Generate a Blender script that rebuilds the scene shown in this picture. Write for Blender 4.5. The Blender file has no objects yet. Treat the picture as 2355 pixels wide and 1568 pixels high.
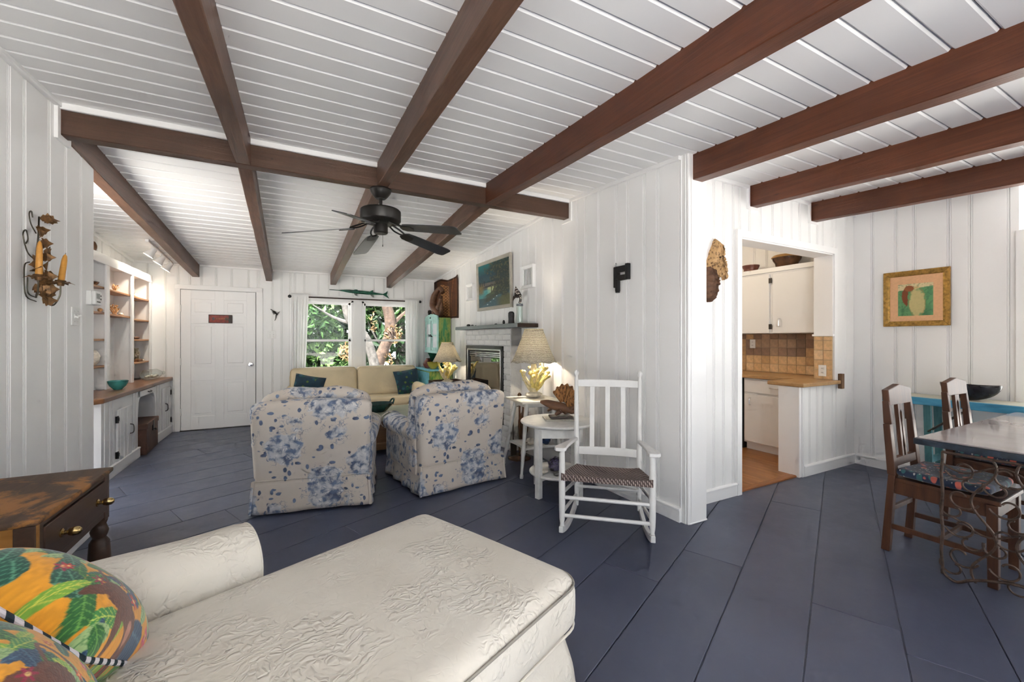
import bpy, bmesh, math, random
import numpy as np
from mathutils import Matrix, Vector
random.seed(7); rng = np.random.default_rng(7)
SC = bpy.context.scene; COL = SC.collection
PI = math.pi; R = math.radians

# ------------------------------------------------------------------ camera
cam_d = bpy.data.cameras.new('camera'); cam = bpy.data.objects.new('camera', cam_d); COL.objects.link(cam)
cam_d.sensor_width = 36.0; cam_d.lens = 957.0 / 2355.0 * 36.0
cam_d.shift_y = -4.0 / 2355.0; cam_d.clip_start = 0.05; cam_d.clip_end = 200
cam.location = (0, 0, 1.32); cam.rotation_euler = (R(90), 0, R(-27.70))
SC.camera = cam

# ------------------------------------------------------------------ world, sun, exposure
W = bpy.data.worlds.new('sky'); SC.world = W; W.use_nodes = True
bg = W.node_tree.nodes['Background']; bg.inputs[0].default_value = (0.90, 0.955, 1.0, 1); bg.inputs[1].default_value = 1.75
sd = bpy.data.lights.new('sun', 'SUN'); sd.energy = 25.0; sd.angle = R(1.0); sd.color = (1.0, 0.965, 0.91)
sun = bpy.data.objects.new('sun', sd); COL.objects.link(sun); sun.location = (0, 0, 12)
sun.rotation_euler = (R(38), 0, R(-40))
VS = SC.view_settings
SC.display_settings.display_device = 'sRGB'
VS.view_transform = 'Standard'; VS.look = 'None'; VS.gamma = 1.0; VS.use_curve_mapping = False
VS.exposure = 0.78
SC.cycles.max_bounces = 8; SC.cycles.diffuse_bounces = 6; SC.cycles.glossy_bounces = 3
SC.cycles.transmission_bounces = 4; SC.cycles.transparent_max_bounces = 8
SC.cycles.caustics_reflective = False; SC.cycles.caustics_refractive = False
SC.cycles.sample_clamp_indirect = 6.0
SC.cycles.use_adaptive_sampling = True; SC.cycles.adaptive_threshold = 0.13; SC.cycles.adaptive_min_samples = 14

# ------------------------------------------------------------------ mesh helpers
class MB:
    def __init__(s): s.V = []; s.F = []; s.C = None
    def add(s, vs, fs, M=None):
        o = len(s.V)
        if M is not None: vs = [M @ Vector(v) for v in vs]
        s.V.extend([(v[0], v[1], v[2]) for v in vs]); s.F.extend([tuple(i + o for i in f) for f in fs]); return s
    def box(s, x0, x1, y0, y1, z0, z1, M=None):
        v = [(x0,y0,z0),(x1,y0,z0),(x1,y1,z0),(x0,y1,z0),(x0,y0,z1),(x1,y0,z1),(x1,y1,z1),(x0,y1,z1)]
        return s.add(v, [(0,3,2,1),(4,5,6,7),(0,1,5,4),(1,2,6,5),(2,3,7,6),(3,0,4,7)], M)
    def cbox(s, c, d, M=None):
        return s.box(c[0]-d[0]/2, c[0]+d[0]/2, c[1]-d[1]/2, c[1]+d[1]/2, c[2]-d[2]/2, c[2]+d[2]/2, M)
    def hexa(s, b, t):                      # 4 bottom points, 4 top points, both counter-clockwise seen from above
        return s.add(list(b)+list(t), [(0,3,2,1),(4,5,6,7),(0,1,5,4),(1,2,6,5),(2,3,7,6),(3,0,4,7)])
    def bar(s, a, b, w, h, up=(0,0,1)):     # rectangular bar from a to b
        a = Vector(a); b = Vector(b); d = (b-a).normalized(); u = Vector(up)
        x = d.cross(u)
        if x.length < 1e-4: x = d.cross(Vector((1,0,0)))
        x.normalize(); y = x.cross(d)
        c = [(-w/2,-h/2),(w/2,-h/2),(w/2,h/2),(-w/2,h/2)]
        v = [a+x*p+y*q for p,q in c]+[b+x*p+y*q for p,q in c]
        return s.add(v, [(3,2,1,0),(4,5,6,7),(0,1,5,4),(1,2,6,5),(2,3,7,6),(3,0,4,7)])
    def tube(s, pts, r, seg=8, closed=False, flat=None):
        P = [Vector(p) for p in pts]; n = len(P)
        rr = [r]*n if not hasattr(r, '__len__') else list(r)
        vs = []; fs = []; N = None
        for i in range(n):
            if closed: t = P[(i+1)%n]-P[i-1]
            else: t = P[min(i+1,n-1)]-P[max(i-1,0)]
            if t.length < 1e-9: t = Vector((0,0,1))
            t.normalize()
            if N is None:
                N = t.orthogonal().normalized()
                if flat is not None:
                    q = Vector(flat); q = q - t*q.dot(t)
                    if q.length > 1e-4: N = q.normalized()
            else:
                N = N - t*N.dot(t)
                N = N.normalized() if N.length > 1e-6 else t.orthogonal().normalized()
            B = t.cross(N)
            for k in range(seg):
                a = 2*PI*k/seg; vs.append(P[i] + (N*math.cos(a)+B*math.sin(a))*rr[i])
        m = n if closed else n-1
        for i in range(m):
            for k in range(seg):
                a = i*seg+k; b = i*seg+(k+1)%seg; c = ((i+1)%n)*seg+(k+1)%seg; d = ((i+1)%n)*seg+k
                fs.append((a,b,c,d))
        if not closed:
            fs.append(tuple(range(seg-1,-1,-1))); fs.append(tuple((n-1)*seg+k for k in range(seg)))
        return s.add(vs, fs)
    def lathe(s, prof, seg=24, c=(0,0,0), M=None, sx=1.0, sy=1.0):
        vs = []; fs = []; n = len(prof)
        for r, z in prof:
            for k in range(seg):
                a = 2*PI*k/seg; vs.append((c[0]+sx*r*math.cos(a), c[1]+sy*r*math.sin(a), c[2]+z))
        for i in range(n-1):
            for k in range(seg):
                fs.append((i*seg+k, i*seg+(k+1)%seg, (i+1)*seg+(k+1)%seg, (i+1)*seg+k))
        if prof[0][0] > 1e-4: fs.append(tuple(range(seg-1,-1,-1)))
        if prof[-1][0] > 1e-4: fs.append(tuple((n-1)*seg+k for k in range(seg)))
        return s.add(vs, fs, M)
    def prism(s, poly, fn, t0, t1):         # poly of (u,v); fn(u,v,t) -> xyz
        n = len(poly); vs = [fn(u,v,t0) for u,v in poly]+[fn(u,v,t1) for u,v in poly]
        fs = [tuple(range(n-1,-1,-1)), tuple(range(n,2*n))]+[(i,(i+1)%n,n+(i+1)%n,n+i) for i in range(n)]
        return s.add(vs, fs)
    def grid(s, nu, nv, fn, wrapu=False, flip=False):
        vs = [fn(i/(nu-1 if not wrapu else nu), j/(nv-1)) for j in range(nv) for i in range(nu)]; fs = []
        for j in range(nv-1):
            for i in range(nu if wrapu else nu-1):
                a = j*nu+i; b = j*nu+(i+1)%nu; q = (a,b,b+nu,a+nu)
                fs.append(q[::-1] if flip else q)
        return s.add(vs, fs)
    def cushion(s, c, d, r, n=10, fn=None, M=None):   # rounded box, centre c, size d, corner radius r; fn(p)->p shapes it afterwards
        h = [d[0]/2, d[1]/2, d[2]/2]; r = min(r, *[q*0.999 for q in h]); idx = {}; vs = []; fs = []
        ns = [max(4, int(n*math.sqrt(q/max(h)))) if n > 6 else n for q in h]
        def put(p):
            k = (round(p[0],5), round(p[1],5), round(p[2],5))
            if k in idx: return idx[k]
            q = [max(-(h[i]-r), min(h[i]-r, p[i])) for i in range(3)]
            e = Vector([p[i]-q[i] for i in range(3)])
            if e.length > 1e-9: e = e.normalized()*r
            w = (q[0]+e[0], q[1]+e[1], q[2]+e[2])
            if fn: w = fn(w)
            vs.append((w[0]+c[0], w[1]+c[1], w[2]+c[2])); idx[k] = len(vs)-1; return idx[k]
        def par(i, m, hh):                  # denser towards the edges
            t = i/m*2-1; return hh*(0.45*t+0.55*math.sin(t*PI/2))
        for ax in range(3):
            a, b = [(1,2),(2,0),(0,1)][ax]
            for sg in (-1, 1):
                for i in range(ns[a]):
                    for j in range(ns[b]):
                        q = []
                        for (ii,jj) in ((i,j),(i+1,j),(i+1,j+1),(i,j+1)):
                            p = [0,0,0]; p[ax] = sg*h[ax]; p[a] = par(ii,ns[a],h[a]); p[b] = par(jj,ns[b],h[b]); q.append(put(p))
                        fs.append(tuple(q) if sg > 0 else tuple(q[::-1]))
        return s.add(vs, fs, M)
    def blob(s, c, d, n=10, amp=0.0, seed=0, M=None):  # lumpy ellipsoid
        rr = random.Random(seed); ph = [(rr.uniform(1,5),rr.uniform(0,6),rr.uniform(1,5),rr.uniform(0,6)) for _ in range(4)]
        def fn(u, v):
            a = 2*PI*u; b = PI*(v-0.5); k = 1+amp*sum(math.sin(p[0]*a*1.0+p[1])*math.cos(p[2]*b*2+p[3]) for p in ph)/2*math.cos(b)
            return (c[0]+d[0]/2*k*math.cos(a)*math.cos(b), c[1]+d[1]/2*k*math.sin(a)*math.cos(b), c[2]+d[2]/2*k*math.sin(b))
        ph = [(round(p[0]),p[1],p[2],p[3]) for p in ph]
        o = len(s.V); s.grid(n*2, n+1, fn, wrapu=True)
        if M is not None: s.V[o:] = [tuple(M @ Vector(v)) for v in s.V[o:]]
        return s
    def build(s, name, mat, parent=None, smooth=True, bevel=0, ang=38, seg=2, loc=None):
        me = bpy.data.meshes.new(name); me.from_pydata(s.V, [], s.F); me.update()
        if bevel > 0:
            bm = bmesh.new(); bm.from_mesh(me)
            bmesh.ops.recalc_face_normals(bm, faces=bm.faces)
            es = [e for e in bm.edges if len(e.link_faces) == 2 and e.calc_face_angle(0) > R(30)]
            bmesh.ops.bevel(bm, geom=es, offset=bevel, segments=seg, profile=0.5, affect='EDGES', clamp_overlap=True)
            bm.to_mesh(me); bm.free()
        else:
            bm = bmesh.new(); bm.from_mesh(me); bmesh.ops.recalc_face_normals(bm, faces=bm.faces); bm.to_mesh(me); bm.free()
        if smooth:
            me.polygons.foreach_set('use_smooth', [True]*len(me.polygons)); me.set_sharp_from_angle(angle=R(ang))
        o = bpy.data.objects.new(name, me); COL.objects.link(o)
        if mat is not None: me.materials.append(mat)
        if parent is not None: o.parent = parent
        if loc is not None: o.location = loc
        return o

def tag(o, label, cat=None, group=None):
    o['label'] = label
    if cat: o['category'] = cat
    if group: o['group'] = group
    return o
def thing(name, label, cat, loc=(0,0,0), rz=0.0, group=None):
    o = bpy.data.objects.new(name, None); COL.objects.link(o); o.location = loc; o.rotation_euler = (0,0,rz); o.empty_display_size = 0.1
    return tag(o, label, cat, group)
def struct(o): o['kind'] = 'structure'; return o
def share(name, src, parent, loc=(0,0,0), rot=(0,0,0), scale=(1,1,1)):     # another object on the same mesh data
    o = bpy.data.objects.new(name, src.data); COL.objects.link(o); o.parent = parent; o.location = loc; o.rotation_euler = rot; o.scale = scale; return o
def dup(root, loc, rz=None, label=None, group=None):
    r = root.copy(); COL.objects.link(r); r.location = loc
    if rz is not None: r.rotation_euler = (0,0,rz)
    if label: r['label'] = label
    if group: r['group'] = group
    for ch in list(root.children):
        c = ch.copy(); COL.objects.link(c); c.parent = r
        for g in list(ch.children):
            d = g.copy(); COL.objects.link(d); d.parent = c
    return r
def crv(pts, n=24, closed=False):           # Catmull-Rom through points
    P = [Vector(p) for p in pts]; out = []; m = len(P)
    segs = m if closed else m-1
    for i in range(segs):
        p0 = P[i-1] if (closed or i > 0) else P[0]*2-P[1]; p1 = P[i]; p2 = P[(i+1)%m]
        p3 = P[(i+2)%m] if (closed or i+2 < m) else P[-1]*2-P[-2]
        k = max(2, n//segs)
        for j in range(k):
            t = j/k; out.append(0.5*((2*p1)+(-p0+p2)*t+(2*p0-5*p1+4*p2-p3)*t*t+(-p0+3*p1-3*p2+p3)*t**3))
    if not closed: out.append(P[-1])
    return out
def RZ(a, loc=(0,0,0)): return Matrix.Translation(loc) @ Matrix.Rotation(a, 4, 'Z')

# ------------------------------------------------------------------ materials
class NT:
    def __init__(s, name):
        s.m = bpy.data.materials.new(name); s.m.use_nodes = True; s.t = s.m.node_tree; s.b = s.t.nodes['Principled BSDF']; s.tc = None
    def n(s, typ, **kw):
        x = s.t.nodes.new('ShaderNode'+typ)
        for k, v in kw.items():
            if k.startswith('i_'):
                key = k[2:]; key = int(key) if key.isdigit() else key.replace('_', ' ')
                if hasattr(v, 'outputs'): s.t.links.new(v.outputs[0], x.inputs[key])
                elif isinstance(v, bpy.types.NodeSocket): s.t.links.new(v, x.inputs[key])
                else: x.inputs[key].default_value = v
            else: setattr(x, k, v)
        return x
    def co(s, scale=(1,1,1), rot=(0,0,0), kind='Object'):
        if s.tc is None: s.tc = s.n('TexCoord')
        mp = s.n('Mapping'); s.t.links.new(s.tc.outputs[kind], mp.inputs[0]); mp.inputs['Scale'].default_value = scale; mp.inputs['Rotation'].default_value = rot
        return mp.outputs[0]
    def ramp(s, fac, stops, interp='LINEAR'):
        x = s.n('ValToRGB'); s.t.links.new(fac if isinstance(fac, bpy.types.NodeSocket) else fac.outputs[0], x.inputs[0])
        e = x.color_ramp.elements; x.color_ramp.interpolation = interp
        while len(e) < len(stops): e.new(0.5)
        for q, (p, c) in zip(e, stops): q.position = p; q.color = (c[0], c[1], c[2], 1) if hasattr(c, '__len__') else (c, c, c, 1)
        return x.outputs[0]
    def mix(s, fac, a, b, mode='MIX'):
        x = s.n('MixRGB'); x.blend_type = mode
        for i, v in enumerate((fac, a, b)):
            if isinstance(v, bpy.types.NodeSocket): s.t.links.new(v, x.inputs[i])
            elif hasattr(v, 'outputs'): s.t.links.new(v.outputs[0], x.inputs[i])
            elif hasattr(v, '__len__'): x.inputs[i].default_value = (v[0], v[1], v[2], 1)
            else: x.inputs[i].default_value = v if i == 0 else (v, v, v, 1)
        return x.outputs[0]
    def math(s, op, a, b=0.0):
        x = s.n('Math', operation=op)
        for i, v in enumerate((a, b)):
            if isinstance(v, bpy.types.NodeSocket): s.t.links.new(v, x.inputs[i])
            elif hasattr(v, 'outputs'): s.t.links.new(v.outputs[0], x.inputs[i])
            else: x.inputs[i].default_value = v
        return x.outputs[0]
    def noise(s, scale, detail=3.0, co=None, rough=0.55, dist=0.0):
        x = s.n('TexNoise'); x.inputs['Scale'].default_value = scale; x.inputs['Detail'].default_value = detail; x.inputs['Roughness'].default_value = rough; x.inputs['Distortion'].default_value = dist
        s.t.links.new(co if co is not None else s.co(), x.inputs['Vector']); return x.outputs[0]
    def vor(s, scale, co=None, feature='F1', rand=1.0):
        x = s.n('TexVoronoi', feature=feature); x.inputs['Scale'].default_value = scale; x.inputs['Randomness'].default_value = rand
        s.t.links.new(co if co is not None else s.co(), x.inputs['Vector']); return x
    def bump(s, h, strength=0.3, dist=0.01):
        x = s.n('Bump'); x.inputs['Strength'].default_value = strength; x.inputs['Distance'].default_value = dist
        s.t.links.new(h if isinstance(h, bpy.types.NodeSocket) else h.outputs[0], x.inputs['Height']); s.t.links.new(x.outputs[0], s.b.inputs['Normal']); return s
    def col(s, c):
        if isinstance(c, bpy.types.NodeSocket): s.t.links.new(c, s.b.inputs['Base Color'])
        else: s.b.inputs['Base Color'].default_value = (c[0], c[1], c[2], 1)
        return s
    def rough(s, r, metal=0.0, spec=None):
        if isinstance(r, bpy.types.NodeSocket): s.t.links.new(r, s.b.inputs['Roughness'])
        else: s.b.inputs['Roughness'].default_value = r
        s.b.inputs['Metallic'].default_value = metal
        if spec is not None: s.b.inputs['Specular IOR Level'].default_value = spec
        return s
MT = {}
def srgb(r, g, b):
    f = lambda c: (c/255)/12.92 if c/255 <= 0.04045 else ((c/255+0.055)/1.055)**2.4
    return (f(r), f(g), f(b))
def simple(name, c, rough=0.5, metal=0.0, var=0.08, scale=6.0, bump=0.0, bscale=60.0, spec=None):
    t = NT(name); n = t.noise(scale, 4.0)
    lo = tuple(max(0, q*(1-var*1.6)) for q in c); hi = tuple(min(1, q*(1+var)) for q in c)
    t.col(t.ramp(n, [(0.3, lo), (0.7, hi)])).rough(rough, metal, spec)
    if bump: t.bump(t.noise(bscale, 3.0), bump, 0.004)
    MT[name] = t.m; return t.m
def wood(name, c1, c2, rough=0.45, scale=(2.0, 30.0, 30.0), bump=0.15, wear=None):
    t = NT(name); co = t.co(scale); n = t.noise(1.0, 6.0, co, 0.6, 0.8)
    c = t.ramp(n, [(0.28, c1), (0.72, c2)])
    if wear:
        w = t.noise(3.2, 7.0, None, 0.68, 0.6); c = t.mix(t.ramp(w, [(wear[1], 0.0), (wear[1]+0.06, 1.0)]), c, wear[0])
    t.col(c).rough(rough); t.bump(n, bump, 0.004); MT[name] = t.m; return t.m
def vcol(name, rough=0.6, bump=0.0, bscale=200, sheen=0.0):
    t = NT(name); a = t.n('VertexColor', layer_name='Col'); t.col(a.outputs[0]).rough(rough)
    if bump: t.bump(t.noise(bscale, 3.0), bump, 0.003)
    if sheen: t.b.inputs['Sheen Weight'].default_value = sheen
    MT[name] = t.m; return t.m
# ------------------------------------------------------------------ materials of the setting
def paint(name, c, rough=0.38, var=0.03, bump=0.05):
    t = NT(name); n = t.noise(2.2, 1.0); oi = t.n('ObjectInfo')
    c0 = t.ramp(n, [(0.3, tuple(q*(1-var) for q in c)), (0.7, tuple(min(1, q*(1+var*0.6)) for q in c))])
    f = t.math('MULTIPLY_ADD', oi.outputs['Random'], 0.02); t.t.nodes[-1].inputs[2].default_value = 0.985
    cc = t.n('HueSaturation'); t.t.links.new(c0, cc.inputs['Color']); t.t.links.new(f, cc.inputs['Value'])
    t.col(cc.outputs[0]).rough(rough); t.bump(t.noise(26.0, 1.0), bump, 0.004) if bump > 0.06 else None; MT[name] = t.m; return t.m
WALL = paint('white_wall_paint', (0.86, 0.857, 0.85))
TRIM = paint('white_trim_paint', (0.88, 0.876, 0.87), 0.32, 0.02, 0.04)
CEIL = paint('white_ceiling_paint', (0.88, 0.88, 0.875), 0.42, 0.03, 0.10)
CAB = paint('white_cabinet_paint', (0.80, 0.80, 0.80), 0.30, 0.02, 0.03)
def beam_mat(name, c1, c2, sc):
    t = NT(name); n = t.noise(1.0, 7.0, t.co(sc), 0.65, 1.2); n2 = t.noise(3.0, 4.0)
    c = t.mix(t.ramp(n2, [(0.35, 0.0), (0.75, 0.55)]), t.ramp(n, [(0.25, c1), (0.75, c2)]), tuple(q*0.55 for q in c1))
    v = t.vor(5.0, t.co((1.6, 0.5, 1.6))); c = t.mix(t.ramp(v.outputs['Distance'], [(0.0, 0.8), (0.09, 0.0)]), c, tuple(q*0.3 for q in c1))
    t.col(c).rough(0.42); t.bump(n, 0.35, 0.006); MT[name] = t.m; return t.m
BROWN_Y = beam_mat('brown_beam', (0.085, 0.040, 0.023), (0.20, 0.105, 0.066), (34, 1.6, 34))
BROWN_X = beam_mat('brown_ridge_beam', (0.060, 0.029, 0.017), (0.125, 0.064, 0.039), (1.6, 34, 34))
RED_Y = beam_mat('red_brown_beam', (0.075, 0.020, 0.008), (0.175, 0.055, 0.022), (34, 1.6, 34))
def floor_paint():
    t = NT('slate_blue_floor_paint'); n = t.noise(1.3, 2.0); oi = t.n('ObjectInfo'); n2 = t.noise(9.0, 3.0, None, 0.7)
    c = t.ramp(n, [(0.3, (0.062, 0.072, 0.115)), (0.7, (0.085, 0.097, 0.150))])
    c = t.mix(t.ramp(n2, [(0.58, 0.0), (0.8, 0.35)]), c, (0.115, 0.13, 0.185))
    f = t.math('MULTIPLY_ADD', oi.outputs['Random'], 0.16); t.t.nodes[-1].inputs[2].default_value = 0.90
    cc = t.n('HueSaturation'); t.t.links.new(c, cc.inputs['Color']); t.t.links.new(f, cc.inputs['Value'])
    t.col(cc.outputs[0]).rough(t.ramp(n2, [(0.2, 0.30), (0.8, 0.44)])); t.bump(t.noise(7.0, 3.0, t.co((1, 1, 1))), 0.12, 0.006); MT['floor'] = t.m; return t.m
FLOOR = floor_paint()
simple('pale_ground', (0.74, 0.725, 0.70), 0.9, var=0.08, scale=3.0)
simple('black_iron', (0.012, 0.012, 0.013), 0.38, 0.3)
simple('chrome', (0.75, 0.75, 0.76), 0.16, 1.0, 0.02)
simple('dark_metal', (0.07, 0.065, 0.06), 0.35, 0.8)
simple('brass', (0.62, 0.45, 0.20), 0.22, 1.0, 0.05)
simple('white_plastic', (0.82, 0.82, 0.80), 0.35, 0, 0.02)
simple('grey_screen', (0.30, 0.33, 0.31), 0.25, 0, 0.03)

def zc(y): return 2.71-0.05*(3.45-y) if y <= 3.45 else 2.71-0.076*(y-3.45)
def wx(y): return 2.49-(y-2.05)*0.02909          # face of the fireplace wall

# ------------------------------------------------------------------ ground and floor
g = MB().box(-40, 40, -40, 40, -0.32, -0.30).build('ground', MT['pale_ground'], None, False); struct(g)
fl = MB().box(-2.1, 5.45, -2.2, 7.65, -0.30, -0.007).build('floor', FLOOR, None, False); struct(fl)
ua = R(65.9); U2 = (math.sin(ua), math.cos(ua)); V2 = (-U2[1], U2[0])
def clip(poly, a, b, c):                          # keep a*x+b*y <= c
    out = []
    for i in range(len(poly)):
        p, q = poly[i], poly[(i+1) % len(poly)]; dp = a*p[0]+b*p[1]-c; dq = a*q[0]+b*q[1]-c
        if dp <= 0: out.append(p)
        if dp*dq < 0: t = dp/(dp-dq); out.append((p[0]+(q[0]-p[0])*t, p[1]+(q[1]-p[1])*t))
    return out
known = {0: 2.72, 1: 2.27, -2: 2.57, -1: 3.98, 6: 1.58, 9: 1.158, 13: 0.75}
PW = 0.330
for k in range(-16, 27):
    v0 = 0.441+k*PW; L = 2.9; off = known.get(k, random.uniform(0, L))
    u = off-6*L
    while u < 9.5:
        a, b = u+0.0015, u+L-0.0015; c, d = v0+0.003, v0+PW-0.003
        q = [(U2[0]*s+V2[0]*w, U2[1]*s+V2[1]*w) for s, w in ((a,c),(b,c),(b,d),(a,d))]
        for e in ((1,0,5.33),(-1,0,2.05),(0,1,7.55),(0,-1,1.6)): q = clip(q, *e) if len(q) > 2 else q
        u += L
        if len(q) < 3: continue
        ar = 0.5*abs(sum(q[i][0]*q[(i+1)%len(q)][1]-q[(i+1)%len(q)][0]*q[i][1] for i in range(len(q))))
        if ar < 0.004: continue
        m = MB().prism(q, lambda x, y, t: (x, y, t), -0.007, 0.0)
        o = m.build('plank', FLOOR, fl, False, bevel=0.0016, seg=1)

# ------------------------------------------------------------------ ceiling: backing and planks
cl = MB()
def slab(m, x0, x1, y0, y1, t0, t1):
    m.hexa([(x0,y0,zc(y0)+t0),(x1,y0,zc(y0)+t0),(x1,y1,zc(y1)+t0),(x0,y1,zc(y1)+t0)], [(x0,y0,zc(y0)+t1),(x1,y0,zc(y0)+t1),(x1,y1,zc(y1)+t1),(x0,y1,zc(y1)+t1)])
slab(cl, -2.9, 5.9, -1.9, 3.45, 0.03, 0.20); slab(cl, -2.9, 5.9, 3.4501, 8.1, 0.03, 0.20)  # left overhang lengthened out of view to keep direct sun out
cl = struct(cl.build('ceiling', CEIL, None, False))
def plank_row(y0, y1, x0, x1):
    e = 0.0085 if y0 > 3.44 else 0.003; c = 0.005 if y0 > 3.44 else 0.008; prof = [(y0+e, 0.03), (y0+e, c), (y0+e+c, 0.0), (y1-e-c, 0.0), (y1-e, c), (y1-e, 0.03)]
    MB().prism(prof, lambda y, t, x: (x, y, zc(y)+t), x0, x1).build('plank', CEIL, cl, False)
y = 3.41
while y > -1.7: plank_row(y-0.142, y, -1.3, 5.4); y -= 0.142
y = 3.50
while y < 7.5: plank_row(y, min(y+0.142, 7.55), -2.0, wx(y)+0.05); y += 0.142

# ------------------------------------------------------------------ beams
def rafter(x0, x1, y0, y1, lab, mat, w=0.085, d=0.18, x0b=None):
    m = MB(); n = 14; jit = random.Random(hash(lab) % 1000)
    for i in range(n):                            # slightly uneven hewn bottom, in segments
        pass
    P = []
    for i in range(n+1):
        t = i/n; yy = y0+(y1-y0)*t; xx = x0+(x1-x0)*t; j = jit.uniform(-0.0025, 0.0025) if 0 < i < n else 0; k = jit.uniform(-0.002, 0.002) if 0 < i < n else 0
        P.append([(xx-w/2+k, yy, zc(yy)-d+j), (xx+w/2+k, yy, zc(yy)-d+j), (xx+w/2, yy, zc(yy)+0.012), (xx-w/2, yy, zc(yy)+0.012)])
    vs = [p for r in P for p in r]; fs = [(0,1,2,3), tuple(4*n+q for q in (3,2,1,0))]
    for i in range(n):
        for q in range(4): fs.append((4*i+q, 4*i+(q+1)%4, 4*i+4+(q+1)%4, 4*i+4+q))
    m.add(vs, fs)
    return tag(m.build('ceiling_beam', mat, None, False, bevel=0.004, seg=1), lab, 'beam', 'exposed ceiling beams')
rafter(-0.335, -0.305, -1.6, 3.40, 'brown ceiling beam nearest the left wall, camera side of the ridge beam', BROWN_Y)
rafter(0.615, 0.625, -1.6, 3.40, 'brown ceiling beam ending above the ceiling fan, camera side of the ridge', BROWN_Y)
rafter(1.575, 1.565, -1.6, 3.40, 'long reddish ceiling beam crossing the top centre towards the rocking chair side', RED_Y, w=0.095)
rafter(2.585, 2.575, -1.6, 2.04, 'dark red ceiling beam resting on the white corner post', RED_Y, w=0.10)
rafter(3.54, 3.55, -1.6, 2.262, 'red ceiling beam ending above the kitchen opening, middle of three', RED_Y, w=0.09)
rafter(4.49, 4.51, -1.6, 2.262, 'lowest red ceiling beam at right, nearest the gold framed picture', RED_Y, w=0.09)
rafter(-1.262, -1.257, 3.49, 7.50, 'brown ceiling beam over the bookcase alcove at far left', BROWN_Y)
rafter(-0.305, -0.337, 3.49, 7.50, 'brown ceiling beam ending between the white door and the curtain', BROWN_Y)
rafter(0.62, 0.582, 3.49, 7.50, 'brown ceiling beam behind the fan ending above the window', BROWN_Y)
rafter(1.56, 1.487, 3.49, 7.50, 'brown ceiling beam behind the fan blades ending near the tapestry', BROWN_Y)
tag(MB().box(-1.26, 2.47, 3.40, 3.49, 2.525, 2.672).build('ridge_beam', BROWN_X, None, False, bevel=0.005, seg=1), 'dark brown horizontal ridge beam spanning the room from wall to wall', 'beam')
struct(MB().box(-1.26, 2.47, 3.385, 3.505, 2.672, 2.73).build('trim_1', TRIM, None, False, bevel=0.004, seg=1))

# ------------------------------------------------------------------ panelled walls
def panel_wall(name, A, B, joints, zt, openings=(), thick=0.10, side=1, boards=True, zb=0.0):
    A = Vector(A); B = Vector(B); L = (B-A).length; e = (B-A)/L; n = Vector((-e.y, e.x))*side
    P = lambda s, d, z: (A.x+e.x*s+n.x*d, A.y+e.y*s+n.y*d, z)
    S = sorted(set([0, L]+[q for o in openings for q in o[:2] if 0 < q < L]))
    m = MB()
    def zsegs(s):
        sg = [(zb, None)]
        for a, b, z0, z1 in openings:
            if a < s < b:
                out = []
                for p, q in sg:
                    if z0 > p+1e-4: out.append((p, z0))
                    if z1 is not None and (q is None or z1 < q-1e-4): out.append((max(z1, p), q))
                sg = out
        return sg
    ZT = lambda s: zt(A.y+e.y*s)
    for s0, s1 in zip(S[:-1], S[1:]):
        for p, q in zsegs((s0+s1)/2):
            t0 = ZT(s0)+0.02 if q is None else q; t1 = ZT(s1)+0.02 if q is None else q
            m.hexa([P(s0,-thick,p),P(s1,-thick,p),P(s1,0,p),P(s0,0,p)], [P(s0,-thick,t0),P(s1,-thick,t1),P(s1,0,t1),P(s0,0,t0)])
    w = struct(m.build(name, WALL, None, False))
    if not boards: return w
    J = sorted(set(S+[round(j, 4) for j in joints if 0.02 < j < L-0.02]))
    J = [j for i, j in enumerate(J) if i == 0 or j-J[i-1] > 0.012]
    for s0, s1 in zip(J[:-1], J[1:]):
        ww = s1-s0
        if ww > 0.06: pr = [(0.001,0.0),(0.001,0.009),(0.003,0.013),(0.0095,0.013),(0.0115,0.008),(0.0145,0.008),(0.017,0.014),(ww-0.017,0.014),(ww-0.0145,0.008),(ww-0.0115,0.008),(ww-0.0095,0.013),(ww-0.003,0.013),(ww-0.001,0.009),(ww-0.001,0.0)]
        else: pr = [(0.001,0.0),(0.001,0.010),(0.004,0.014),(ww-0.004,0.014),(ww-0.001,0.010),(ww-0.001,0.0)]
        for p, q in zsegs((s0+s1)/2):
            k = len(pr); b = MB()
            vs = [P(s0+u, d, p) for u, d in pr]+[P(s0+u, d, (ZT(s0+u)+0.004) if q is None else q) for u, d in pr]
            fs = [tuple(range(k)), tuple(range(2*k-1, k-1, -1))]+[(i, k+i, k+(i+1) % k, (i+1) % k) for i in range(k)]
            b.add(vs, fs).build('board', WALL, w, False)
    return w
def fill(js, L, step=(0.15, 0.25), start=None):   # continue an alternating rhythm to length L
    js = list(js); i = 0
    while js[-1] < L: js.append(js[-1]+step[i % 2]); i += 1
    return js
# fireplace wall
LW = math.hypot(0.16, 5.5); ys = [2.09, 2.303, 2.436, 2.616, 2.747, 2.975, 3.156, 3.288, 3.52, 3.70, 3.882, 4.026, 4.187, 4.362, 4.609, 4.769, 4.922, 5.111, 5.331, 5.484, 5.633, 5.853, 6.061, 6.246, 6.45, 6.644, 6.86, 7.02, 7.25, 7.40]
panel_wall('wall_right', (2.49, 2.05), (2.33, 7.55), [(q-2.05)*LW/5.5 for q in ys], zc, thick=0.12)
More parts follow.
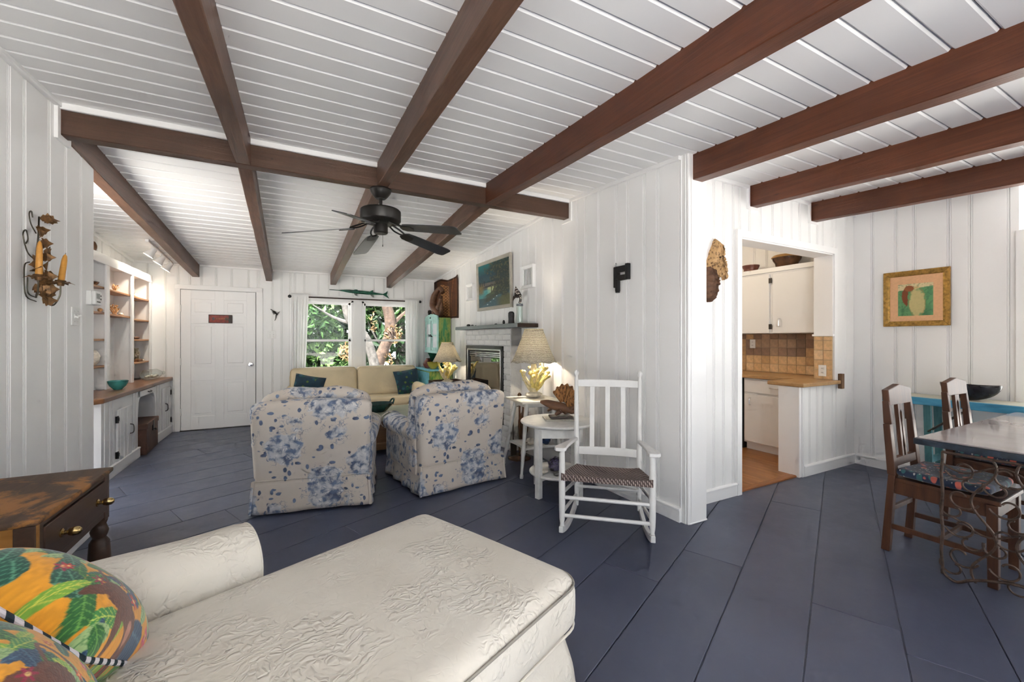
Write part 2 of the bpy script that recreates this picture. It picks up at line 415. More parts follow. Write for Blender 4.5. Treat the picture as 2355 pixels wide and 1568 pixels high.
# left wall with the sconce
struct(MB().box(1.7, 5.45, -1.72, -1.6, 0, 2.6).build('wall_back_light_block', WALL, None, False)); struct(MB().box(-1.36, -1.24, -1.72, 1.55, 0, 2.72).build('wall_left_light_block', WALL, None, False))  # unseen walls added to block daylight from the back and the left
panel_wall('wall_left', (-1.24, 1.55), (-1.24, 3.905), [q-1.55 for q in (1.74, 1.92, 2.15, 2.29, 2.52, 2.66, 2.80, 2.928, 3.062, 3.307, 3.499, 3.703)], zc, side=-1, thick=0.12)
panel_wall('wall_alcove', (-1.975, 4.60), (-1.975, 7.55), fill([0.2], 2.9, (0.14, 0.24)), zc, side=-1)
# far wall
xs = [-1.80, -1.60, -1.447, -1.321, -1.188, -1.013, -0.819, -0.606, -0.466, -0.289, -0.166, -0.043, 0.153, 0.359, 0.516, 0.676, 0.894, 1.041, 1.227, 1.40, 1.573, 1.756, 1.985, 2.116]
DX0, DX1, DZ = -1.425, -0.515, 2.03
WX0, WX1, WZ0, WZ1 = 0.02, 1.93, 0.80, 1.965
panel_wall('wall_far', (-2.06, 7.50), (2.42, 7.50), [q+2.06 for q in xs], zc, [(DX0-0.03+2.06, DX1+0.03+2.06, 0, DZ+0.03), (WX0+2.06, WX1+2.06, WZ0, WZ1)], side=-1, thick=0.14)
# kitchen wall and dining wall
kj = [3.043, 3.164, 3.29, 3.376, 3.514, 3.669, 3.851, 3.99, 4.15, 4.29, 4.458, 4.595, 4.695, 4.876, 4.944, 5.145]
panel_wall('wall_kitchen', (2.60, 2.26), (5.33, 2.26), [q-2.60 for q in kj], zc, [(0.776, 1.69, 0, 2.19), (1.69, 2.276, 0.862, 2.19)], side=-1, thick=0.14)
panel_wall('wall_dining', (5.33, 1.095), (5.33, 2.27), [q-1.095 for q in (1.15, 1.378, 1.514, 1.755, 1.893, 2.083)], zc, thick=0.12)
panel_wall('wall_kitchen_side', (5.36, 2.26), (5.36, 4.3), fill([0.17], 2.0, (0.16, 0.22)), zc, thick=0.12)
struct(MB().box(2.5, 5.45, 4.3, 4.4, 0, 2.9).build('wall_kitchen_light_enclosure', WALL, None, False))  # unseen wall added behind the kitchen to enclose the light
# corner post between living room and kitchen wall
post = struct(MB().box(2.50, 2.672, 2.03, 2.27, 0, zc(2.1)+0.01).build('trim_2', TRIM, None, False, bevel=0.005))
for i, (y0, y1, d) in enumerate(((2.030, 2.048, 0.010), (2.050, 2.062, 0.016), (2.064, 2.084, 0.008), (2.086, 2.094, 0.018))):
    MB().box(2.50-0.012-d, 2.51, y0, y1, 0, zc(2.05)+0.008).build('bead', TRIM, post, False, bevel=0.003, seg=1)
MB().box(2.49, 2.676, 2.024, 2.24, 0, 0.012).build('caulk', TRIM, post, False, bevel=0.004, seg=1)

# ------------------------------------------------------------------ baseboards, crown mouldings, casings
def baseboard(name, a, b, n, h=0.105, d=0.022, off=0.012):
    m = MB(); a = Vector((a[0], a[1], 0)); b = Vector((b[0], b[1], 0)); n = Vector((n[0], n[1], 0)).normalized()
    e = (b-a); L = e.length; e = e/L
    pr = [(0, 0), (off+d, 0), (off+d, h-0.022), (off+d+0.004, h-0.018), (off+d+0.004, h-0.008), (off+d-0.006, h), (0, h)]
    m.prism(pr, lambda u, z, t: tuple(a+e*t+n*u+Vector((0, 0, z))), 0, L)
    return struct(m.build(name, TRIM, None, False))
baseboard('baseboard_right', (2.49, 2.09), (wx(4.35), 4.35), (-1, -0.03)); baseboard('baseboard_right.001', (wx(5.70), 5.70), (wx(7.48), 7.48), (-1, -0.03))
baseboard('baseboard_left', (-1.24, 1.56), (-1.24, 3.905), (1, 0)); baseboard('baseboard_far', (-0.40, 7.5), (2.33, 7.5), (0, -1))
baseboard('baseboard_kitchen', (2.69, 2.26), (3.335, 2.26), (0, -1)); baseboard('baseboard_kitchen.001', (4.34, 2.26), (5.33, 2.26), (0, -1)); baseboard('baseboard_dining', (5.33, 1.1), (5.33, 2.26), (-1, 0))
def crown(name, pts, n, w=0.030, h=0.034):
    a, b = [Vector((p[0], p[1], zc(p[1])-h/2+0.004)) for p in pts]; m = MB().bar(a+Vector((n[0], n[1], 0))*0.024, b+Vector((n[0], n[1], 0))*0.024, w, h)
    return struct(m.build(name, TRIM, None, False, bevel=0.008, seg=2))
crown('trim_3', ((wx(2.09), 2.09), (wx(3.38), 3.38)), (-1, 0)); crown('trim_4', ((wx(3.51), 3.51), (wx(7.5), 7.5)), (-1, 0))
crown('trim_5', ((-1.24, 1.55), (-1.24, 3.40)), (1, 0)); crown('trim_6', ((-1.975, 4.62), (-1.975, 7.5)), (1, 0))
for i, (x0, x1) in enumerate(((-1.95, -1.31), (-1.21, -0.385), (-0.29, 0.535), (0.63, 1.44), (1.53, 2.33))):
    struct(MB().bar((x0, 7.474, zc(7.47)-0.012), (x1, 7.474, zc(7.47)-0.012), 0.028, 0.032).build('trim_%d' % (7+i), TRIM, None, False, bevel=0.006))
for i, (x0, x1) in enumerate(((2.68, 3.48), (3.60, 4.44), (4.56, 5.33))):
    struct(MB().bar((x0, 2.236, zc(2.236)-0.012), (x1, 2.236, zc(2.236)-0.012), 0.028, 0.032).build('trim_%d' % (12+i), TRIM, None, False, bevel=0.006))
# white sockets around the beam ends
for i, (x0, x1) in enumerate(((3.495, 3.597), (4.453, 4.563))):
    zb = zc(2.25)-0.18; m = MB().box(x0-0.022, x0-0.002, 2.226, 2.25, zb-0.022, zc(2.25)).box(x1+0.002, x1+0.022, 2.226, 2.25, zb-0.022, zc(2.25)).box(x0-0.002, x1+0.002, 2.226, 2.25, zb-0.022, zb-0.002)
    struct(m.build('trim_%d' % (30+i), TRIM, None, False))
for i, (xw, s) in enumerate(((-1.226, 1), (wx(3.45)-0.014, -1))):
    a, b = sorted((xw, xw+s*0.016)); m = MB().box(a, b, 3.362, 3.397, 2.49, 2.70).box(a, b, 3.493, 3.525, 2.49, 2.70).box(a, b, 3.397, 3.493, 2.49, 2.522)
    struct(m.build('trim_%d' % (32+i), TRIM, None, False))
# kitchen opening casing
kc = MB()
kc.box(3.318, 3.376, 2.222, 2.25, 0, 2.19); kc.box(3.318, 4.935, 2.222, 2.25, 2.19, 2.25); kc.box(4.876, 4.935, 2.222, 2.25, 0.905, 2.19)
kc.box(3.377, 3.388, 2.236, 2.41, 0, 2.178); kc.box(3.376, 4.876, 2.236, 2.41, 2.178, 2.19); kc.box(4.866, 4.876, 2.236, 2.41, 1.372, 2.19)
kc.box(4.85, 4.885, 2.226, 2.42, 1.352, 1.372)
struct(kc.build('trim_15', TRIM, None, False))
kp = MB().box(4.262, 4.30, 2.236, 2.43, 0.0, 0.862).box(4.300, 4.318, 2.226, 2.25, 0.0, 0.862).box(4.326, 4.336, 2.228, 2.25, 0, 0.862)
struct(kp.build('trim_16', TRIM, None, False, bevel=0.002, seg=1))
# casing of the opening at the right picture edge
struct(MB().box(5.288, 5.33, 1.045, 1.112, 0, 2.22).box(5.296, 5.33, 0.2, 1.05, 2.145, 2.22).build('trim_17', TRIM, None, False, bevel=0.003, seg=1))

# ------------------------------------------------------------------ front door (six panels)
dm = MB(); yb = 7.50; yf = 7.462
dm.box(DX0, DX1, yb-0.03, yb+0.02, 0.012, DZ)
door = struct(dm.build('door_1', TRIM, None, False))
cols = [(DX0+0.115, DX0+0.400), (DX1-0.400, DX1-0.115)]; rows = [(0.20, 0.72), (0.92, 1.55), (1.67, 1.90)]
fr = [(DX0, DX0+0.115), (cols[0][1], cols[1][0]), (DX1-0.115, DX1)]
for a, b in fr: MB().box(a, b, yf, yb, 0.012, DZ).build('stile', TRIM, door, False, bevel=0.002, seg=1)
zr = [0.012]+[q for r in rows for q in r]+[DZ]
for a, b in cols:
    for i in range(0, 8, 2): MB().box(a, b, yf, yb, zr[i], zr[i+1]).build('rail', TRIM, door, False, bevel=0.002, seg=1)
    for z0, z1 in rows:
        p = MB(); q = [(0, -0.022), (0.012, -0.020), (0.022, -0.012), (0.048, 0.004)]
        rings = []
        for d, h in q: rings += [(a+d, yf+0.008-h, z0+d), (b-d, yf+0.008-h, z0+d), (b-d, yf+0.008-h, z1-d), (a+d, yf+0.008-h, z1-d)]
        fs = [(4*i+k, 4*i+(k+1) % 4, 4*i+4+(k+1) % 4, 4*i+4+k) for i in range(3) for k in range(4)]+[(12, 13, 14, 15)]
        p.add(rings, fs).build('panel', TRIM, door, False)
kn = MB().lathe([(0.0, 0), (0.033, 0), (0.033, 0.006), (0.012, 0.012), (0.012, 0.03), (0.026, 0.038), (0.031, 0.052), (0.026, 0.066), (0.0, 0.07)], 20, M=Matrix.Translation((-0.575, yf, 0.94)) @ Matrix.Rotation(R(90), 4, 'X'))
kn.build('door_knob', MT['chrome'], door)
for z in (0.28, 1.0, 1.76): MB().tube([(DX0-0.004, yf-0.004, z-0.05), (DX0-0.004, yf-0.004, z+0.05)], 0.008, 8).build('hinge', MT['white_plastic'], door)
MB().box(DX0-0.01, DX1+0.01, 7.44, 7.49, 0.0, 0.012).build('sweep', MT['dark_metal'], door, False)
dc = MB().box(DX0-0.075, DX0-0.008, 7.468, 7.489, 0, DZ+0.075).box(DX1+0.008, DX1+0.095, 7.468, 7.489, 0, DZ+0.075).box(DX0-0.075, DX1+0.095, 7.466, 7.489, DZ+0.01, DZ+0.075)
dc.box(DX0-0.03, DX0, 7.49, 7.58, 0, DZ+0.03).box(DX1, DX1+0.03, 7.49, 7.58, 0, DZ+0.03).box(DX0-0.03, DX1+0.03, 7.49, 7.58, DZ+0.003, DZ+0.03)
struct(dc.build('trim_18', TRIM, None, False, bevel=0.003, seg=1))

# ------------------------------------------------------------------ windows
def glass():
    t = NT('window_glass'); t.b.inputs['Base Color'].default_value = (1, 1, 1, 1); t.b.inputs['Roughness'].default_value = 0.0
    t.b.inputs['Transmission Weight'].default_value = 1.0; t.b.inputs['IOR'].default_value = 1.0; t.b.inputs['Specular IOR Level'].default_value = 0.5
    out = t.t.nodes['Material Output']; tr = t.n('BsdfTransparent'); gl = t.n('BsdfGlossy'); gl.inputs['Roughness'].default_value = 0.02
    mx = t.n('MixShader'); mx.inputs[0].default_value = 0.025
    t.t.links.new(tr.outputs[0], mx.inputs[1]); t.t.links.new(gl.outputs[0], mx.inputs[2]); t.t.links.new(mx.outputs[0], out.inputs[0]); return t.m
GLASS = glass()
for wi, (x0, x1) in enumerate(((WX0, 0.895), (1.035, WX1))):
    w = struct(MB().box(x0, x0+0.035, 7.47, 7.62, WZ0, WZ1).box(x1-0.035, x1, 7.47, 7.62, WZ0, WZ1).box(x0, x1, 7.47, 7.62, WZ1-0.03, WZ1).box(x0, x1, 7.47, 7.62, WZ0, WZ0+0.03).build('window_%d' % (wi+1), TRIM, None, False, bevel=0.003, seg=1))
    a, b = x0+0.035, x1-0.035; zm = 1.30
    for (z0, z1, yy) in ((WZ0+0.03, zm+0.018, 7.535), (zm-0.018, WZ1-0.03, 7.565)):
        s = MB().box(a, a+0.035, yy-0.016, yy+0.016, z0, z1).box(b-0.035, b, yy-0.016, yy+0.016, z0, z1).box(a, b, yy-0.016, yy+0.016, z0, z0+0.036).box(a, b, yy-0.016, yy+0.016, z1-0.036, z1)
        so = s.build('sash', TRIM, w, False, bevel=0.002, seg=1)
        MB().box(a+0.03, b-0.03, yy-0.002, yy+0.002, z0+0.03, z1-0.03).build('pane', GLASS, so, False)
    MB().box(x0-0.02, x1+0.02, 7.42, 7.49, WZ0-0.03, WZ0).build('window_sill', TRIM, w, False, bevel=0.004)
mu = MB().box(0.895, 1.035, 7.455, 7.60, WZ0, WZ1).box(WX0-0.07, WX0, 7.466, 7.49, WZ0, WZ1+0.07).box(WX1, WX1+0.07, 7.466, 7.49, WZ0, WZ1+0.07).box(WX0-0.07, WX1+0.07, 7.464, 7.49, WZ1, WZ1+0.075)
struct(mu.build('trim_19', TRIM, None, False, bevel=0.003, seg=1))
# ------------------------------------------------------------------ more materials
wood('honey_wood', (0.30, 0.135, 0.050), (0.46, 0.235, 0.10), 0.42, (30, 2, 30))
wood('counter_wood', (0.135, 0.058, 0.026), (0.24, 0.115, 0.055), 0.30, (28, 2.2, 28))
wood('trunk_wood', (0.055, 0.024, 0.014), (0.135, 0.062, 0.036), 0.6, (20, 3, 3), 0.5, ((0.19, 0.085, 0.05), 0.56))
wood('dark_wood', (0.020, 0.010, 0.007), (0.055, 0.028, 0.018), 0.4, (24, 24, 2.4))
wood('antique_top', (0.055, 0.032, 0.020), (0.12, 0.066, 0.036), 0.6, (24, 2.5, 24), 0.5, ((0.36, 0.155, 0.038), 0.50))
wood('antique_brown', (0.046, 0.024, 0.016), (0.085, 0.046, 0.030), 0.45, (24, 2.5, 24), 0.2)
wood('antique_orange', (0.28, 0.115, 0.022), (0.42, 0.20, 0.045), 0.5, (3, 24, 24), 0.2)
wood('chair_wood', (0.040, 0.013, 0.006), (0.105, 0.040, 0.017), 0.42, (24, 24, 2.4), 0.12)
wood('driftwood', (0.055, 0.022, 0.010), (0.21, 0.10, 0.05), 0.6, (9, 9, 30), 0.8)
simple('teal_glaze', (0.05, 0.26, 0.235), 0.18, 0, 0.25, 14)
simple('dark_teal_glaze', (0.008, 0.05, 0.048), 0.2, 0, 0.3, 20)
simple('brown_glaze', (0.10, 0.045, 0.02), 0.25, 0, 0.3, 20)
simple('shell_white', (0.72, 0.66, 0.56), 0.45, 0, 0.2, 25, 0.4, 60)
simple('shell_orange', (0.62, 0.34, 0.14), 0.5, 0, 0.35, 40, 0.5, 70)
simple('coral_cream', (0.78, 0.68, 0.42), 0.6, 0, 0.15, 40, 0.6, 90)
simple('coral_yellow', (0.80, 0.66, 0.22), 0.6, 0, 0.2, 40, 0.6, 90)
simple('stone_grey', (0.18, 0.175, 0.16), 0.7, 0, 0.35, 20, 0.5, 50)
simple('black_stone', (0.018, 0.018, 0.020), 0.45, 0, 0.6, 30, 0.8, 60)
simple('rust_leaf', (0.20, 0.105, 0.042), 0.45, 0.6, 0.4, 50, 0.5, 90)
simple('wire', (0.12, 0.11, 0.085), 0.4, 0.8)
simple('beeswax', (0.62, 0.29, 0.055), 0.4, 0, 0.12, 30)
simple('book_brown', (0.20, 0.09, 0.035), 0.6, 0, 0.2, 20)
simple('paper', (0.75, 0.70, 0.60), 0.7, 0, 0.06)
def clearglass(name, c=(0.93, 0.97, 0.95), mixv=0.16):
    t = NT(name); out = t.t.nodes['Material Output']; tr = t.n('BsdfTransparent'); tr.inputs[0].default_value = (*c, 1); gl = t.n('BsdfGlossy'); gl.inputs['Roughness'].default_value = 0.03
    fr = t.n('LayerWeight'); fr.inputs[0].default_value = 0.25
    f = t.math('MULTIPLY_ADD', fr.outputs['Facing'], 0.7); t.t.nodes[-1].inputs[2].default_value = mixv*0.4
    mx = t.n('MixShader'); t.t.links.new(f, mx.inputs[0]); t.t.links.new(tr.outputs[0], mx.inputs[1]); t.t.links.new(gl.outputs[0], mx.inputs[2]); t.t.links.new(mx.outputs[0], out.inputs[0]); MT[name] = t.m; return t.m
clearglass('clear_glass'); clearglass('amber_glass', (0.85, 0.80, 0.62), 0.3)

# ------------------------------------------------------------------ base cabinets, worktop, shelves
FX = -1.55
bc = thing('base_cabinet', 'white panelled base cabinet with the trunk kneehole under the brown worktop', 'cabinet', (-1.75, 5.1, 0))
def W(m, name, mat, par, **k):                  # mesh given in world coordinates under an unrotated empty
    lo = Vector(par.location); q = par.parent
    while q is not None: lo += Vector(q.location); q = q.parent
    m.V = [(v[0]-lo[0], v[1]-lo[1], v[2]-lo[2]) for v in m.V]; return m.build(name, mat, par, **k)
yb0, yk0, yk1, yb1 = 5.08, 6.10, 6.76, 7.495
m = MB().box(-1.95, FX, yb0+0.01, yk0, 0.0, 0.735).box(-1.95, FX, yk1, yb1, 0, 0.735).box(-1.95, FX-0.01, yk0, yk1, 0.655, 0.735).box(-1.95, -1.93, yk0, yk1, 0, 0.66)
m.hexa([(-1.95, 4.55, 0), (-1.75, 4.80, 0), (FX, yb0+0.01, 0), (-1.95, yb0+0.01, 0)], [(-1.95, 4.55, 0.735), (-1.75, 4.80, 0.735), (FX, yb0+0.01, 0.735), (-1.95, yb0+0.01, 0.735)])
W(m, 'body', CAB, bc, smooth=False)
# arch brackets of the kneehole
for s, y0 in ((1, yk0), (-1, yk1)):
    pts = [(y0, 0.66), (y0+s*0.10, 0.66)]+[(y0+s*0.10*math.cos(a), 0.66-0.17+0.17*(1-math.sin(a))*0+0.17*math.sin(a)*0) for a in ()]+[(y0+s*0.055, 0.645), (y0+s*0.025, 0.60), (y0+s*0.010, 0.52), (y0, 0.46)]
    W(MB().prism(pts, lambda y, z, x: (x, y, z), FX-0.02, FX), 'bracket', CAB, bc, smooth=False)
def cab_door(y0, y1, z0, z1, hinge_side, par):
    lo = par.location
    d = W(MB().box(FX, FX+0.016, y0, y1, z0, z1), 'door', CAB, par, smooth=False, bevel=0.003, seg=1)
    for k in (0.25, 0.5, 0.75):
        yy = y0+(y1-y0)*k; W(MB().box(FX+0.015, FX+0.0185, yy-0.035, yy+0.02, z0+0.004, z1-0.004), 'board', CAB, d, smooth=False, bevel=0.001, seg=1)
    yh = y1-0.06 if hinge_side < 0 else y0+0.10; zm = (z0+z1)/2+0.02
    h = MB().tube(crv([(FX+0.016, yh, zm-0.05), (FX+0.042, yh, zm-0.04), (FX+0.048, yh, zm), (FX+0.042, yh, zm+0.04), (FX+0.016, yh, zm+0.05)], 14), 0.005, 6)
    W(h, 'handle', MT['dark_metal'], d); yy = y0 if hinge_side < 0 else y1
    for z in (z0+0.09, z1-0.09):
        W(MB().box(FX, FX+0.022, yy-0.026, yy-0.004, z-0.032, z+0.032).tube([(FX+0.018, yy, z-0.036), (FX+0.018, yy, z+0.036)], 0.007, 6).box(FX+0.014, FX+0.022, yy+0.004, yy+0.024, z-0.018, z+0.018), 'hinge', MT['black_iron'], d, smooth=False)
cab_door(5.44, 5.85, 0.088, 0.618, -1, bc); cab_door(7.04, 7.44, 0.10, 0.665, 1, bc)
for i, yy in enumerate((5.18, 5.30, 5.38, 5.95, 6.02, 6.85, 6.96)):
    W(MB().box(FX, FX+0.006, yy-0.028, yy+0.028, 0.10, 0.73), 'board', CAB, bc, smooth=False, bevel=0.002, seg=1)
dr = W(MB().box(FX-0.004, FX+0.014, 6.16, 6.71, 0.665, 0.728), 'drawer', CAB, bc, smooth=False, bevel=0.006)
W(MB().tube(crv([(FX+0.014, 6.40, 0.70), (FX+0.034, 6.405, 0.694), (FX+0.034, 6.495, 0.694), (FX+0.014, 6.50, 0.70)], 10), 0.005, 6), 'drawer_pull', MT['dark_metal'], dr)
for a, b in ((yb0, yk0-0.005), (yk1+0.01, yb1-0.02)):
    W(MB().prism([(FX, 0), (FX+0.022, 0), (FX+0.022, 0.092), (FX+0.028, 0.096), (FX+0.028, 0.108), (FX+0.02, 0.112), (FX, 0.112)], lambda x, z, y: (x, y, z), a, b), 'plinth', TRIM, bc, smooth=False)
ct = MB().prism([(-1.955, 4.50), (-1.74, 4.70), (-1.52, 5.06), (-1.52, 7.495), (-1.955, 7.495)], lambda x, y, z: (x, y, z), 0.735, 0.785)
tag(ct.build('worktop', MT['counter_wood'], None, False, bevel=0.012, seg=3), 'brown wooden worktop with clipped corner on the white base cabinet', 'worktop')
# open shelves
UX = -1.75
bk = thing('bookcase', 'white built-in bookcase with three open bays and honey wood shelves', 'bookcase', (-1.85, 5.0, 0.785))
W(MB().box(-1.94, -1.925, 4.60, 7.49, 0.786, 2.15), 'back_panel', CAB, bk, smooth=False)
W(MB().box(UX-0.02, UX+0.006, 4.60, 7.49, 2.105, 2.205).box(-1.94, UX, 4.60, 7.49, 2.14, 2.16), 'header', CAB, bk, smooth=False, bevel=0.004)
posts = [(4.90, 4.98), (5.89, 5.98), (6.68, 6.745), (7.415, 7.485)]
for a, b in posts:
    W(MB().box(UX-0.02, UX, a, b, 0.786, 2.11), 'stile', CAB, bk, smooth=False, bevel=0.003, seg=1)
    W(MB().box(-1.93, UX-0.018, (a+b)/2-0.01, (a+b)/2+0.01, 0.786, 2.14), 'divider', CAB, bk, smooth=False)
for (y0, y1, zs) in ((4.95, 5.925, (1.872, 1.605, 1.325, 1.044)), (5.945, 6.70, (1.868, 1.60)), (6.725, 7.44, (1.862, 1.579, 1.32, 1.025))):
    for z in zs: W(MB().box(-1.926, UX-0.022, y0, y1, z-0.022, z), 'shelf', MT['honey_wood'], bk, smooth=False, bevel=0.003, seg=1)

# ------------------------------------------------------------------ things on the shelves and worktop
def lump(name, lab, cat, c, d, mat, amp=0.15, seed=1, rz=0.0, group=None, n=9):
    m = MB().blob((0, 0, d[2]/2), d, n, amp, seed)
    zmin = min(v[2] for v in m.V); m.V = [(v[0], v[1], v[2]-zmin) for v in m.V]
    o = m.build(name, mat, None); o.location = c; o.rotation_euler = (0, 0, rz); return tag(o, lab, cat, group)
def bowl(name, lab, c, r, h, mat, foot=0.4, seg=28, sx=1.0, sy=1.0, cat='bowl', thick=0.06, group=None):
    pr = [(0, 0.0), (r*foot, 0.0), (r*(foot+0.05), h*0.06), (r*0.80, h*0.42), (r*0.95, h*0.75), (r, h), (r*(1-thick), h), (r*(0.93-thick), h*0.75), (r*0.70, h*0.45), (r*0.35, h*0.18), (0, h*0.14)]
    o = MB().lathe(pr, seg, sx=sx, sy=sy).build(name, mat, None, ang=50); o.location = c; return tag(o, lab, cat, group)
bowl('bowl', 'teal and green glazed bowl on the brown worktop in the middle bay', (-1.655, 5.87, 0.786), 0.085, 0.095, MT['teal_glaze'])
# clear bottle lying on its side with shells
bt = thing('glass_bottle', 'clear glass bottle full of pale shells lying on the worktop', 'bottle', (-1.66, 7.16, 0.786), R(78))
MB().lathe([(0, -0.20), (0.05, -0.20), (0.066, -0.18), (0.068, 0.05), (0.05, 0.12), (0.024, 0.16), (0.022, 0.24), (0.026, 0.245)], 20, M=Matrix.Translation((0, 0, 0.069)) @ Matrix.Rotation(R(90), 4, 'Y')).build('glass', MT['clear_glass'], bt)
for i in range(9):
    MB().blob((-0.15+0.03*i, random.uniform(-0.02, 0.02), 0.04+random.uniform(-0.005, 0.01)), (0.045, 0.04, 0.035), 5, 0.2, i).build('shell', MT['shell_white'], bt)
lump('stone_ornament', 'brown carved stone standing on top of the bookcase', 'ornament', (-1.80, 5.72, 2.206), (0.05, 0.09, 0.11), MT['book_brown'], 0.12, 3)
lump('stone_ornament', 'small grey stone at the left end of the bookcase top', 'ornament', (-1.80, 5.46, 2.206), (0.04, 0.05, 0.07), MT['stone_grey'], 0.08, 4)
def fan_coral(name, lab, c, s, mat, rz=0.0, seed=0, n=7, group=None, cat='coral'):
    rr = random.Random(seed); m = MB().blob((0, 0, s*0.08), (s*0.5, s*0.3, s*0.18), 5, 0.2, seed)
    for k in range(n):
        a = (k/(n-1)-0.5)*2.0; L = s*rr.uniform(0.75, 1.05); p = [(0, 0, s*0.05)]
        for t in (0.4, 0.7, 1.0): p.append((math.sin(a)*L*t*0.8+rr.uniform(-.04, .04)*s, rr.uniform(-.08, .08)*s, s*0.05+math.cos(a*0.9)*L*t*0.9))
        q = crv(p, 9); m.tube(q, [s*0.07*(1-0.45*i/len(q)) for i in range(len(q))], 6); m.blob(tuple(p[-1]), (s*0.16, s*0.14, s*0.14), 4, 0.2, seed+k)
    zmin = min(v[2] for v in m.V); m.V = [(v[0], v[1], v[2]-zmin) for v in m.V]
    o = m.build(name, mat, None); o.location = c; o.rotation_euler = (0, 0, rz); return tag(o, lab, cat, group)
fan_coral('coral', 'small orange coral branch on the upper shelf of the middle bay', (-1.83, 6.40, 1.869), 0.10, MT['shell_orange'], R(80), 5)
fan_coral('coral', 'large pale orange coral cluster on the lower shelf of the middle bay', (-1.83, 6.38, 1.601), 0.125, MT['shell_orange'], R(70), 6, 9)
lump('shell', 'small cream shell beside the coral on the middle bay lower shelf', 'shell', (-1.82, 6.56, 1.601), (0.05, 0.07, 0.035), MT['shell_white'], 0.2, 8)
bowl('dish', 'small dark red dish on the top shelf of the left bay', (-1.83, 5.80, 1.873), 0.05, 0.04, MT['brown_glaze'], cat='dish')
lump('shell', 'tiny amber shell on the second shelf of the left bay', 'shell', (-1.79, 5.85, 1.606), (0.04, 0.05, 0.04), MT['shell_orange'], 0.2, 9)
lump('shell', 'big white shell on the lowest shelf of the left bay', 'shell', (-1.83, 5.79, 1.045), (0.12, 0.09, 0.17), MT['shell_white'], 0.12, 10)
lump('shell', 'pale shell on the top shelf of the right bay', 'shell', (-1.83, 7.10, 1.863), (0.05, 0.06, 0.06), MT['shell_white'], 0.15, 11)
lump('driftwood_piece', 'dark driftwood piece on the third shelf of the right bay', 'ornament', (-1.83, 7.14, 1.321), (0.06, 0.16, 0.035), MT['driftwood'], 0.25, 12)
jr = thing('glass_jar', 'glass jar of shells standing on a brown book in the right bay', 'jar', (-1.83, 7.12, 1.062))
MB().lathe([(0, 0), (0.042, 0), (0.045, 0.01), (0.045, 0.09), (0.03, 0.115), (0.03, 0.135), (0.034, 0.14)], 18).build('glass', MT['amber_glass'], jr)
for i in range(6): MB().blob((random.uniform(-.02, .02), random.uniform(-.02, .02), 0.018+0.013*i), (0.03, 0.028, 0.025), 4, 0.2, i).build('shell', MT['shell_white'], jr)
tag(MB().box(-1.88, -1.78, 7.03, 7.20, 1.026, 1.061).build('book', MT['book_brown'], None, False, bevel=0.003), 'brown book lying under the glass jar', 'book')
lump('shell', 'flat cream starfish shell beside the jar in the right bay', 'shell', (-1.82, 7.31, 1.026), (0.06, 0.13, 0.025), MT['shell_white'], 0.3, 13)

# trunk in the kneehole
tr = thing('wooden_chest', 'small dark wooden chest with iron hasp in the cabinet kneehole', 'chest', (-1.69, 6.43, 0), R(3))
MB().box(-0.20, 0.19, -0.29, 0.29, 0.0, 0.29).build('body', MT['trunk_wood'], tr, False, bevel=0.004)
MB().box(-0.21, 0.198, -0.298, 0.298, 0.293, 0.355).build('lid', MT['trunk_wood'], tr, False, bevel=0.008)
MB().box(0.19, 0.203, -0.025, 0.025, 0.23, 0.35).tube(crv([(0.203, -0.02, 0.25), (0.225, -0.01, 0.235), (0.225, 0.02, 0.235), (0.205, 0.025, 0.25)], 8), 0.005, 6).build('hasp', MT['black_iron'], tr, False)

# ------------------------------------------------------------------ sconce, candles, thermostat, switches on the left wall
sc = thing('wall_sconce', 'rusty metal leaf wall sconce with two candle cups on the left wall', 'sconce', (-1.226, 3.12, 1.52))
def leaf(m, c, a, L, w, tilt, rz):            # serrated vine leaf with thickness
    pts = [(0, 0), (0.18, 0.32), (0.30, 0.28), (0.42, 0.50), (0.56, 0.36), (0.74, 0.42), (0.80, 0.20), (1, 0)]
    pts = pts+[(p, -q) for p, q in pts[-2:0:-1]]
    Mx = Matrix.Translation(c) @ Matrix.Rotation(rz, 4, 'Z') @ Matrix.Rotation(tilt, 4, 'X') @ Matrix.Rotation(a, 4, 'Y')
    t = MB().prism([(p*L, q*w) for p, q in pts], lambda u, v, k: (u, v+0.0, k+abs(v)*0.5-(u/L)**2*0.02), -0.0012, 0.0012); m.add(t.V, t.F, Mx)
ms = MB(); rr = random.Random(3)
ms.tube(crv([(0.02, 0.0, 0.02), (0.03, 0.0, 0.12), (0.015, 0.015, 0.24), (0.02, 0.02, 0.34), (0.012, 0.05, 0.46)], 20), 0.004, 6)
ms.tube(crv([(0.02, -0.02, 0.22), (0.015, -0.07, 0.25), (0.012, -0.10, 0.33), (0.012, -0.075, 0.36), (0.012, -0.055, 0.32), (0.012, -0.075, 0.29)], 20), 0.003, 6)
ms.tube(crv([(0.02, 0.0, 0.36), (0.015, -0.035, 0.40), (0.012, -0.045, 0.45), (0.012, -0.025, 0.47), (0.012, -0.012, 0.44)], 16), 0.003, 6)
ms.tube(crv([(0.02, 0.0, 0.0), (0.012, -0.07, 0.02), (0.012, -0.09, 0.10), (0.012, -0.085, 0.18), (0.015, -0.05, 0.20)], 18), 0.003, 6)
ms.tube(crv([(0.02, 0.0, 0.02), (0.012, -0.055, 0.04), (0.012, -0.06, 0.12)], 12), 0.003, 6)
ms.tube(crv([(0.02, 0.03, 0.20), (0.05, 0.01, 0.02), (0.09, -0.02, -0.02), (0.12, -0.03, 0.03), (0.124, -0.03, 0.085)], 24), 0.0035, 6)
ms.tube(crv([(0.02, 0.0, 0.05), (0.06, -0.09, 0.03), (0.075, -0.12, 0.10)], 12), 0.0035, 6)
ms.build('wire_frame', MT['wire'], sc)
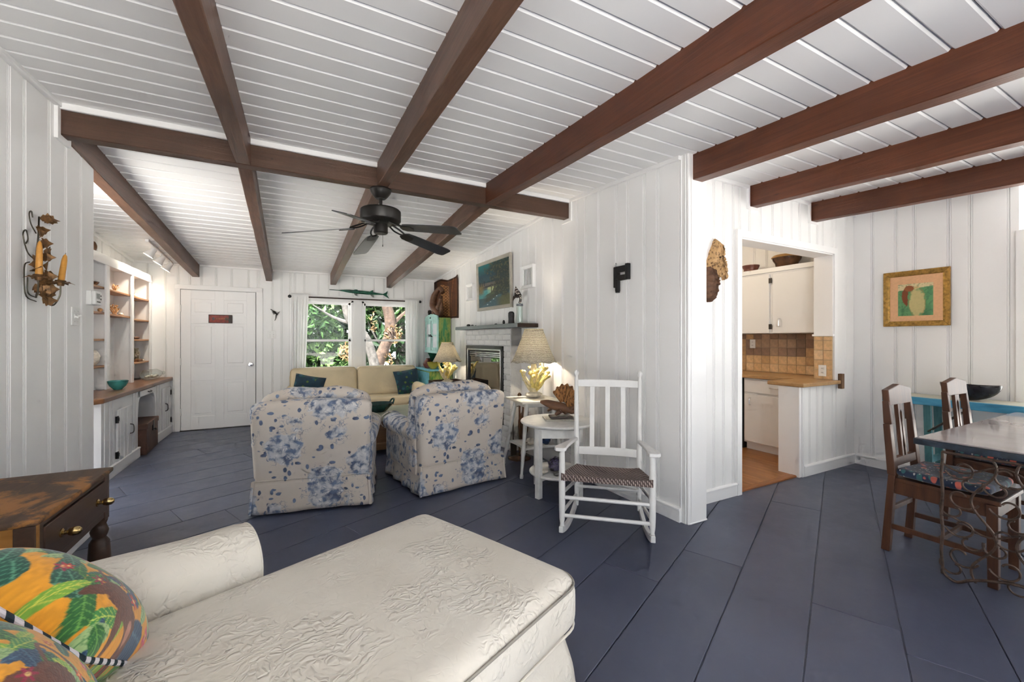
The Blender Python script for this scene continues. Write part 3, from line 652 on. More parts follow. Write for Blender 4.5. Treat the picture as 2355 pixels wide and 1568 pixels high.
for i, (y, z, s) in enumerate(((0.02, 0.44, 1.0), (0.05, 0.42, 0.9), (-0.005, 0.38, 0.8), (0.02, 0.30, 0.9), (0.04, 0.27, 0.9), (0.03, 0.24, 0.8), (-0.03, 0.22, 0.8), (0.035, 0.19, 1.0), (0.0, 0.17, 1.0), (-0.03, 0.15, 0.9), (0.02, 0.13, 1.0), (-0.02, 0.10, 1.0), (0.03, 0.09, 1.0), (0.0, 0.06, 1.0), (-0.02, 0.03, 0.9), (0.02, 0.01, 0.9), (0.045, 0.05, 0.8), (-0.035, 0.07, 0.9), (0.01, 0.115, 0.9), (0.02, 0.36, 0.8), (-0.05, 0.19, 0.7))):
    lx = 0.025+rr.uniform(0, 0.04); lf = MB(); leaf(lf, (lx, y-1.3*(lx-0.015), z), rr.uniform(-0.9, 0.9), 0.066*s, 0.066*s, rr.uniform(0.6, 2.2), rr.uniform(-1.2, 1.2)); lf.build('leaf', MT['rust_leaf'], sc, False)
for (cx, cy, cz) in ((0.076, -0.12, 0.10), (0.124, -0.03, 0.085)):
    cp = MB().lathe([(0, 0), (0.012, 0), (0.015, 0.008), (0.022, 0.028), (0.020, 0.03), (0.012, 0.012), (0, 0.01)], 14, (cx, cy, cz)).build('candle_cup', MT['rust_leaf'], sc)
    for k in range(6):
        lf = MB(); leaf(lf, (cx, cy, cz+0.006), -0.45, 0.05, 0.05, 0.0, k*PI/3+0.3); lf.build('cup_leaf', MT['rust_leaf'], sc, False)
def candle(lab, c, L, tip, seed):
    a = Vector(c); b = Vector(tip); t = thing('candle', lab, 'candle', c); d = b-a
    pts = [d*k for k in (0, 0.2, 0.5, 0.8, 0.94, 1.0)]; m = MB().tube(pts, [0.0135, 0.0135, 0.0128, 0.0115, 0.008, 0.002], 14)
    m.build('wax', MT['beeswax'], t); MB().tube([d, d*1.04, d*1.06+Vector((0.004, -0.008, -0.004))], 0.0012, 5).build('wick', MT['wire'], t)
candle('upright orange candle in the centre cup of the rusty sconce', (-1.150, 3.000, 1.632), 0.17, (-1.148, 3.004, 1.822), 1)
candle('leaning orange candle in the outer cup of the rusty sconce', (-1.102, 3.090, 1.618), 0.15, (-1.10, 3.137, 1.782), 2)
th = thing('thermostat', 'white thermostat at the end of the left wall above the switch', 'thermostat', (-1.226, 3.83, 1.60))
MB().box(0, 0.028, -0.058, 0.058, -0.048, 0.048).build('base', MT['white_plastic'], th, False, bevel=0.004)
MB().cushion((0.037, 0, 0), (0.022, 0.112, 0.096), 0.010, 8).build('cover', MT['white_plastic'], th)
MB().box(0.046, 0.0495, -0.035, 0.015, -0.005, 0.03).build('screen', MT['grey_screen'], th, False)
for k in range(3): MB().box(0.046, 0.0505, -0.03+0.02*k, -0.02+0.02*k, -0.03, -0.022).build('button', MT['dark_metal'], th, False)
for k in range(2): MB().box(0.046, 0.0505, 0.028, 0.038, -0.01+0.022*k, 0.0+0.022*k).build('button', MT['dark_metal'], th, False)
def switch(lab, loc, rz, n=2):
    t = thing('light_switch', lab, 'light switch', loc, rz)
    MB().box(0, 0.007, -0.058, 0.058, -0.058, 0.058).build('plate', MT['white_plastic'], t, False, bevel=0.003)
    for k in range(n):
        y = -0.023+0.046*k
        MB().box(0.006, 0.010, y-0.006, y+0.006, -0.013, 0.013).build('toggle_slot', MT['white_plastic'], t, False, bevel=0.001, seg=1)
        MB().bar((0.008, y, 0.0), (0.026, y, 0.010 if k else -0.010), 0.009, 0.011).build('toggle', MT['white_plastic'], t, False, bevel=0.002)
        for z in (-0.032, 0.032): MB().lathe([(0, 0), (0.0035, 0), (0.0035, 0.0015), (0, 0.002)], 8, M=Matrix.Translation((0.007, y, z)) @ Matrix.Rotation(R(90), 4, 'Y')).build('screw', MT['chrome'], t)
switch('white double light switch below the thermostat on the left wall', (-1.226, 3.62, 1.465), 0)
switch('white double switch plate between the door and the curtain', (-0.30, 7.486, 1.39), R(-90))
# small dark metal bird ornament near the door
ob = thing('bird_ornament', 'small dark metal bird ornament on the wall right of the door', 'ornament', (-0.26, 7.486, 1.70))
MB().tube(crv([(-0.055, -0.02, 0.085), (-0.01, -0.03, 0.05), (0.02, -0.035, 0.02), (0.035, -0.03, -0.005)], 12), [0.006]*3+[0.010, 0.014, 0.017, 0.017, 0.014]+[0.012]*5, 8).build('body', MT['dark_metal'], ob)
MB().tube(crv([(0.02, -0.03, 0.0), (0.015, -0.03, -0.05), (0.0, -0.03, -0.09)], 8), [0.010, 0.010, 0.009, 0.008, 0.007, 0.006, 0.005, 0.005, 0.004], 6).build('tail', MT['dark_metal'], ob)
for s in (-1, 1): MB().prism([(0, 0), (-0.06*s, 0.045), (-0.03*s, -0.01)], lambda u, v, k: (0.015+u, -0.03+k, 0.015+v), -0.003, 0.003).build('wing', MT['dark_metal'], ob, False)

# ------------------------------------------------------------------ track light near the bookcase
tk = thing('track_light', 'white three-head track spotlight on the ceiling before the bookcase', 'track light', (-1.52, 6.85, zc(6.85)))
MB().bar((0, -0.55, -0.016+0.042), (0, 0.60, -0.016-0.046), 0.034, 0.03).build('track', TRIM, tk, False, bevel=0.003)
def lampmat(name, c, s):
    t = NT(name); t.b.inputs['Base Color'].default_value = (1, 1, 1, 1); t.b.inputs['Emission Color'].default_value = (*c, 1); t.b.inputs['Emission Strength'].default_value = s; MT[name] = t.m; return t.m
lampmat('bulb_warm', (1.0, 0.80, 0.52), 14.0); lampmat('spot_face', (1.0, 0.90, 0.72), 10.0)
for k, yy in enumerate((-0.36, 0.03, 0.40)):
    zz = zc(6.85+yy)-zc(6.85)-0.03
    Mx = Matrix.Translation((0, yy, zz-0.07)) @ Matrix.Rotation(R(-6), 4, 'X') @ Matrix.Rotation(R(34), 4, 'Y')
    h = MB().lathe([(0, 0.055), (0.022, 0.055), (0.03, 0.04), (0.036, 0.0), (0.050, -0.045), (0.058, -0.062), (0.054, -0.062), (0.046, -0.040), (0.0, -0.036)], 20, M=Mx).build('spot_head', TRIM, tk)
    MB().tube([(0, yy, zz+0.005), (0, yy, zz-0.03)], 0.009, 8).build('stem', TRIM, tk)
    MB().lathe([(0, -0.056), (0.050, -0.056), (0.050, -0.058), (0, -0.0581)], 18, M=Mx).build('spot_lens', MT['spot_face'], tk)
    ld = bpy.data.lights.new('spot', 'SPOT'); ld.energy = 13; ld.color = (1.0, 0.90, 0.74); ld.spot_size = R(120); ld.spot_blend = 0.7; ld.shadow_soft_size = 0.05
    lo = bpy.data.objects.new('track_spot', ld); COL.objects.link(lo); lo.parent = tk; lo.location = (-0.02, yy, zz-0.145); lo.rotation_euler = (R(-6), R(34), 0)

# ------------------------------------------------------------------ plaque on the door, fish over the window
pq = thing('door_plaque', 'red painted wooden plaque with palm motifs on the white door', 'plaque', (-0.955, 7.461, 1.62))
simple('plaque_red', (0.30, 0.035, 0.018), 0.5, 0, 0.35, 30); simple('plaque_dark', (0.035, 0.02, 0.015), 0.6); simple('plaque_teal', (0.03, 0.10, 0.11), 0.5); simple('plaque_green', (0.02, 0.055, 0.025), 0.5, 0, 0.3, 30)
MB().box(-0.145, 0.145, -0.018, 0, -0.062, 0.062).build('board', MT['plaque_dark'], pq, False, bevel=0.003)
MB().box(-0.137, 0.10, -0.020, -0.012, -0.054, 0.052).build('red_field', MT['plaque_red'], pq, False, bevel=0.001)
def palm(m, x, z, s, y):
    for k in range(7):
        a = k*2*PI/7; p = [(0, 0), (0.5, 0.13), (1, 0), (0.5, -0.13)]
        m.prism([(x+s*(u*math.cos(a)-v*math.sin(a)), z+s*(u*math.sin(a)+v*math.cos(a))) for u, v in p], lambda u, v, t: (u, t, v), y-0.001, y+0.001)
    m.box(x-s*0.08, x+s*0.08, y-0.001, y+0.001, z-s*1.3, z)
mp = MB(); palm(mp, -0.085, 0.005, 0.026, -0.0212); mp.build('palm_motif', MT['plaque_teal'], pq, False)
mp = MB(); palm(mp, 0.075, 0.005, 0.034, -0.0212); palm(mp, 0.105, -0.01, 0.024, -0.0206); mp.build('palm_motif', MT['plaque_green'], pq, False)
mp = MB()
for k in range(7): mp.box(-0.05+0.016*k, -0.041+0.016*k, -0.0215, -0.0205, -0.006+0.004*(k % 2), 0.008+0.004*((k+1) % 2))
simple('plaque_gold', (0.45, 0.20, 0.06), 0.5); mp.build('worn_lettering', MT['plaque_gold'], pq, False)
fs = thing('fish_sculpture', 'long green needle-nosed fish sculpture mounted above the window', 'sculpture', (1.0, 7.486, 2.115))
simple('fish_green', (0.012, 0.105, 0.062), 0.25, 0, 0.4, 18); simple('fish_silver', (0.18, 0.20, 0.18), 0.3, 0.3, 0.3, 60)
P = crv([(-0.48, -0.035, 0.020), (-0.34, -0.035, 0.018), (-0.26, -0.035, 0.016), (-0.15, -0.035, 0.010), (0.05, -0.035, 0.0), (0.22, -0.035, -0.008), (0.34, -0.035, -0.016), (0.40, -0.035, -0.018)], 42)
rad = []
for p in P:
    x = p[0]; rad.append(0.006 if x < -0.34 else (0.006+(x+0.34)/0.16*0.020 if x < -0.18 else (0.026+0.004*math.sin((x+0.18)*7) if x < 0.15 else max(0.008, 0.027-(x-0.15)/0.25*0.019))))
MB().tube(P, rad, 12).build('body', MT['fish_green'], fs)
def fin(pts, n='fin', mt='fish_green'): MB().prism(pts, lambda u, v, t: (u, t, v), -0.039, -0.031).build(n, MT[mt], fs, False)
fin([(-0.11, 0.02), (-0.085, 0.045), (-0.045, 0.045), (-0.03, 0.02)]); fin([(0.14, 0.012), (0.19, 0.042), (0.215, 0.05), (0.215, 0.02), (0.23, 0.0)])
fin([(-0.10, -0.02), (-0.08, -0.055), (-0.04, -0.062), (-0.05, -0.02)], mt='fish_silver'); fin([(0.16, -0.028), (0.20, -0.07), (0.23, -0.075), (0.215, -0.03)], mt='fish_silver')
fin([(0.38, -0.006), (0.43, 0.022), (0.455, 0.05), (0.452, 0.01), (0.44, -0.018), (0.46, -0.05), (0.485, -0.085), (0.43, -0.055), (0.385, -0.03)], 'tail_fin')

# ------------------------------------------------------------------ curtain rod and sheers
rod = thing('curtain_rod', 'dark brown curtain rod with round finials above the window', 'curtain rod', (1.0, 7.42, 1.995))
MB().tube([(-1.045, 0, 0.0), (1.01, 0, 0.0)], 0.011, 10).build('rod', MT['dark_wood'], rod)
for x in (-1.055, 1.02): MB().lathe([(0, -0.025), (0.014, -0.022), (0.024, -0.006), (0.024, 0.010), (0.012, 0.024), (0, 0.026)], 14, M=Matrix.Translation((x, 0, 0)) @ Matrix.Rotation(R(90), 4, 'Y')).build('finial', MT['black_iron'], rod)
for x in (-1.02, 0.985): MB().box(x-0.006, x+0.006, 0, 0.066, -0.008, 0.008).box(x-0.012, x+0.012, 0.06, 0.066, -0.05, 0.02).build('bracket', MT['dark_metal'], rod, False)
def sheer():
    t = NT('white_sheer'); t.col((0.94, 0.94, 0.935)).rough(0.9); out = t.t.nodes['Material Output']; tl = t.n('BsdfTranslucent'); tl.inputs[0].default_value = (0.97, 0.97, 0.96, 1); tr = t.n('BsdfTransparent')
    m1 = t.n('MixShader'); m1.inputs[0].default_value = 0.4; t.t.links.new(t.b.outputs[0], m1.inputs[1]); t.t.links.new(tl.outputs[0], m1.inputs[2])
    m2 = t.n('MixShader'); m2.inputs[0].default_value = 0.05; t.t.links.new(m1.outputs[0], m2.inputs[1]); t.t.links.new(tr.outputs[0], m2.inputs[2]); t.t.links.new(m2.outputs[0], out.inputs[0]); MT['sheer'] = t.m; return t.m
SHEER = sheer()
def curtain(lab, x0, x1, xb0, xb1, seed):
    rr = random.Random(seed); ph = [rr.uniform(0, 6) for _ in range(4)]; m = MB()
    def fn(u, v):
        z = 2.045-v*1.42; k = min(1, max(0, (v-0.03)/0.08)); a = x0+(x1-x0)*u; b = xb0+(xb1-xb0)*u; x = a+(b-a)*v
        y = 0.016*k*math.sin(u*2*PI*5.5+ph[0])+0.008*k*math.sin(u*2*PI*9+ph[1]+v*2)
        if 0.015 < v < 0.06: y -= 0.0
        return (x-1.0, y-0.014*(1-k)-0.004, z-2.0)
    m.grid(90, 40, fn)
    t = thing('sheer_curtain', lab, 'curtain', (1.0, 7.415, 2.0), 0, 'sheer curtains at the window'); o = m.build('cloth', SHEER, t)
    md = o.modifiers.new('thickness', 'SOLIDIFY'); md.thickness = 0.0012
    return t
curtain('white sheer curtain at the left side of the window', -0.03, 0.215, -0.025, 0.165, 1); curtain('white sheer curtain at the right side of the window', 1.745, 2.0, 1.765, 1.965, 2)
# ------------------------------------------------------------------ fabrics
def toile():
    t = NT('blue_toile_fabric'); base = t.co()
    def warp(scale, amt, src):
        nz = t.n('TexNoise'); nz.inputs['Scale'].default_value = scale; nz.inputs['Detail'].default_value = 2.0; t.t.links.new(src, nz.inputs['Vector'])
        w1 = t.n('VectorMath', operation='MULTIPLY_ADD'); t.t.links.new(nz.outputs['Color'], w1.inputs[0]); w1.inputs[1].default_value = (amt, amt, amt); t.t.links.new(src, w1.inputs[2]); return w1.outputs[0]
    wc = warp(11.0, 0.07, base); wf = warp(30.0, 0.022, wc)
    A = t.vor(4.1, wc, rand=0.8); ad = t.math('ADD', A.outputs['Distance'], t.math('MULTIPLY', t.math('SUBTRACT', t.noise(16.0, 3.0), 0.5), 0.42))
    big = t.ramp(ad, [(0.46, 1.0), (0.52, 0.0)]); core = t.ramp(ad, [(0.22, 1.0), (0.40, 0.0)])
    B = t.vor(19.0, wf); petal = t.ramp(B.outputs['Distance'], [(0.22, 0.0), (0.55, 1.0)])                      # white petals shading to blue edges
    E = t.vor(36.0, wf, 'DISTANCE_TO_EDGE'); veins = t.ramp(E.outputs['Distance'], [(0.03, 1.0), (0.11, 0.0)])
    blot = t.ramp(t.noise(20.0, 3.0, wc), [(0.42, 0.25), (0.58, 1.0)])
    f1 = t.math('MULTIPLY', t.math('MAXIMUM', t.math('MULTIPLY', petal, blot), t.math('MULTIPLY', veins, t.math('MULTIPLY', blot, 1.0))), big)
    f = f1
    for sc, rot, th in (((1, 1, 1.7), (0.5, 0.4, 0.2), 15.0), ((1.6, 1, 1), (0.2, 0.9, 0.7), 17.0)):              # small scattered leaves in two directions
        C = t.vor(th, warp(18.0, 0.02, t.co(sc, rot))); lf = t.ramp(C.outputs['Distance'], [(0.30, 1.0), (0.36, 0.0)]); sep = t.n('SeparateColor'); t.t.links.new(C.outputs['Color'], sep.inputs[0])
        ring = t.ramp(ad, [(0.50, 0.0), (0.56, 1.0)]); f = t.math('MAXIMUM', f, t.math('MULTIPLY', t.math('MULTIPLY', lf, t.math('GREATER_THAN', sep.outputs[0], 0.72)), ring))
    spray = t.ramp(ad, [(0.50, 0.0), (0.53, 1.0), (0.66, 0.0)]); f = t.math('MAXIMUM', f, t.math('MULTIPLY', t.math('MULTIPLY', spray, veins), t.ramp(t.noise(13.0, 2.0), [(0.5, 0.0), (0.56, 0.9)])))
    white = t.mix(t.math('MULTIPLY', big, 0.85), t.ramp(t.noise(3.0, 3.0), [(0.3, (0.60, 0.53, 0.46)), (0.7, (0.66, 0.60, 0.54))]), (0.70, 0.70, 0.70))
    blue = t.ramp(t.noise(14.0, 2.0), [(0.35, (0.055, 0.082, 0.165)), (0.65, (0.14, 0.21, 0.35))])
    t.col(t.mix(t.math('MINIMUM', f, 0.93), white, blue)).rough(0.85, 0, 0.25); t.bump(t.noise(5.0, 4.0), 0.25, 0.02); t.b.inputs['Sheen Weight'].default_value = 0.15; MT['toile'] = t.m; return t.m
TOILE = toile()
def fabric(name, c, var=0.07, bs=0.3, scale=4.0, bscale=8.0, dist=0.02):
    t = NT(name); n = t.noise(scale, 4.0); t.col(t.ramp(n, [(0.3, tuple(q*(1-var) for q in c)), (0.7, tuple(min(1, q*(1+var)) for q in c))])).rough(0.85, 0, 0.25)
    t.bump(t.noise(bscale, 5.0), bs, dist); t.b.inputs['Sheen Weight'].default_value = 0.1; MT[name] = t.m; return t.m
fabric('cream_sofa', (0.73, 0.61, 0.41)); fabric('cream_piping', (0.55, 0.45, 0.29))
def leafy(name, base, cols, s=22.0, thr=0.30):
    t = NT(name); wc = t.co((1, 1, 0.45), (0.4, 0.5, 0.6)); c = t.ramp(t.noise(9.0, 3.0), [(0.3, base), (0.7, tuple(q*1.9 for q in base))])
    for i, (col, sc, th) in enumerate(cols):
        v = t.vor(sc, t.co((1, 1, 0.38), (0.4+i, 0.5*i, 0.6))); sp = t.n('SeparateColor'); t.t.links.new(v.outputs['Color'], sp.inputs[0])
        f = t.math('MULTIPLY', t.ramp(v.outputs['Distance'], [(th, 1.0), (th+0.06, 0.0)]), t.math('GREATER_THAN', sp.outputs[i % 3], 0.55)); c = t.mix(f, c, col)
    t.col(c).rough(0.85); t.b.inputs['Sheen Weight'].default_value = 0.25; t.bump(t.noise(40.0, 3.0), 0.3, 0.004); MT[name] = t.m; return t.m
leafy('dark_leaf_velvet', (0.006, 0.026, 0.045), [((0.02, 0.10, 0.14), 12, 0.36), ((0.13, 0.20, 0.04), 15, 0.27), ((0.005, 0.075, 0.06), 13, 0.36)])
leafy('navy_floral', (0.006, 0.014, 0.035), [((0.03, 0.12, 0.13), 26, 0.32), ((0.55, 0.12, 0.085), 24, 0.32), ((0.45, 0.42, 0.40), 55, 0.22), ((0.02, 0.05, 0.13), 24, 0.3)])

# ------------------------------------------------------------------ slipcovered armchairs
def armchair(lab, loc, rz, cloth):
    t = thing('armchair', lab, 'armchair', loc, rz, 'blue floral armchairs'); t.scale = (1.06, 1, 1)
    def bk(p):
        z = p[2]; k = (z+0.31)/0.62; return (p[0]*(0.97+0.05*max(0, k)), p[1]-0.045*max(0, k)+0.012*math.cos(p[0]*3.5), z+0.012*math.cos(p[0]*5)*max(0, k))
    MB().cushion((0, 0.085, 0.525), (0.80, 0.17, 0.64), 0.055, 18, bk).build('backrest', cloth, t)
    def cu(p): return (p[0]*(1-0.03*(p[2]/0.25)), p[1]-0.02*p[2]-0.02*math.cos(p[0]*3.6)*(1 if p[1] > 0 else 0), p[2]+0.02*math.cos(p[0]*7.0)*(p[2] > 0)-0.012*math.cos(p[0]*17)*(p[2] > 0))
    MB().cushion((0, 0.235, 0.665), (0.80, 0.19, 0.50), 0.085, 18, cu).build('back_cushion', cloth, t)
    for s in (-1, 1):
        m = MB(); pr = []
        for k in range(25):                     # rolled arm section in (x,z)
            a = -PI*0.5+2*PI*k/24
            pr.append((0.088*math.cos(a)*s, 0.505+0.072*math.sin(a)))
        def arm(u, v, pr=pr, s=s):
            k = u*24; i = int(k) % 24; p = pr[i]; y = 0.10+0.72*v; b = 1+0.16*math.sin(min(1, v*1.2)*PI*0.5); e = 1.0 if 0.04 < v < 0.965 else 0.82
            return (s*0.345+p[0]*b*e, y, 0.505+(p[1]-0.505)*b*e+0.012*v)
        m.grid(24, 18, arm, wrapu=True); n0 = len(m.V)
        m.F.append(tuple(n0-24+i for i in range(24))); m.F.append(tuple(range(23, -1, -1)))
        m.build('arm', cloth, t)
        MB().cushion((s*0.345, 0.45, 0.33), (0.13, 0.74, 0.34), 0.03, 10).build('side_panel', cloth, t)
        MB().tube(crv([(s*0.345+0.095*s*math.cos(a)*1.13, 0.822, 0.517+0.085*math.sin(a)) for a in np.linspace(0, 2*PI, 13)[:-1]], 36, True), 0.005, 6, True).build('piping', cloth, t)
    MB().cushion((0, 0.52, 0.40), (0.60, 0.60, 0.17), 0.05, 10).build('seat_cushion', cloth, t)
    MB().cushion((0, 0.48, 0.24), (0.66, 0.68, 0.16), 0.02, 6).build('seat_base', cloth, t)
    # skirt: four panels with pleats, flaring towards the floor
    def skirt(a, b, pleats, nm):
        a = Vector(a); b = Vector(b); e = (b-a).normalized(); n = Vector((e.y, -e.x)); L = (b-a).length
        def fn(u, v):
            z = 0.255-v*0.238; fl = 0.022*v+0.010*v*math.sin(u*PI*2*pleats)+0.004*math.sin(u*23)*v; ex = (u-0.5)*0.05*v
            p = a+e*(L*u)+e*ex+n*fl; return (p.x, p.y, z)
        o = MB().grid(44, 8, fn).build(nm, cloth, t); md = o.modifiers.new('thickness', 'SOLIDIFY'); md.thickness = 0.006; md.offset = -1
        return o
    X = 0.385; skirt((-X, 0.005), (X, 0.005), 1.2, 'skirt_panel'); skirt((X, 0.005), (X, 0.80), 4, 'skirt_panel'); skirt((X, 0.80), (-X, 0.80), 3, 'skirt_panel'); skirt((-X, 0.80), (-X, 0.005), 4, 'skirt_panel')
    for x in (-X, X): MB().tube(crv([(x*1.0, 0.0, 0.255), (x*1.02, -0.012, 0.14), (x*1.035, -0.026, 0.018)], 8), 0.010, 6).build('corner_pleat', cloth, t)
    MB().tube([(-X, -0.002, 0.258), (X, -0.002, 0.258)], 0.005, 6).build('piping', cloth, t)
    return t
armchair('blue floral skirted armchair at left, its back squarely to the camera', (0.130, 3.55, 0), R(-12), TOILE)
armchair('blue floral skirted armchair at right, turned beside the white side tables', (1.345, 3.47, 0), R(8), TOILE)

# ------------------------------------------------------------------ sofa with two cushions
sf = thing('sofa', 'cream two-cushion sofa under the window', 'sofa', (0.905, 7.38, 0))
MB().cushion((0, -0.42, 0.19), (1.96, 0.82, 0.24), 0.03, 12).build('base', MT['cream_sofa'], sf)
MB().cushion((0, -0.08, 0.45), (1.92, 0.16, 0.70), 0.06, 14).build('back_frame', MT['cream_sofa'], sf)
for s in (-1, 1):
    def bc_(p, s=s): return (p[0], p[1]+0.10*(p[2]/0.46)+(0.03*math.cos(p[0]*2.9)*math.cos(p[2]*5.5) if p[1] < 0 else 0)*-1, p[2]+0.012*math.cos(p[0]*3))
    c = MB().cushion((s*0.478, -0.255, 0.635), (0.95, 0.20, 0.47), 0.06, 18, bc_).build('back_cushion', MT['cream_sofa'], sf)
    rim = [(s*0.478+x*0.965, -0.255-0.075+0.10*(z/0.46), 0.635+z) for x, z in [(-0.485, -0.2), (-0.485, 0.19), (-0.45, 0.235), (0.45, 0.235), (0.485, 0.19), (0.485, -0.2)]]
    MB().tube(rim, 0.006, 6).build('piping', MT['cream_piping'], sf)
    MB().cushion((s*0.912, -0.42, 0.44), (0.19, 0.86, 0.36), 0.09, 14).build('arm', MT['cream_sofa'], sf)
MB().cushion((0, -0.53, 0.35), (1.70, 0.60, 0.15), 0.05, 16, lambda p: (p[0], p[1], p[2]+0.01*math.cos(p[0]*2))).build('seat_cushion', MT['cream_sofa'], sf)
for x in (-0.9, 0.9):
    for y in (-0.78, -0.08): MB().box(x-0.03, x+0.03, y-0.03, y+0.03, 0, 0.08).build('foot', MT['dark_wood'], sf, False, bevel=0.004)
def pillow(name, lab, loc, rot, sx, sy, th, mat, n=20, group=None):
    t = thing(name, lab, 'cushion', loc, 0, group); t.rotation_euler = rot; m = MB()
    def P(u, v, s):
        a = u*2-1; b = v*2-1; e = (1-abs(a)**2.4)*(1-abs(b)**2.4); pin = 1-0.07*(1-abs(a))*0-0.06*(a*a)*(1-b*b)*0
        x = a*sx/2*(1-0.10*(1-b*b)*abs(a)**3*-1-0.08*(b*b)*0); x = a*sx/2*(0.93+0.07*b*b); y = b*sy/2*(0.93+0.07*a*a)
        return (x, y, s*th/2*max(0, e)**0.55)
    m.grid(n, n, lambda u, v: P(u, v, 1)); m.grid(n, n, lambda u, v: P(u, v, -1), flip=True); m.build('cover', mat, t, ang=80)
    edge = [P(u, 0, 0) for u in np.linspace(0, 1, 9)][:-1]+[P(1, v, 0) for v in np.linspace(0, 1, 9)][:-1]+[P(1-u, 1, 0) for u in np.linspace(0, 1, 9)][:-1]+[P(0, 1-v, 0) for v in np.linspace(0, 1, 9)][:-1]
    MB().tube(edge, 0.005, 6, True).build('welt', mat, t); return t
pillow('throw_pillow', 'dark teal leaf-print cushion at the left end of the cream sofa', (0.20, 6.97, 0.60), (R(68), R(12), R(-6)), 0.42, 0.36, 0.13, MT['dark_leaf_velvet'])
pillow('throw_pillow', 'larger navy leaf-print cushion at the right end of the cream sofa', (1.68, 6.92, 0.62), (R(70), R(-6), R(10)), 0.42, 0.40, 0.14, MT['dark_leaf_velvet'])

# ------------------------------------------------------------------ coffee table with bowl
wood('pale_green_wood', (0.30, 0.33, 0.25), (0.45, 0.46, 0.36), 0.35, (3, 24, 24)); wood('oak_brown', (0.11, 0.055, 0.025), (0.20, 0.11, 0.052), 0.45, (3, 24, 24))
ctb = thing('coffee_table', 'low wooden coffee table with pale green top between sofa and armchairs', 'coffee table', (0.93, 5.32, 0), R(4))
MB().box(-0.58, 0.58, -0.42, 0.42, 0.385, 0.42).build('tabletop', MT['pale_green_wood'], ctb, False, bevel=0.006)
MB().box(-0.54, 0.54, -0.38, 0.38, 0.13, 0.385).build('chest', MT['oak_brown'], ctb, False, bevel=0.004)
for k in range(3): MB().box(-0.50+0.34*k, -0.18+0.34*k, -0.392, -0.378, 0.16, 0.36).build('drawer', MT['oak_brown'], ctb, False, bevel=0.003)
MB().box(-0.56, 0.56, -0.40, 0.40, 0.05, 0.13).build('plinth', MT['oak_brown'], ctb, False, bevel=0.008)
for x in (-0.5, 0.5):
    for y in (-0.34, 0.34): MB().lathe([(0, 0), (0.03, 0), (0.04, 0.02), (0.04, 0.05), (0, 0.05)], 12, (x, y, 0)).build('foot', MT['oak_brown'], ctb)
hb = thing('handled_bowl', 'dark teal handled bowl on the coffee table', 'bowl', (0.93, 5.35, 0.421), R(10))
MB().lathe([(0, 0.0), (0.075, 0.0), (0.082, 0.008), (0.13, 0.07), (0.15, 0.105), (0.144, 0.107), (0.12, 0.07), (0.07, 0.018), (0, 0.014)], 28, sx=1.25).build('bowl', MT['dark_teal_glaze'], hb, ang=50)
for s in (-1, 1): MB().tube(crv([(s*0.165, -0.06, 0.09), (s*0.19, -0.035, 0.135), (s*0.195, 0.0, 0.145), (s*0.19, 0.035, 0.135), (s*0.165, 0.06, 0.09)], 14), 0.011, 8).build('handle', MT['dark_teal_glaze'], hb)

# ------------------------------------------------------------------ fireplace
simple('white_brick', (0.72, 0.715, 0.70), 0.55, 0, 0.05, 8, 0.7, 45); wood('slate_wood', (0.17, 0.205, 0.20), (0.27, 0.305, 0.295), 0.5, (24, 2.5, 24)); simple('insert_black', (0.014, 0.014, 0.015), 0.35, 0.2)
simple('insert_steel', (0.35, 0.35, 0.36), 0.22, 1.0, 0.05)
def dark_glass():
    t = NT('fire_glass'); t.col((0.012, 0.012, 0.013)).rough(0.03, 0, 1.0); t.b.inputs['Coat Weight'].default_value = 1.0; t.b.inputs['Coat Roughness'].default_value = 0.02; t.b.inputs['Coat IOR'].default_value = 2.4; MT['fire_glass'] = t.m; return t.m
dark_glass()
RW = math.atan(0.02909)
fp = thing('fireplace', 'white painted brick fireplace surround with a black glass-fronted insert', 'fireplace', (wx(4.35)-0.012, 4.35, 0), RW)
MB().box(-0.142, 0.0, 0.0, 0.19, 0, 1.452).box(-0.142, 0, 1.285, 1.345, 0, 1.452).box(-0.142, 0, 0.0, 1.345, 1.235, 1.452).box(-0.142, 0, 0.0, 1.345, 0, 0.28).build('surround', MT['white_brick'], fp, False)
bp = MB().box(-0.009, 0.004, 0, 0.194, 0, 0.061); first = None
for r in range(21):
    z = 0.012+r*0.0685; off = 0.0 if r % 2 else -0.10; y = off
    while y < 1.345:
        a, b = max(0.004, y), min(1.341, y+0.194); y += 0.2
        if b-a < 0.03: continue
        if 0.24 < z < 1.20:
            if a > 0.17 and b < 1.29: continue
            if a < 0.17 < b: b = 0.172
            if a < 1.29 < b: a = 1.29
            if b-a < 0.03: continue
        if first is None: first = bp.build('brick', MT['white_brick'], fp, False, bevel=0.003, seg=1); first.location = (-0.142, a, z); first.scale = (1, (b-a)/0.194, 1)
        else: share('brick', first, fp, (-0.142, a, z), (0, 0, 0), (1, (b-a)/0.194, 1))
ins = MB().box(-0.170, -0.06, 0.172, 0.245, 0.28, 1.235).box(-0.170, -0.06, 1.205, 1.285, 0.28, 1.235).box(-0.170, -0.06, 0.172, 1.285, 1.16, 1.235).build('insert_frame', MT['insert_black'], fp, False, bevel=0.006)
MB().box(-0.174, -0.165, 0.215, 0.232, 0.285, 1.19).box(-0.174, -0.165, 1.218, 1.235, 0.285, 1.19).box(-0.174, -0.165, 0.215, 1.235, 1.175, 1.195).build('insert_trim', MT['insert_steel'], fp, False, bevel=0.003)
MB().box(-0.148, -0.138, 0.245, 1.205, 0.30, 1.08).build('fire_glass', MT['fire_glass'], fp, False)
for k in range(3): MB().box(-0.156, -0.135, 0.245, 1.205, 1.088+0.024*k, 1.104+0.024*k).build('louvre', MT['insert_steel'], fp, False, bevel=0.002)
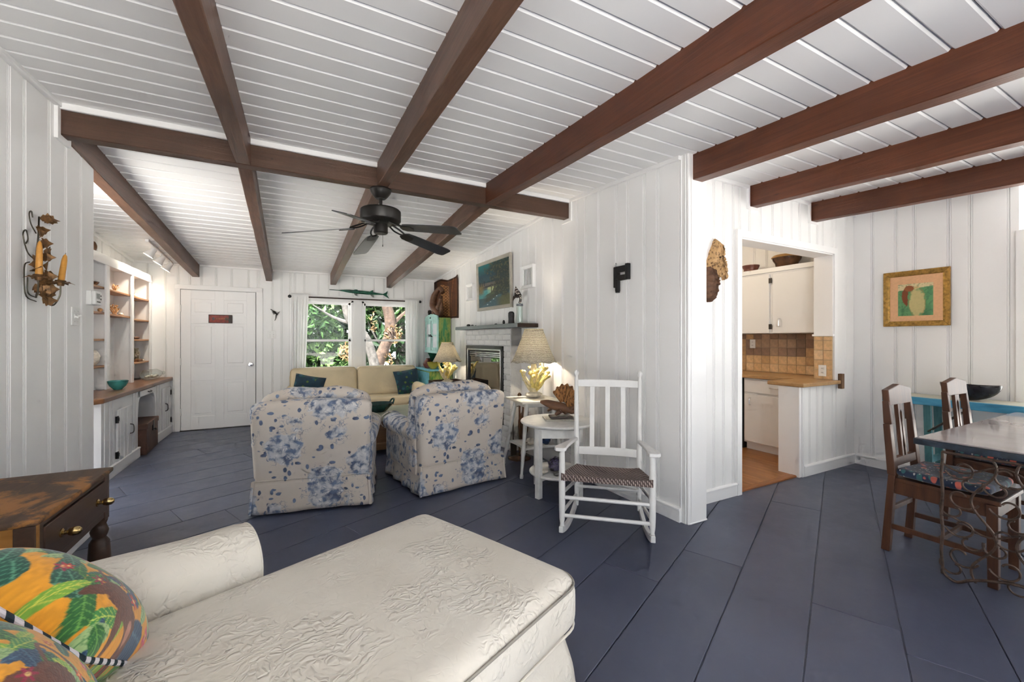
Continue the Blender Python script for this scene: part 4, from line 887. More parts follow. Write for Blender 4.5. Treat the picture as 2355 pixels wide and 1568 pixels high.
mn = thing('mantel_shelf', 'weathered grey-green wooden mantel shelf above the fireplace', 'shelf', (wx(4.35)-0.012, 4.35, 1.453), RW)
MB().box(-0.272, 0.0, -0.36, 1.44, 0.0, 0.045).build('plank', MT['slate_wood'], mn, False, bevel=0.004)
MB().box(-0.268, -0.002, -0.372, -0.361, 0.0, 0.044).build('dark_end', MT['dark_wood'], mn, False, bevel=0.003)
MB().box(-0.20, 0.0, 0.02, 1.33, -0.0, -0.012+0.0125).build('bead', TRIM, mn, False)
MZ = 1.499
for i, (x, y, s, nm) in enumerate(((2.24, 5.62, 0.05, 'largest of the small dark stones at the left end of the mantel'), (2.25, 5.50, 0.035, 'middle small dark stone at the left end of the mantel'), (2.26, 5.40, 0.022, 'smallest dark pebble at the left end of the mantel'))):
    lump('mantel_stone', nm, 'stone', (x, y, MZ), (s, s*1.8, s*0.8), MT['black_stone'] if i != 1 else MT['stone_grey'], 0.15, 20+i)
cf = MB().lathe([(0, 0), (0.035, 0), (0.036, 0.02), (0.033, 0.06), (0.036, 0.10), (0.035, 0.135), (0.022, 0.152), (0, 0.155)], 14, sy=1.2); cf = cf.build('carved_figure', MT['black_stone'], None); cf.location = (2.31, 4.42, MZ); tag(cf, 'black carved stone figure on the right half of the mantel', 'figurine')
lump('mantel_stone', 'dark pointed pebble beside the carved figure on the mantel', 'stone', (2.26, 4.52, MZ), (0.03, 0.035, 0.055), MT['black_stone'], 0.15, 30)
lump('mantel_stone', 'small flat dark pebble left of the pointed one on the mantel', 'stone', (2.24, 4.70, MZ), (0.03, 0.06, 0.018), MT['black_stone'], 0.15, 31)
gv = thing('glass_vase', 'tall clear glass cylinder on the right end of the mantel', 'vase', (2.31, 4.21, MZ))
MB().lathe([(0, 0), (0.037, 0), (0.038, 0.008), (0.036, 0.20), (0.038, 0.235), (0.034, 0.235), (0.032, 0.02), (0, 0.015)], 22).build('glass', MT['clear_glass'], gv)
simple('grey_band', (0.16, 0.17, 0.20), 0.4); MB().lathe([(0.038, 0.205), (0.040, 0.205), (0.040, 0.225), (0.038, 0.225)], 22).build('band', MT['grey_band'], gv)
def spotted():
    t = NT('spotted_shell'); v = t.vor(45.0); t.col(t.ramp(v.outputs['Distance'], [(0.30, (0.72, 0.66, 0.56)), (0.42, (0.05, 0.035, 0.03))])).rough(0.3); MT['spotted'] = t.m
spotted()
sh = thing('shell_sculpture', 'brown and white spotted shell sculpture leaning above the glass vase', 'sculpture', (2.31, 4.21, MZ+0.236))
MB().tube(crv([(0.0, 0.0, 0.0), (0.0, -0.02, 0.04), (0, -0.015, 0.075), (0, 0.0, 0.09)], 12), [0.016]*7+[0.014, 0.012, 0.010, 0.009, 0.008, 0.006], 8).build('stem_shell', MT['spotted'], sh)
MB().tube(crv([(-0.01, 0.02, 0.085), (-0.01, 0.06, 0.16), (-0.01, 0.085, 0.21)], 10), [0.045, 0.042, 0.038, 0.033, 0.028, 0.022, 0.017, 0.012, 0.008, 0.005, 0.002], 10).build('cone_shell', MT['spotted'], sh)
MB().tube(crv([(-0.02, 0.13, -0.04), (-0.02, 0.125, 0.05), (-0.015, 0.08, 0.085), (-0.01, 0.02, 0.082), (-0.01, -0.03, 0.055)], 16), [0.004]*4+[0.008, 0.012, 0.016, 0.018, 0.018, 0.016, 0.014, 0.012, 0.010, 0.008, 0.006, 0.005, 0.004], 8).build('dark_rim', MT['dark_wood'], sh)

# ------------------------------------------------------------------ pictures
def canvas(name, w, h, nx, ny, paintfn, mat, par, mk):        # vertex-coloured flat picture; mk(u,v)->xyz
    m = MB().grid(nx, ny, mk); o = m.build(name, mat, par, False)
    u = np.tile(np.linspace(0, 1, nx), ny); v = np.repeat(np.linspace(0, 1, ny), nx); c = paintfn(u, v)
    at = o.data.color_attributes.new('Col', 'FLOAT_COLOR', 'POINT'); a = np.ones((nx*ny, 4), np.float32); a[:, :3] = np.clip(c, 0, 1); at.data.foreach_set('color', a.ravel()); return o
def lin(r, g, b): return np.array(srgb(r, g, b))
def blend(c, m, col): m = np.clip(m, 0, 1)[:, None]; return c*(1-m)+np.asarray(col)[None, :]*m
def vnoise(u, v, f, seed):
    r = np.random.default_rng(seed); g = r.random((64, 64)); x = u*f; y = v*f; i = np.floor(x).astype(int); j = np.floor(y).astype(int); a = x-i; b = y-j; a = a*a*(3-2*a); b = b*b*(3-2*b)
    G = lambda p, q: g[p % 64, q % 64]
    return (G(i, j)*(1-a)+G(i+1, j)*a)*(1-b)+(G(i, j+1)*(1-a)+G(i+1, j+1)*a)*b
sm = lambda x, a, b: np.clip((x-a)/(b-a), 0, 1)
def landscape(u, v):                            # u: 0 left .. 1 right, v: 0 bottom .. 1 top
    n = vnoise(u, v, 14, 1); n2 = vnoise(u, v, 40, 2)
    c = np.zeros((len(u), 3)); c[:] = lin(28, 62, 74); c = blend(c, sm(v, 0.75, 1.0), lin(18, 110, 110)); c = blend(c, sm(0.75-v, 0, 0.35)*0.8, lin(62, 88, 88)); c = blend(c, (np.abs(v-0.5) < 0.06)*0.8, lin(104, 92, 84))
    c = blend(c, sm(0.42-v, 0, 0.03), lin(58, 104, 110)); c = blend(c, sm(0.36-v-0.25*u+0.08*n, 0, 0.05), lin(46, 74, 78))
    c = blend(c, (v < 0.46)*(v > 0.28)*sm(u, 0.28, 0.34)*sm(0.9-u, 0, 0.06)*0.9, lin(168, 176, 120)); c = blend(c, (v < 0.40)*(v > 0.22)*sm(0.42-u, 0, .05)*0.7, lin(76, 150, 150))
    c = blend(c, (np.abs(v-(0.455+0.06*u)) < 0.022)*sm(u, 0.05, 0.1)*sm(0.85-u, 0, 0.1), lin(50, 52, 48))
    for x in (0.44, 0.53): c = blend(c, (np.abs(u-x) < 0.016)*(v < 0.46)*(v > 0.30), lin(44, 46, 40))
    road = 0.10+0.36*u; c = blend(c, (np.abs(v-road) < 0.07+0.05*n)*sm(u, 0.1, 0.3)*0.9, lin(60, 66, 46)); c = blend(c, sm(road-0.08-v, 0, 0.04)*0.8, lin(58, 84, 92))
    for k in range(6): c = blend(c, (np.abs(u-(0.3+0.1*k)) < 0.02)*(np.abs(v-(0.06+0.055*k)) < 0.008), lin(190, 205, 205))
    c = blend(c, sm(0.22-v-0.15*(1-u)+0.1*n, 0, 0.05)*sm(u, 0.55, 0.75)*0.85, lin(88, 84, 44)); c = blend(c, sm(0.16-np.abs(v-0.44), 0, 0.08)*sm(0.22-u, 0, 0.1)*0.9, lin(110, 96, 52))
    tree = sm(n*0.5+n2*0.35+(u-0.62)*1.3+0.25*sm(v, 0.45, 1.0)-0.25, 0, 0.12)*(v > 0.30-0.1*n); c = blend(c, tree*0.85, lin(40, 52, 46)); c = blend(c, tree*(n2 > 0.66)*0.6, lin(92, 88, 60))
    for x in (0.06, 0.13, 0.2): c = blend(c, (np.abs(u-x) < 0.014)*(v > 0.5)*(v < 0.58+0.05*(x*9 % 1)), lin(30, 40, 42))
    return c*(1.1+0.4*n2[:, None])
vcol('painted_canvas', 0.55, 0.15, 120)
wood('pale_frame', (0.36, 0.33, 0.27), (0.50, 0.47, 0.40), 0.45, (20, 3, 20)); wood('dark_frame_edge', (0.03, 0.02, 0.015), (0.06, 0.04, 0.03), 0.5)
def frame_box(par, y0, y1, z0, z1, w, d, mat, edge=None, x=0.0, sgn=-1, nm='frame'):      # mitred frame standing off a wall in the local yz plane, facing sgn*x
    for (a, b, c, e) in (((y0, z0), (y1, z0), (y1-w, z0+w), (y0+w, z0+w)), ((y1, z0), (y1, z1), (y1-w, z1-w), (y1-w, z0+w)), ((y1, z1), (y0, z1), (y0+w, z1-w), (y1-w, z1-w)), ((y0, z1), (y0, z0), (y0+w, z0+w), (y0+w, z1-w))):
        q = [a, b, c, e]; m = MB(); h = [d, d, d*0.72, d*0.72]
        m.hexa([(x, p[0], p[1]) for p in q], [(x+sgn*k, p[0], p[1]) for p, k in zip(q, h)]); m.build(nm, mat, par, False, bevel=0.003, seg=2)
pt = thing('landscape_painting', 'dark teal landscape painting with bridge in a pale frame over the mantel', 'painting', (wx(5.04)-0.016, 5.04, 1.72), RW)
pt.rotation_euler = (0, R(-1.5), RW)
frame_box(pt, -0.50, 0.50, 0.0, 0.675, 0.045, 0.032, MT['pale_frame'])
MB().box(-0.012, 0, -0.498, 0.498, 0.002, 0.673).build('backing', MT['dark_frame_edge'], pt, False)
canvas('canvas', 1, 1, 150, 105, lambda u, v: landscape(u, v), MT['painted_canvas'], pt, lambda u, v: (-0.016, 0.46-0.92*u, 0.04+0.595*v))
# two wall vents
def vent(lab, y, z, w, h, d):
    t = thing('wall_vent', lab, 'vent', (wx(y)-0.014, y, z), RW, 'white wall vents')
    frame_box(t, -w/2, w/2, -h/2, h/2, 0.035, d, TRIM); MB().box(-0.004, 0, -w/2+.02, w/2-.02, -h/2+.02, h/2-.02).build('backing', MT['dark_metal'], t, False)
    n = 7; m = None
    for k in range(n):
        yy = -w/2+0.04+(w-0.08)*k/(n-1)
        if m is None: m = MB().box(-0.014, -0.004, -0.006, 0.006, -h/2+0.03, h/2-0.03).build('slat', TRIM, t, False); m.location = (0, yy, 0)
        else: share('slat', m, t, (0, yy, 0))
vent('white slatted wall vent right of the landscape painting', 4.17, 2.04, 0.28, 0.26, 0.045); vent('white slatted wall vent left of the landscape painting', 5.82, 2.02, 0.26, 0.25, 0.045)
# tapestry
def tap(u, v):
    n = vnoise(u, v, 10, 5); n2 = vnoise(u, v, 50, 6); c = np.zeros((len(u), 3)); c[:] = lin(92, 52, 24); c = blend(c, n*0.5, lin(58, 30, 14))
    ctr = (u > 0.30)*(u < 0.66)*(v > 0.06)*(v < 0.90-0.1*u); lat = np.minimum(np.abs(((u*9+v*14) % 1)-0.5), np.abs(((u*9-v*14) % 1)-0.5)); c = blend(c, ctr*0.9, lin(196, 140, 88)); c = blend(c, ctr*(lat < 0.11)*0.85, lin(66, 36, 18))
    e = np.minimum(np.minimum(u, 1-u)*0.8, np.minimum(v, 1-v)); c = blend(c, (e < 0.045)*0.8, lin(48, 24, 12)); c = blend(c, (np.abs(e-0.06) < 0.008)*0.7, lin(140, 86, 44)); c = blend(c, (u < 0.12)*0.8, lin(34, 20, 14)); c = blend(c, (np.abs(u-0.72-0.12*v) < 0.01)*0.6, lin(160, 104, 60))
    return c*(0.75+0.45*n2[:, None])
vcol('brown_tapestry', 0.85, 0.4, 90)
tp = thing('tapestry', 'brown lattice-patterned cloth tapestry hanging in the far right corner', 'tapestry', (wx(6.88)-0.016, 6.88, 1.66), RW)
def tmk(u, v):
    y = 0.56-1.12*u; sag = 0.05*math.sin(u*PI*2)*v-0.05*(1-abs(2*u-1))*v*0.6; return (-0.012-0.012*math.sin(u*17+v*2)-0.014*(0.5+0.5*math.sin(u*9))*v, y, (0.70*v)+sag*0.6-0.02*math.sin(u*6)*(1-v)*0.5)
o = canvas('cloth', 1, 1, 90, 70, tap, MT['brown_tapestry'], tp, tmk)
for p in o.data.polygons: p.use_smooth = True
md = o.modifiers.new('thickness', 'SOLIDIFY'); md.thickness = 0.005
# ------------------------------------------------------------------ black iron latch on the fireplace wall
bl = thing('iron_latch', 'black iron lock-shaped ornament on the right wall above the rocking chair', 'ornament', (wx(2.67)-0.014, 2.67, 1.85), RW)
for nm, (y0, y1, z0, z1, d) in (('bolt', (0.060, 0.085, -0.09, 0.085, 0.030)), ('upper_arm', (-0.06, 0.085, 0.035, 0.088, 0.026)), ('lower_arm', (-0.06, 0.085, -0.035, 0.012, 0.024)), ('end_plate', (-0.088, -0.055, -0.035, 0.098, 0.034)), ('bridge', (0.03, 0.06, -0.01, 0.05, 0.024)), ('handle', (0.030, 0.058, -0.125, -0.02, 0.036))):
    MB().box(-d, 0, y0, y1, z0, z1).build(nm, MT['black_iron'], bl, False, bevel=0.004)
MB().tube(crv([(-0.012, 0.078, 0.085), (-0.012, 0.082, 0.11), (-0.012, 0.07, 0.122), (-0.012, 0.062, 0.108)], 10), 0.003, 6).build('hook', MT['chrome'], bl)
MB().lathe([(0, 0), (0.018, 0), (0.02, 0.006), (0.012, 0.016), (0, 0.018)], 12, (-0.018, 0.044, -0.135)).build('knob', MT['black_iron'], bl)

# ------------------------------------------------------------------ hutch in the corner
def streaky(name, cols, sc):
    t = NT(name); n = t.noise(1.0, 5.0, t.co(sc), 0.65, 0.6); t.col(t.ramp(n, cols)).rough(0.5); t.bump(n, 0.25, 0.004); MT[name] = t.m
streaky('hutch_green', [(0.25, (0.012, 0.075, 0.022)), (0.42, (0.035, 0.19, 0.045)), (0.52, (0.30, 0.36, 0.08)), (0.60, (0.04, 0.24, 0.08)), (0.80, (0.01, 0.09, 0.05))], (16, 16, 3.2))
simple('hutch_mint', (0.36, 0.62, 0.57), 0.4, 0, 0.15, 10); simple('hutch_darkgreen', (0.008, 0.085, 0.045), 0.35, 0, 0.2, 8); simple('hutch_blue', (0.20, 0.55, 0.66), 0.45, 0, 0.2, 12)
simple('curtain_white', (0.62, 0.66, 0.68), 0.8)
hu = thing('painted_hutch', 'mint and green painted hutch with glazed doors in the far right corner', 'hutch', (2.10, 7.02, 0))
X0, X1 = 2.10, 2.325; Y0, Y1 = 6.63, 7.37
HW = lambda m, n, mt, par=None, **k: W(m, n, MT[mt], par or hu, smooth=False, **k)
HW(MB().box(1.94, 2.325, 6.55, 7.37, 0.06, 0.80), 'lower_case', 'hutch_green', bevel=0.004); HW(MB().box(1.925, 2.325, 6.535, 7.38, 0.80, 0.83), 'counter', 'hutch_blue', bevel=0.004); HW(MB().box(1.932, 1.942, 6.57, 7.35, 0.10, 0.78), 'lower_door', 'hutch_blue', bevel=0.003)
for x in (1.97, 2.29):
    for y in (6.58, 7.34): HW(MB().box(x-0.025, x+0.025, y-0.025, y+0.025, 0, 0.06), 'foot', 'hutch_green')
HW(MB().box(X0+0.02, X1, Y0, Y1, 1.10, 1.68), 'upper_case', 'hutch_green', bevel=0.003)
for k, (a, b) in enumerate(((Y0+0.005, (Y0+Y1)/2-0.008), ((Y0+Y1)/2+0.008, Y1-0.005))):
    d = HW(MB().box(X0, X0+0.02, a, a+0.05, 1.12, 1.64).box(X0, X0+0.02, b-0.05, b, 1.12, 1.64).box(X0, X0+0.02, a+0.05, b-0.05, 1.12, 1.18).box(X0, X0+0.02, a+0.05, b-0.05, 1.585, 1.64).box(X0+0.002, X0+0.018, a+0.05, b-0.05, 1.37, 1.395), 'glazed_door', 'hutch_mint')
    HW(MB().box(X0+0.010, X0+0.014, a+0.05, b-0.05, 1.18, 1.585), 'pane', 'curtain_white', d)
    yh = b-0.02 if k == 0 else a+0.02
    HW(MB().tube(crv([(X0, yh, 1.36), (X0-0.03, yh+0.01*(1 if k else -1), 1.40), (X0-0.02, yh+0.04*(1 if k else -1), 1.385), (X0-0.01, yh+0.06*(1 if k else -1), 1.36)], 10), 0.006, 6), 'pull', 'black_iron', d)
HW(MB().box(X0-0.003, X0+0.021, (Y0+Y1)/2-0.008, (Y0+Y1)/2+0.008, 1.12, 1.64), 'door_gap_strip', 'black_iron')
cr = [(Y0, 1.64), (Y1, 1.64), (Y1, 1.70)]+[(Y1-(Y1-Y0)*t, 1.70+0.045*math.sin(t*PI)+0.010*abs(math.sin(t*PI*5))) for t in np.linspace(0.05, 0.95, 19)]+[(Y0, 1.70)]
HW(MB().prism(cr, lambda y, z, x: (x, y, z), X0-0.006, X0+0.014), 'crest', 'hutch_mint'); HW(MB().box(X0-0.012, X0+0.02, Y0-0.004, Y1, 1.085, 1.13), 'bottom_rail', 'hutch_mint', bevel=0.003)
hz = MB().prism([(X0-0.0, 1.685), (X0-0.008, 1.70), (X0-0.008, 1.675)], lambda x, z, y: (x, y, z), 7.0, 7.06); HW(hz, 'crest_knob', 'black_iron')
for y0 in (Y0+0.01, Y1-0.03):
    pr = [(X1, 1.09), (X0+0.02, 1.09), (X0+0.05, 1.07), (X0+0.085, 1.0), (X0+0.08, 0.94), (X0+0.05, 0.87), (X0+0.03, 0.832), (X1, 0.832)]
    HW(MB().prism(pr, lambda x, z, y: (x, y, z), y0, y0+0.02), 'side_bracket', 'hutch_darkgreen')
HW(MB().box(2.315, 2.327, Y0, Y1, 0.83, 1.10), 'splash_back', 'hutch_darkgreen')
simple('terracotta', (0.16, 0.05, 0.035), 0.4, 0, 0.2); simple('yellow_glaze', (0.50, 0.42, 0.075), 0.25, 0, 0.15); simple('turquoise', (0.05, 0.36, 0.46), 0.35, 0, 0.3, 20)
vz = MB().lathe([(0, 0), (0.05, 0), (0.075, 0.04), (0.085, 0.075), (0.06, 0.12), (0.032, 0.15), (0.036, 0.165), (0.028, 0.165), (0.024, 0.15), (0, 0.14)], 20).build('vase', MT['terracotta'], None); vz.location = (2.03, 6.95, 0.832); tag(vz, 'dark red pottery vase on the hutch counter', 'vase')
bowl('bowl', 'yellow glazed bowl at the front of the hutch counter', (2.04, 6.68, 0.832), 0.10, 0.115, MT['yellow_glaze'])
fan_coral('coral', 'bright turquoise coral piece beside the yellow bowl', (2.225, 6.67, 0.832), 0.13, MT['turquoise'], R(20), 17, 8)
# bird-like driftwood and black coral on top of the hutch
ds = thing('driftwood_sculpture', 'curved brown driftwood bird standing on top of the hutch', 'sculpture', (2.20, 6.95, 1.682))
m = MB()
for k, (pts, r0) in enumerate(((((0.0, -0.08, 0.0), (-0.03, -0.06, 0.12), (-0.05, 0.10, 0.22), (-0.04, 0.04, 0.40), (0.0, -0.14, 0.50), (0.02, -0.22, 0.42)), 0.055), (((0.0, 0.02, 0.0), (0.0, -0.04, 0.16), (-0.04, -0.20, 0.20), (-0.03, -0.26, 0.32)), 0.045), (((0, 0.05, 0), (-0.02, 0.14, 0.12), (-0.02, 0.18, 0.24)), 0.04), (((0.0, -0.10, 0.0), (0.0, -0.20, 0.10), (-0.01, -0.24, 0.22), (0, -0.20, 0.36)), 0.03))):
    q = crv(pts, 22); m.tube(q, [r0*(0.55+0.45*math.sin(min(1, i/len(q)*1.4)*PI))+0.006 for i in range(len(q))], 10)
m.build('driftwood', MT['driftwood'], ds)
fan_coral('black_coral', 'bushy black coral on the hutch crest at left of the driftwood', (2.16, 7.27, 1.682), 0.17, MT['black_stone'], R(60), 23, 12)

# ------------------------------------------------------------------ lamps
def raffia(name, emit):
    t = NT(name); w = t.n('TexWave', wave_type='BANDS', bands_direction='Z'); w.inputs['Scale'].default_value = 34; w.inputs['Distortion'].default_value = 4.0; w.inputs['Detail'].default_value = 2.0; w.inputs['Detail Scale'].default_value = 2.0; t.t.links.new(t.co(), w.inputs['Vector'])
    n = t.noise(70.0, 3.0); f = t.math('MULTIPLY', w.outputs['Fac'], n)
    c = t.ramp(f, [(0.06, (0.26, 0.23, 0.18)), (0.20, (0.74, 0.69, 0.58)), (0.42, (0.93, 0.90, 0.81))]); t.col(c).rough(0.8)
    out = t.t.nodes['Material Output']; tl = t.n('BsdfTranslucent'); t.t.links.new(c, tl.inputs[0]); mx = t.n('MixShader'); mx.inputs[0].default_value = 0.5; t.t.links.new(t.b.outputs[0], mx.inputs[1]); t.t.links.new(tl.outputs[0], mx.inputs[2]); t.t.links.new(mx.outputs[0], out.inputs[0])
    t.bump(f, 0.6, 0.006); MT[name] = t.m; return t.m
raffia('raffia_shade', 0)
def coral_lamp(lab, loc, rz, zs0, zs1, r0, r1, pleats, energy, seed):
    t = thing('coral_lamp', lab, 'table lamp', loc, rz); rr = random.Random(seed); hs = zs0
    MB().blob((0, 0, 0.032), (0.20, 0.17, 0.06), 8, 0.10, seed).build('plaster_foot', MT['shell_white'], t)
    MB().tube(crv([(0, 0, 0.01), (0.005, 0, hs*0.45), (0, 0, hs+0.03)], 10), [0.045, 0.042, 0.04, 0.036, 0.034, 0.034, 0.036, 0.034, 0.03, 0.028, 0.024], 9).build('stem', MT['coral_cream'], t)
    for k in range(11):
        a = k*2.4+rr.uniform(-.3, .3); L = rr.uniform(0.10, 0.17); z0 = hs*rr.uniform(0.15, 0.45)
        p = crv([(0, 0, z0), (math.cos(a)*L*0.45, math.sin(a)*L*0.45, z0+L*0.35), (math.cos(a)*L*0.8, math.sin(a)*L*0.8, z0+L*0.9), (math.cos(a+0.3)*L*0.95, math.sin(a+0.3)*L*0.95, z0+L*1.25)], 12)
        b = MB().tube(p, [0.022*(1-0.04*i) for i in range(len(p))], 7).blob(tuple(p[-1]), (0.045, 0.045, 0.035), 5, 0.25, k)
        q = p[7]; b.tube(crv([q, (q[0]*1.25, q[1]*1.25-0.02, q[2]+0.03), (q[0]*1.4, q[1]*1.4-0.03, q[2]+0.045)], 6), [0.014, 0.013, 0.012, 0.013, 0.015, 0.014, 0.010], 6)
        b.build('coral_branch', MT['coral_yellow'] if k % 3 else MT['coral_cream'], t)
    for k in range(5):
        a = k*1.3; MB().blob((0.028*math.cos(a), 0.028*math.sin(a), hs*0.62+0.012*k), (0.06, 0.06, 0.05), 5, 0.3, 40+k).build('coral_knob', MT['coral_yellow'], t)
    def shd(u, v):
        a = u*2*PI; s = v; r = r0+(r1-r0)*(s**0.85); r *= 1+0.012*math.sin(a*pleats)*(1-0.4*s)
        if pleats < 10: r *= 1+0.02*math.cos(a*8)*(1-s)
        return (r*math.cos(a), r*math.sin(a), zs0+(zs1-zs0)*v+0.006*math.sin(a*8)*(1-v))
    o = MB().grid(96, 16, shd, wrapu=True).build('lamp_shade', MT['raffia_shade'], t); md = o.modifiers.new('thickness', 'SOLIDIFY'); md.thickness = 0.004
    MB().tube([(r1*math.cos(a), r1*math.sin(a), zs1) for a in np.linspace(0, 2*PI, 33)[:-1]], 0.005, 6, True).build('shade_ring', MT['coral_cream'], t)
    zb = zs0+(zs1-zs0)*0.42; MB().lathe([(0, -0.05), (0.014, -0.05), (0.014, -0.015), (0.028, 0.01), (0.034, 0.035), (0.028, 0.058), (0.012, 0.07), (0, 0.072)], 14, (0, 0, zb)).build('bulb', MT['bulb_warm'], t)
    MB().tube([(0, 0, hs), (0, 0, zb-0.04)], 0.008, 6).tube(crv([(0.0, 0.02, zb-0.05), (0.0, 0.06, zb+0.03), (0, 0.05, zs1-0.03), (0, 0, zs1)], 12), 0.002, 4).build('harp', MT['brass'], t)
    ld = bpy.data.lights.new('bulb', 'POINT'); ld.energy = energy; ld.color = (1.0, 0.86, 0.68); ld.shadow_soft_size = 0.035; lo = bpy.data.objects.new('bulb_light', ld); COL.objects.link(lo); lo.parent = t; lo.location = (0, 0, zb+0.03)
    return t
# tall white table and lamp beside the fireplace
simple('chippy_white', (0.74, 0.735, 0.71), 0.45, 0, 0.08, 14, 0.15, 40); simple('warm_white', (0.78, 0.75, 0.66), 0.4, 0, 0.03)
tt = thing('side_table', 'tall square white side table with splayed legs carrying the near coral lamp', 'side table', (2.165, 3.66, 0), R(-5)); TH = 0.72; hf = 0.215
MB().cushion((0, 0, TH-0.012), (0.44, 0.44, 0.024), 0.008, 8).build('tabletop', MT['warm_white'], tt)
MB().box(-0.15, 0.15, -0.15, 0.15, TH-0.07, TH-0.024).build('apron', MT['chippy_white'], tt, False, bevel=0.003)
for sx in (-1, 1):
    for sy in (-1, 1):
        a = Vector((sx*0.135, sy*0.135, TH-0.03)); b = Vector((sx*0.235, sy*0.235, 0.0)); pts = [a+(b-a)*k for k in (0, 0.25, 0.45, 0.52, 0.60, 0.66, 0.70, 0.90, 0.94, 0.955, 0.99, 1.0)]
        MB().tube(pts, [0.021, 0.022, 0.019, 0.016, 0.022, 0.024, 0.020, 0.013, 0.013, 0.018, 0.017, 0.014], 10).build('leg', MT['chippy_white'], tt)
sh_ = [(-0.205, -0.205), (-0.1, -0.185), (0, -0.18), (0.1, -0.185), (0.205, -0.205), (0.185, -0.1), (0.18, 0), (0.185, 0.1), (0.205, 0.205), (0.1, 0.185), (0, 0.18), (-0.1, 0.185), (-0.205, 0.205), (-0.185, 0.1), (-0.18, 0), (-0.185, -0.1)]
MB().prism(sh_, lambda x, y, z: (x*0.93, y*0.93, z), 0.245, 0.268).build('lower_shelf', MT['chippy_white'], tt, False, bevel=0.003)
coral_lamp('near lit table lamp with yellow coral base on the tall white table', (2.19, 3.69, TH+0.001), 0.4, 0.365, 0.70, 0.232, 0.095, 26, 150, 1)
lump('shell', 'cream barnacle shell on the lower shelf of the tall white table', 'shell', (2.08, 3.58, 0.269), (0.10, 0.08, 0.07), MT['shell_white'], 0.3, 50)
simple('blue_mineral', (0.02, 0.06, 0.16), 0.3, 0, 0.6, 40, 0.9, 60)
lump('mineral', 'blue crystal mineral on the lower shelf of the tall white table', 'mineral', (2.24, 3.53, 0.269), (0.09, 0.07, 0.075), MT['blue_mineral'], 0.3, 51)
# far lamp on a dark tray table
tb = thing('tray_table', 'dark brown tray table in the corner left of the fireplace', 'side table', (2.05, 5.98, 0))
MB().box(-0.21, 0.21, -0.21, 0.21, 0.63, 0.65).build('tray_bottom', MT['dark_wood'], tb, False)
for (a, b, c, d) in ((-0.23, 0.23, -0.23, -0.21), (-0.23, 0.23, 0.21, 0.23), (-0.23, -0.21, -0.21, 0.21), (0.21, 0.23, -0.21, 0.21)): MB().box(a, b, c, d, 0.625, 0.70).build('tray_side', MT['dark_wood'], tb, False, bevel=0.003)
for sx in (-1, 1):
    for sy in (-1, 1): MB().box(sx*0.19-0.018, sx*0.19+0.018, sy*0.19-0.018, sy*0.19+0.018, 0, 0.63).build('leg', MT['dark_wood'], tb, False, bevel=0.002)
coral_lamp('far lit table lamp with coral base on the dark tray table', (2.05, 6.0, 0.651), 1.0, 0.335, 0.62, 0.215, 0.085, 14, 110, 2)

# ------------------------------------------------------------------ round white table with driftwood
rt = thing('round_table', 'round white painted side table with lower shelf next to the rocking chair', 'side table', (2.03, 3.02, 0), R(-29)); Z = 0.62
MB().lathe([(0, Z-0.028), (0.30, Z-0.028), (0.315, Z-0.020), (0.32, Z-0.010), (0.315, Z-0.002), (0.30, Z), (0, Z)], 56).build('tabletop', MT['chippy_white'], rt, ang=30)
for k in range(4):
    a = PI/4+k*PI/2; c = Vector((math.cos(a), math.sin(a), 0)); t = Vector((-c.y, c.x, 0)); p = c*0.238
    MB().bar((p.x, p.y, 0), (p.x, p.y, Z-0.028), 0.046, 0.046, up=(c.x, c.y, 0)).build('leg', MT['chippy_white'], rt, False, bevel=0.004)
    q = Vector((math.cos(a+PI/2), math.sin(a+PI/2), 0))*0.238
    d = (q-p).normalized(); MB().bar(tuple(p+d*0.02+Vector((0, 0, Z-0.075))), tuple(q-d*0.02+Vector((0, 0, Z-0.075))), 0.018, 0.095).build('apron', MT['chippy_white'], rt, False, bevel=0.002)
    MB().bar(tuple(c*0.02+Vector((0, 0, 0.15))), tuple(c*0.22+Vector((0, 0, 0.15))), 0.02, 0.03).build('stretcher', MT['chippy_white'], rt, False, bevel=0.003)
MB().lathe([(0, 0.165), (0.235, 0.165), (0.243, 0.172), (0.243, 0.182), (0.235, 0.188), (0, 0.188)], 48).build('lower_shelf', MT['chippy_white'], rt, ang=30)
simple('amethyst', (0.045, 0.035, 0.085), 0.2, 0, 0.9, 70, 1.0, 90)
lump('geode', 'dark purple crystal geode on the lower shelf of the round table', 'mineral', (2.0, 2.99, 0.189), (0.16, 0.13, 0.12), MT['amethyst'], 0.2, 60, 0.3, None, 12)
lump('shell', 'flat white shell in front of the geode on the round table shelf', 'shell', (1.875, 3.00, 0.189), (0.09, 0.07, 0.03), MT['shell_white'], 0.15, 61)
lump('shell', 'small grey snail shell right of the flat white shell', 'shell', (1.935, 2.885, 0.189), (0.06, 0.05, 0.035), MT['stone_grey'], 0.15, 62)
for (lab, dx, s, z, c, h) in (('large thin brown book lying on the round white table', 0, (0.27, 0.20), Z+0.001, 'pale_frame', 0.014), ('smaller dark book stacked on the large one under the driftwood', 0.01, (0.19, 0.13), Z+0.016, 'dark_wood', 0.016)):
    b = MB().box(-s[0]/2, s[0]/2, -s[1]/2, s[1]/2, 0, h).build('book', MT[c], None, False, bevel=0.002); b.location = (2.06+dx, 3.03, z); b.rotation_euler = (0, 0, R(-22)); tag(b, lab, 'book')
def fungus_mat(name, c1, c2):
    t = NT(name); v = t.vor(60.0, t.co((1, 1, 0.5))); t.col(t.ramp(v.outputs['Distance'], [(0.1, c1), (0.5, c2)])).rough(0.7); t.bump(v.outputs['Distance'], 0.9, 0.01); MT[name] = t.m
fungus_mat('fungus_orange', (0.05, 0.018, 0.006), (0.34, 0.15, 0.045)); fungus_mat('fungus_tan', (0.12, 0.05, 0.018), (0.56, 0.34, 0.15))
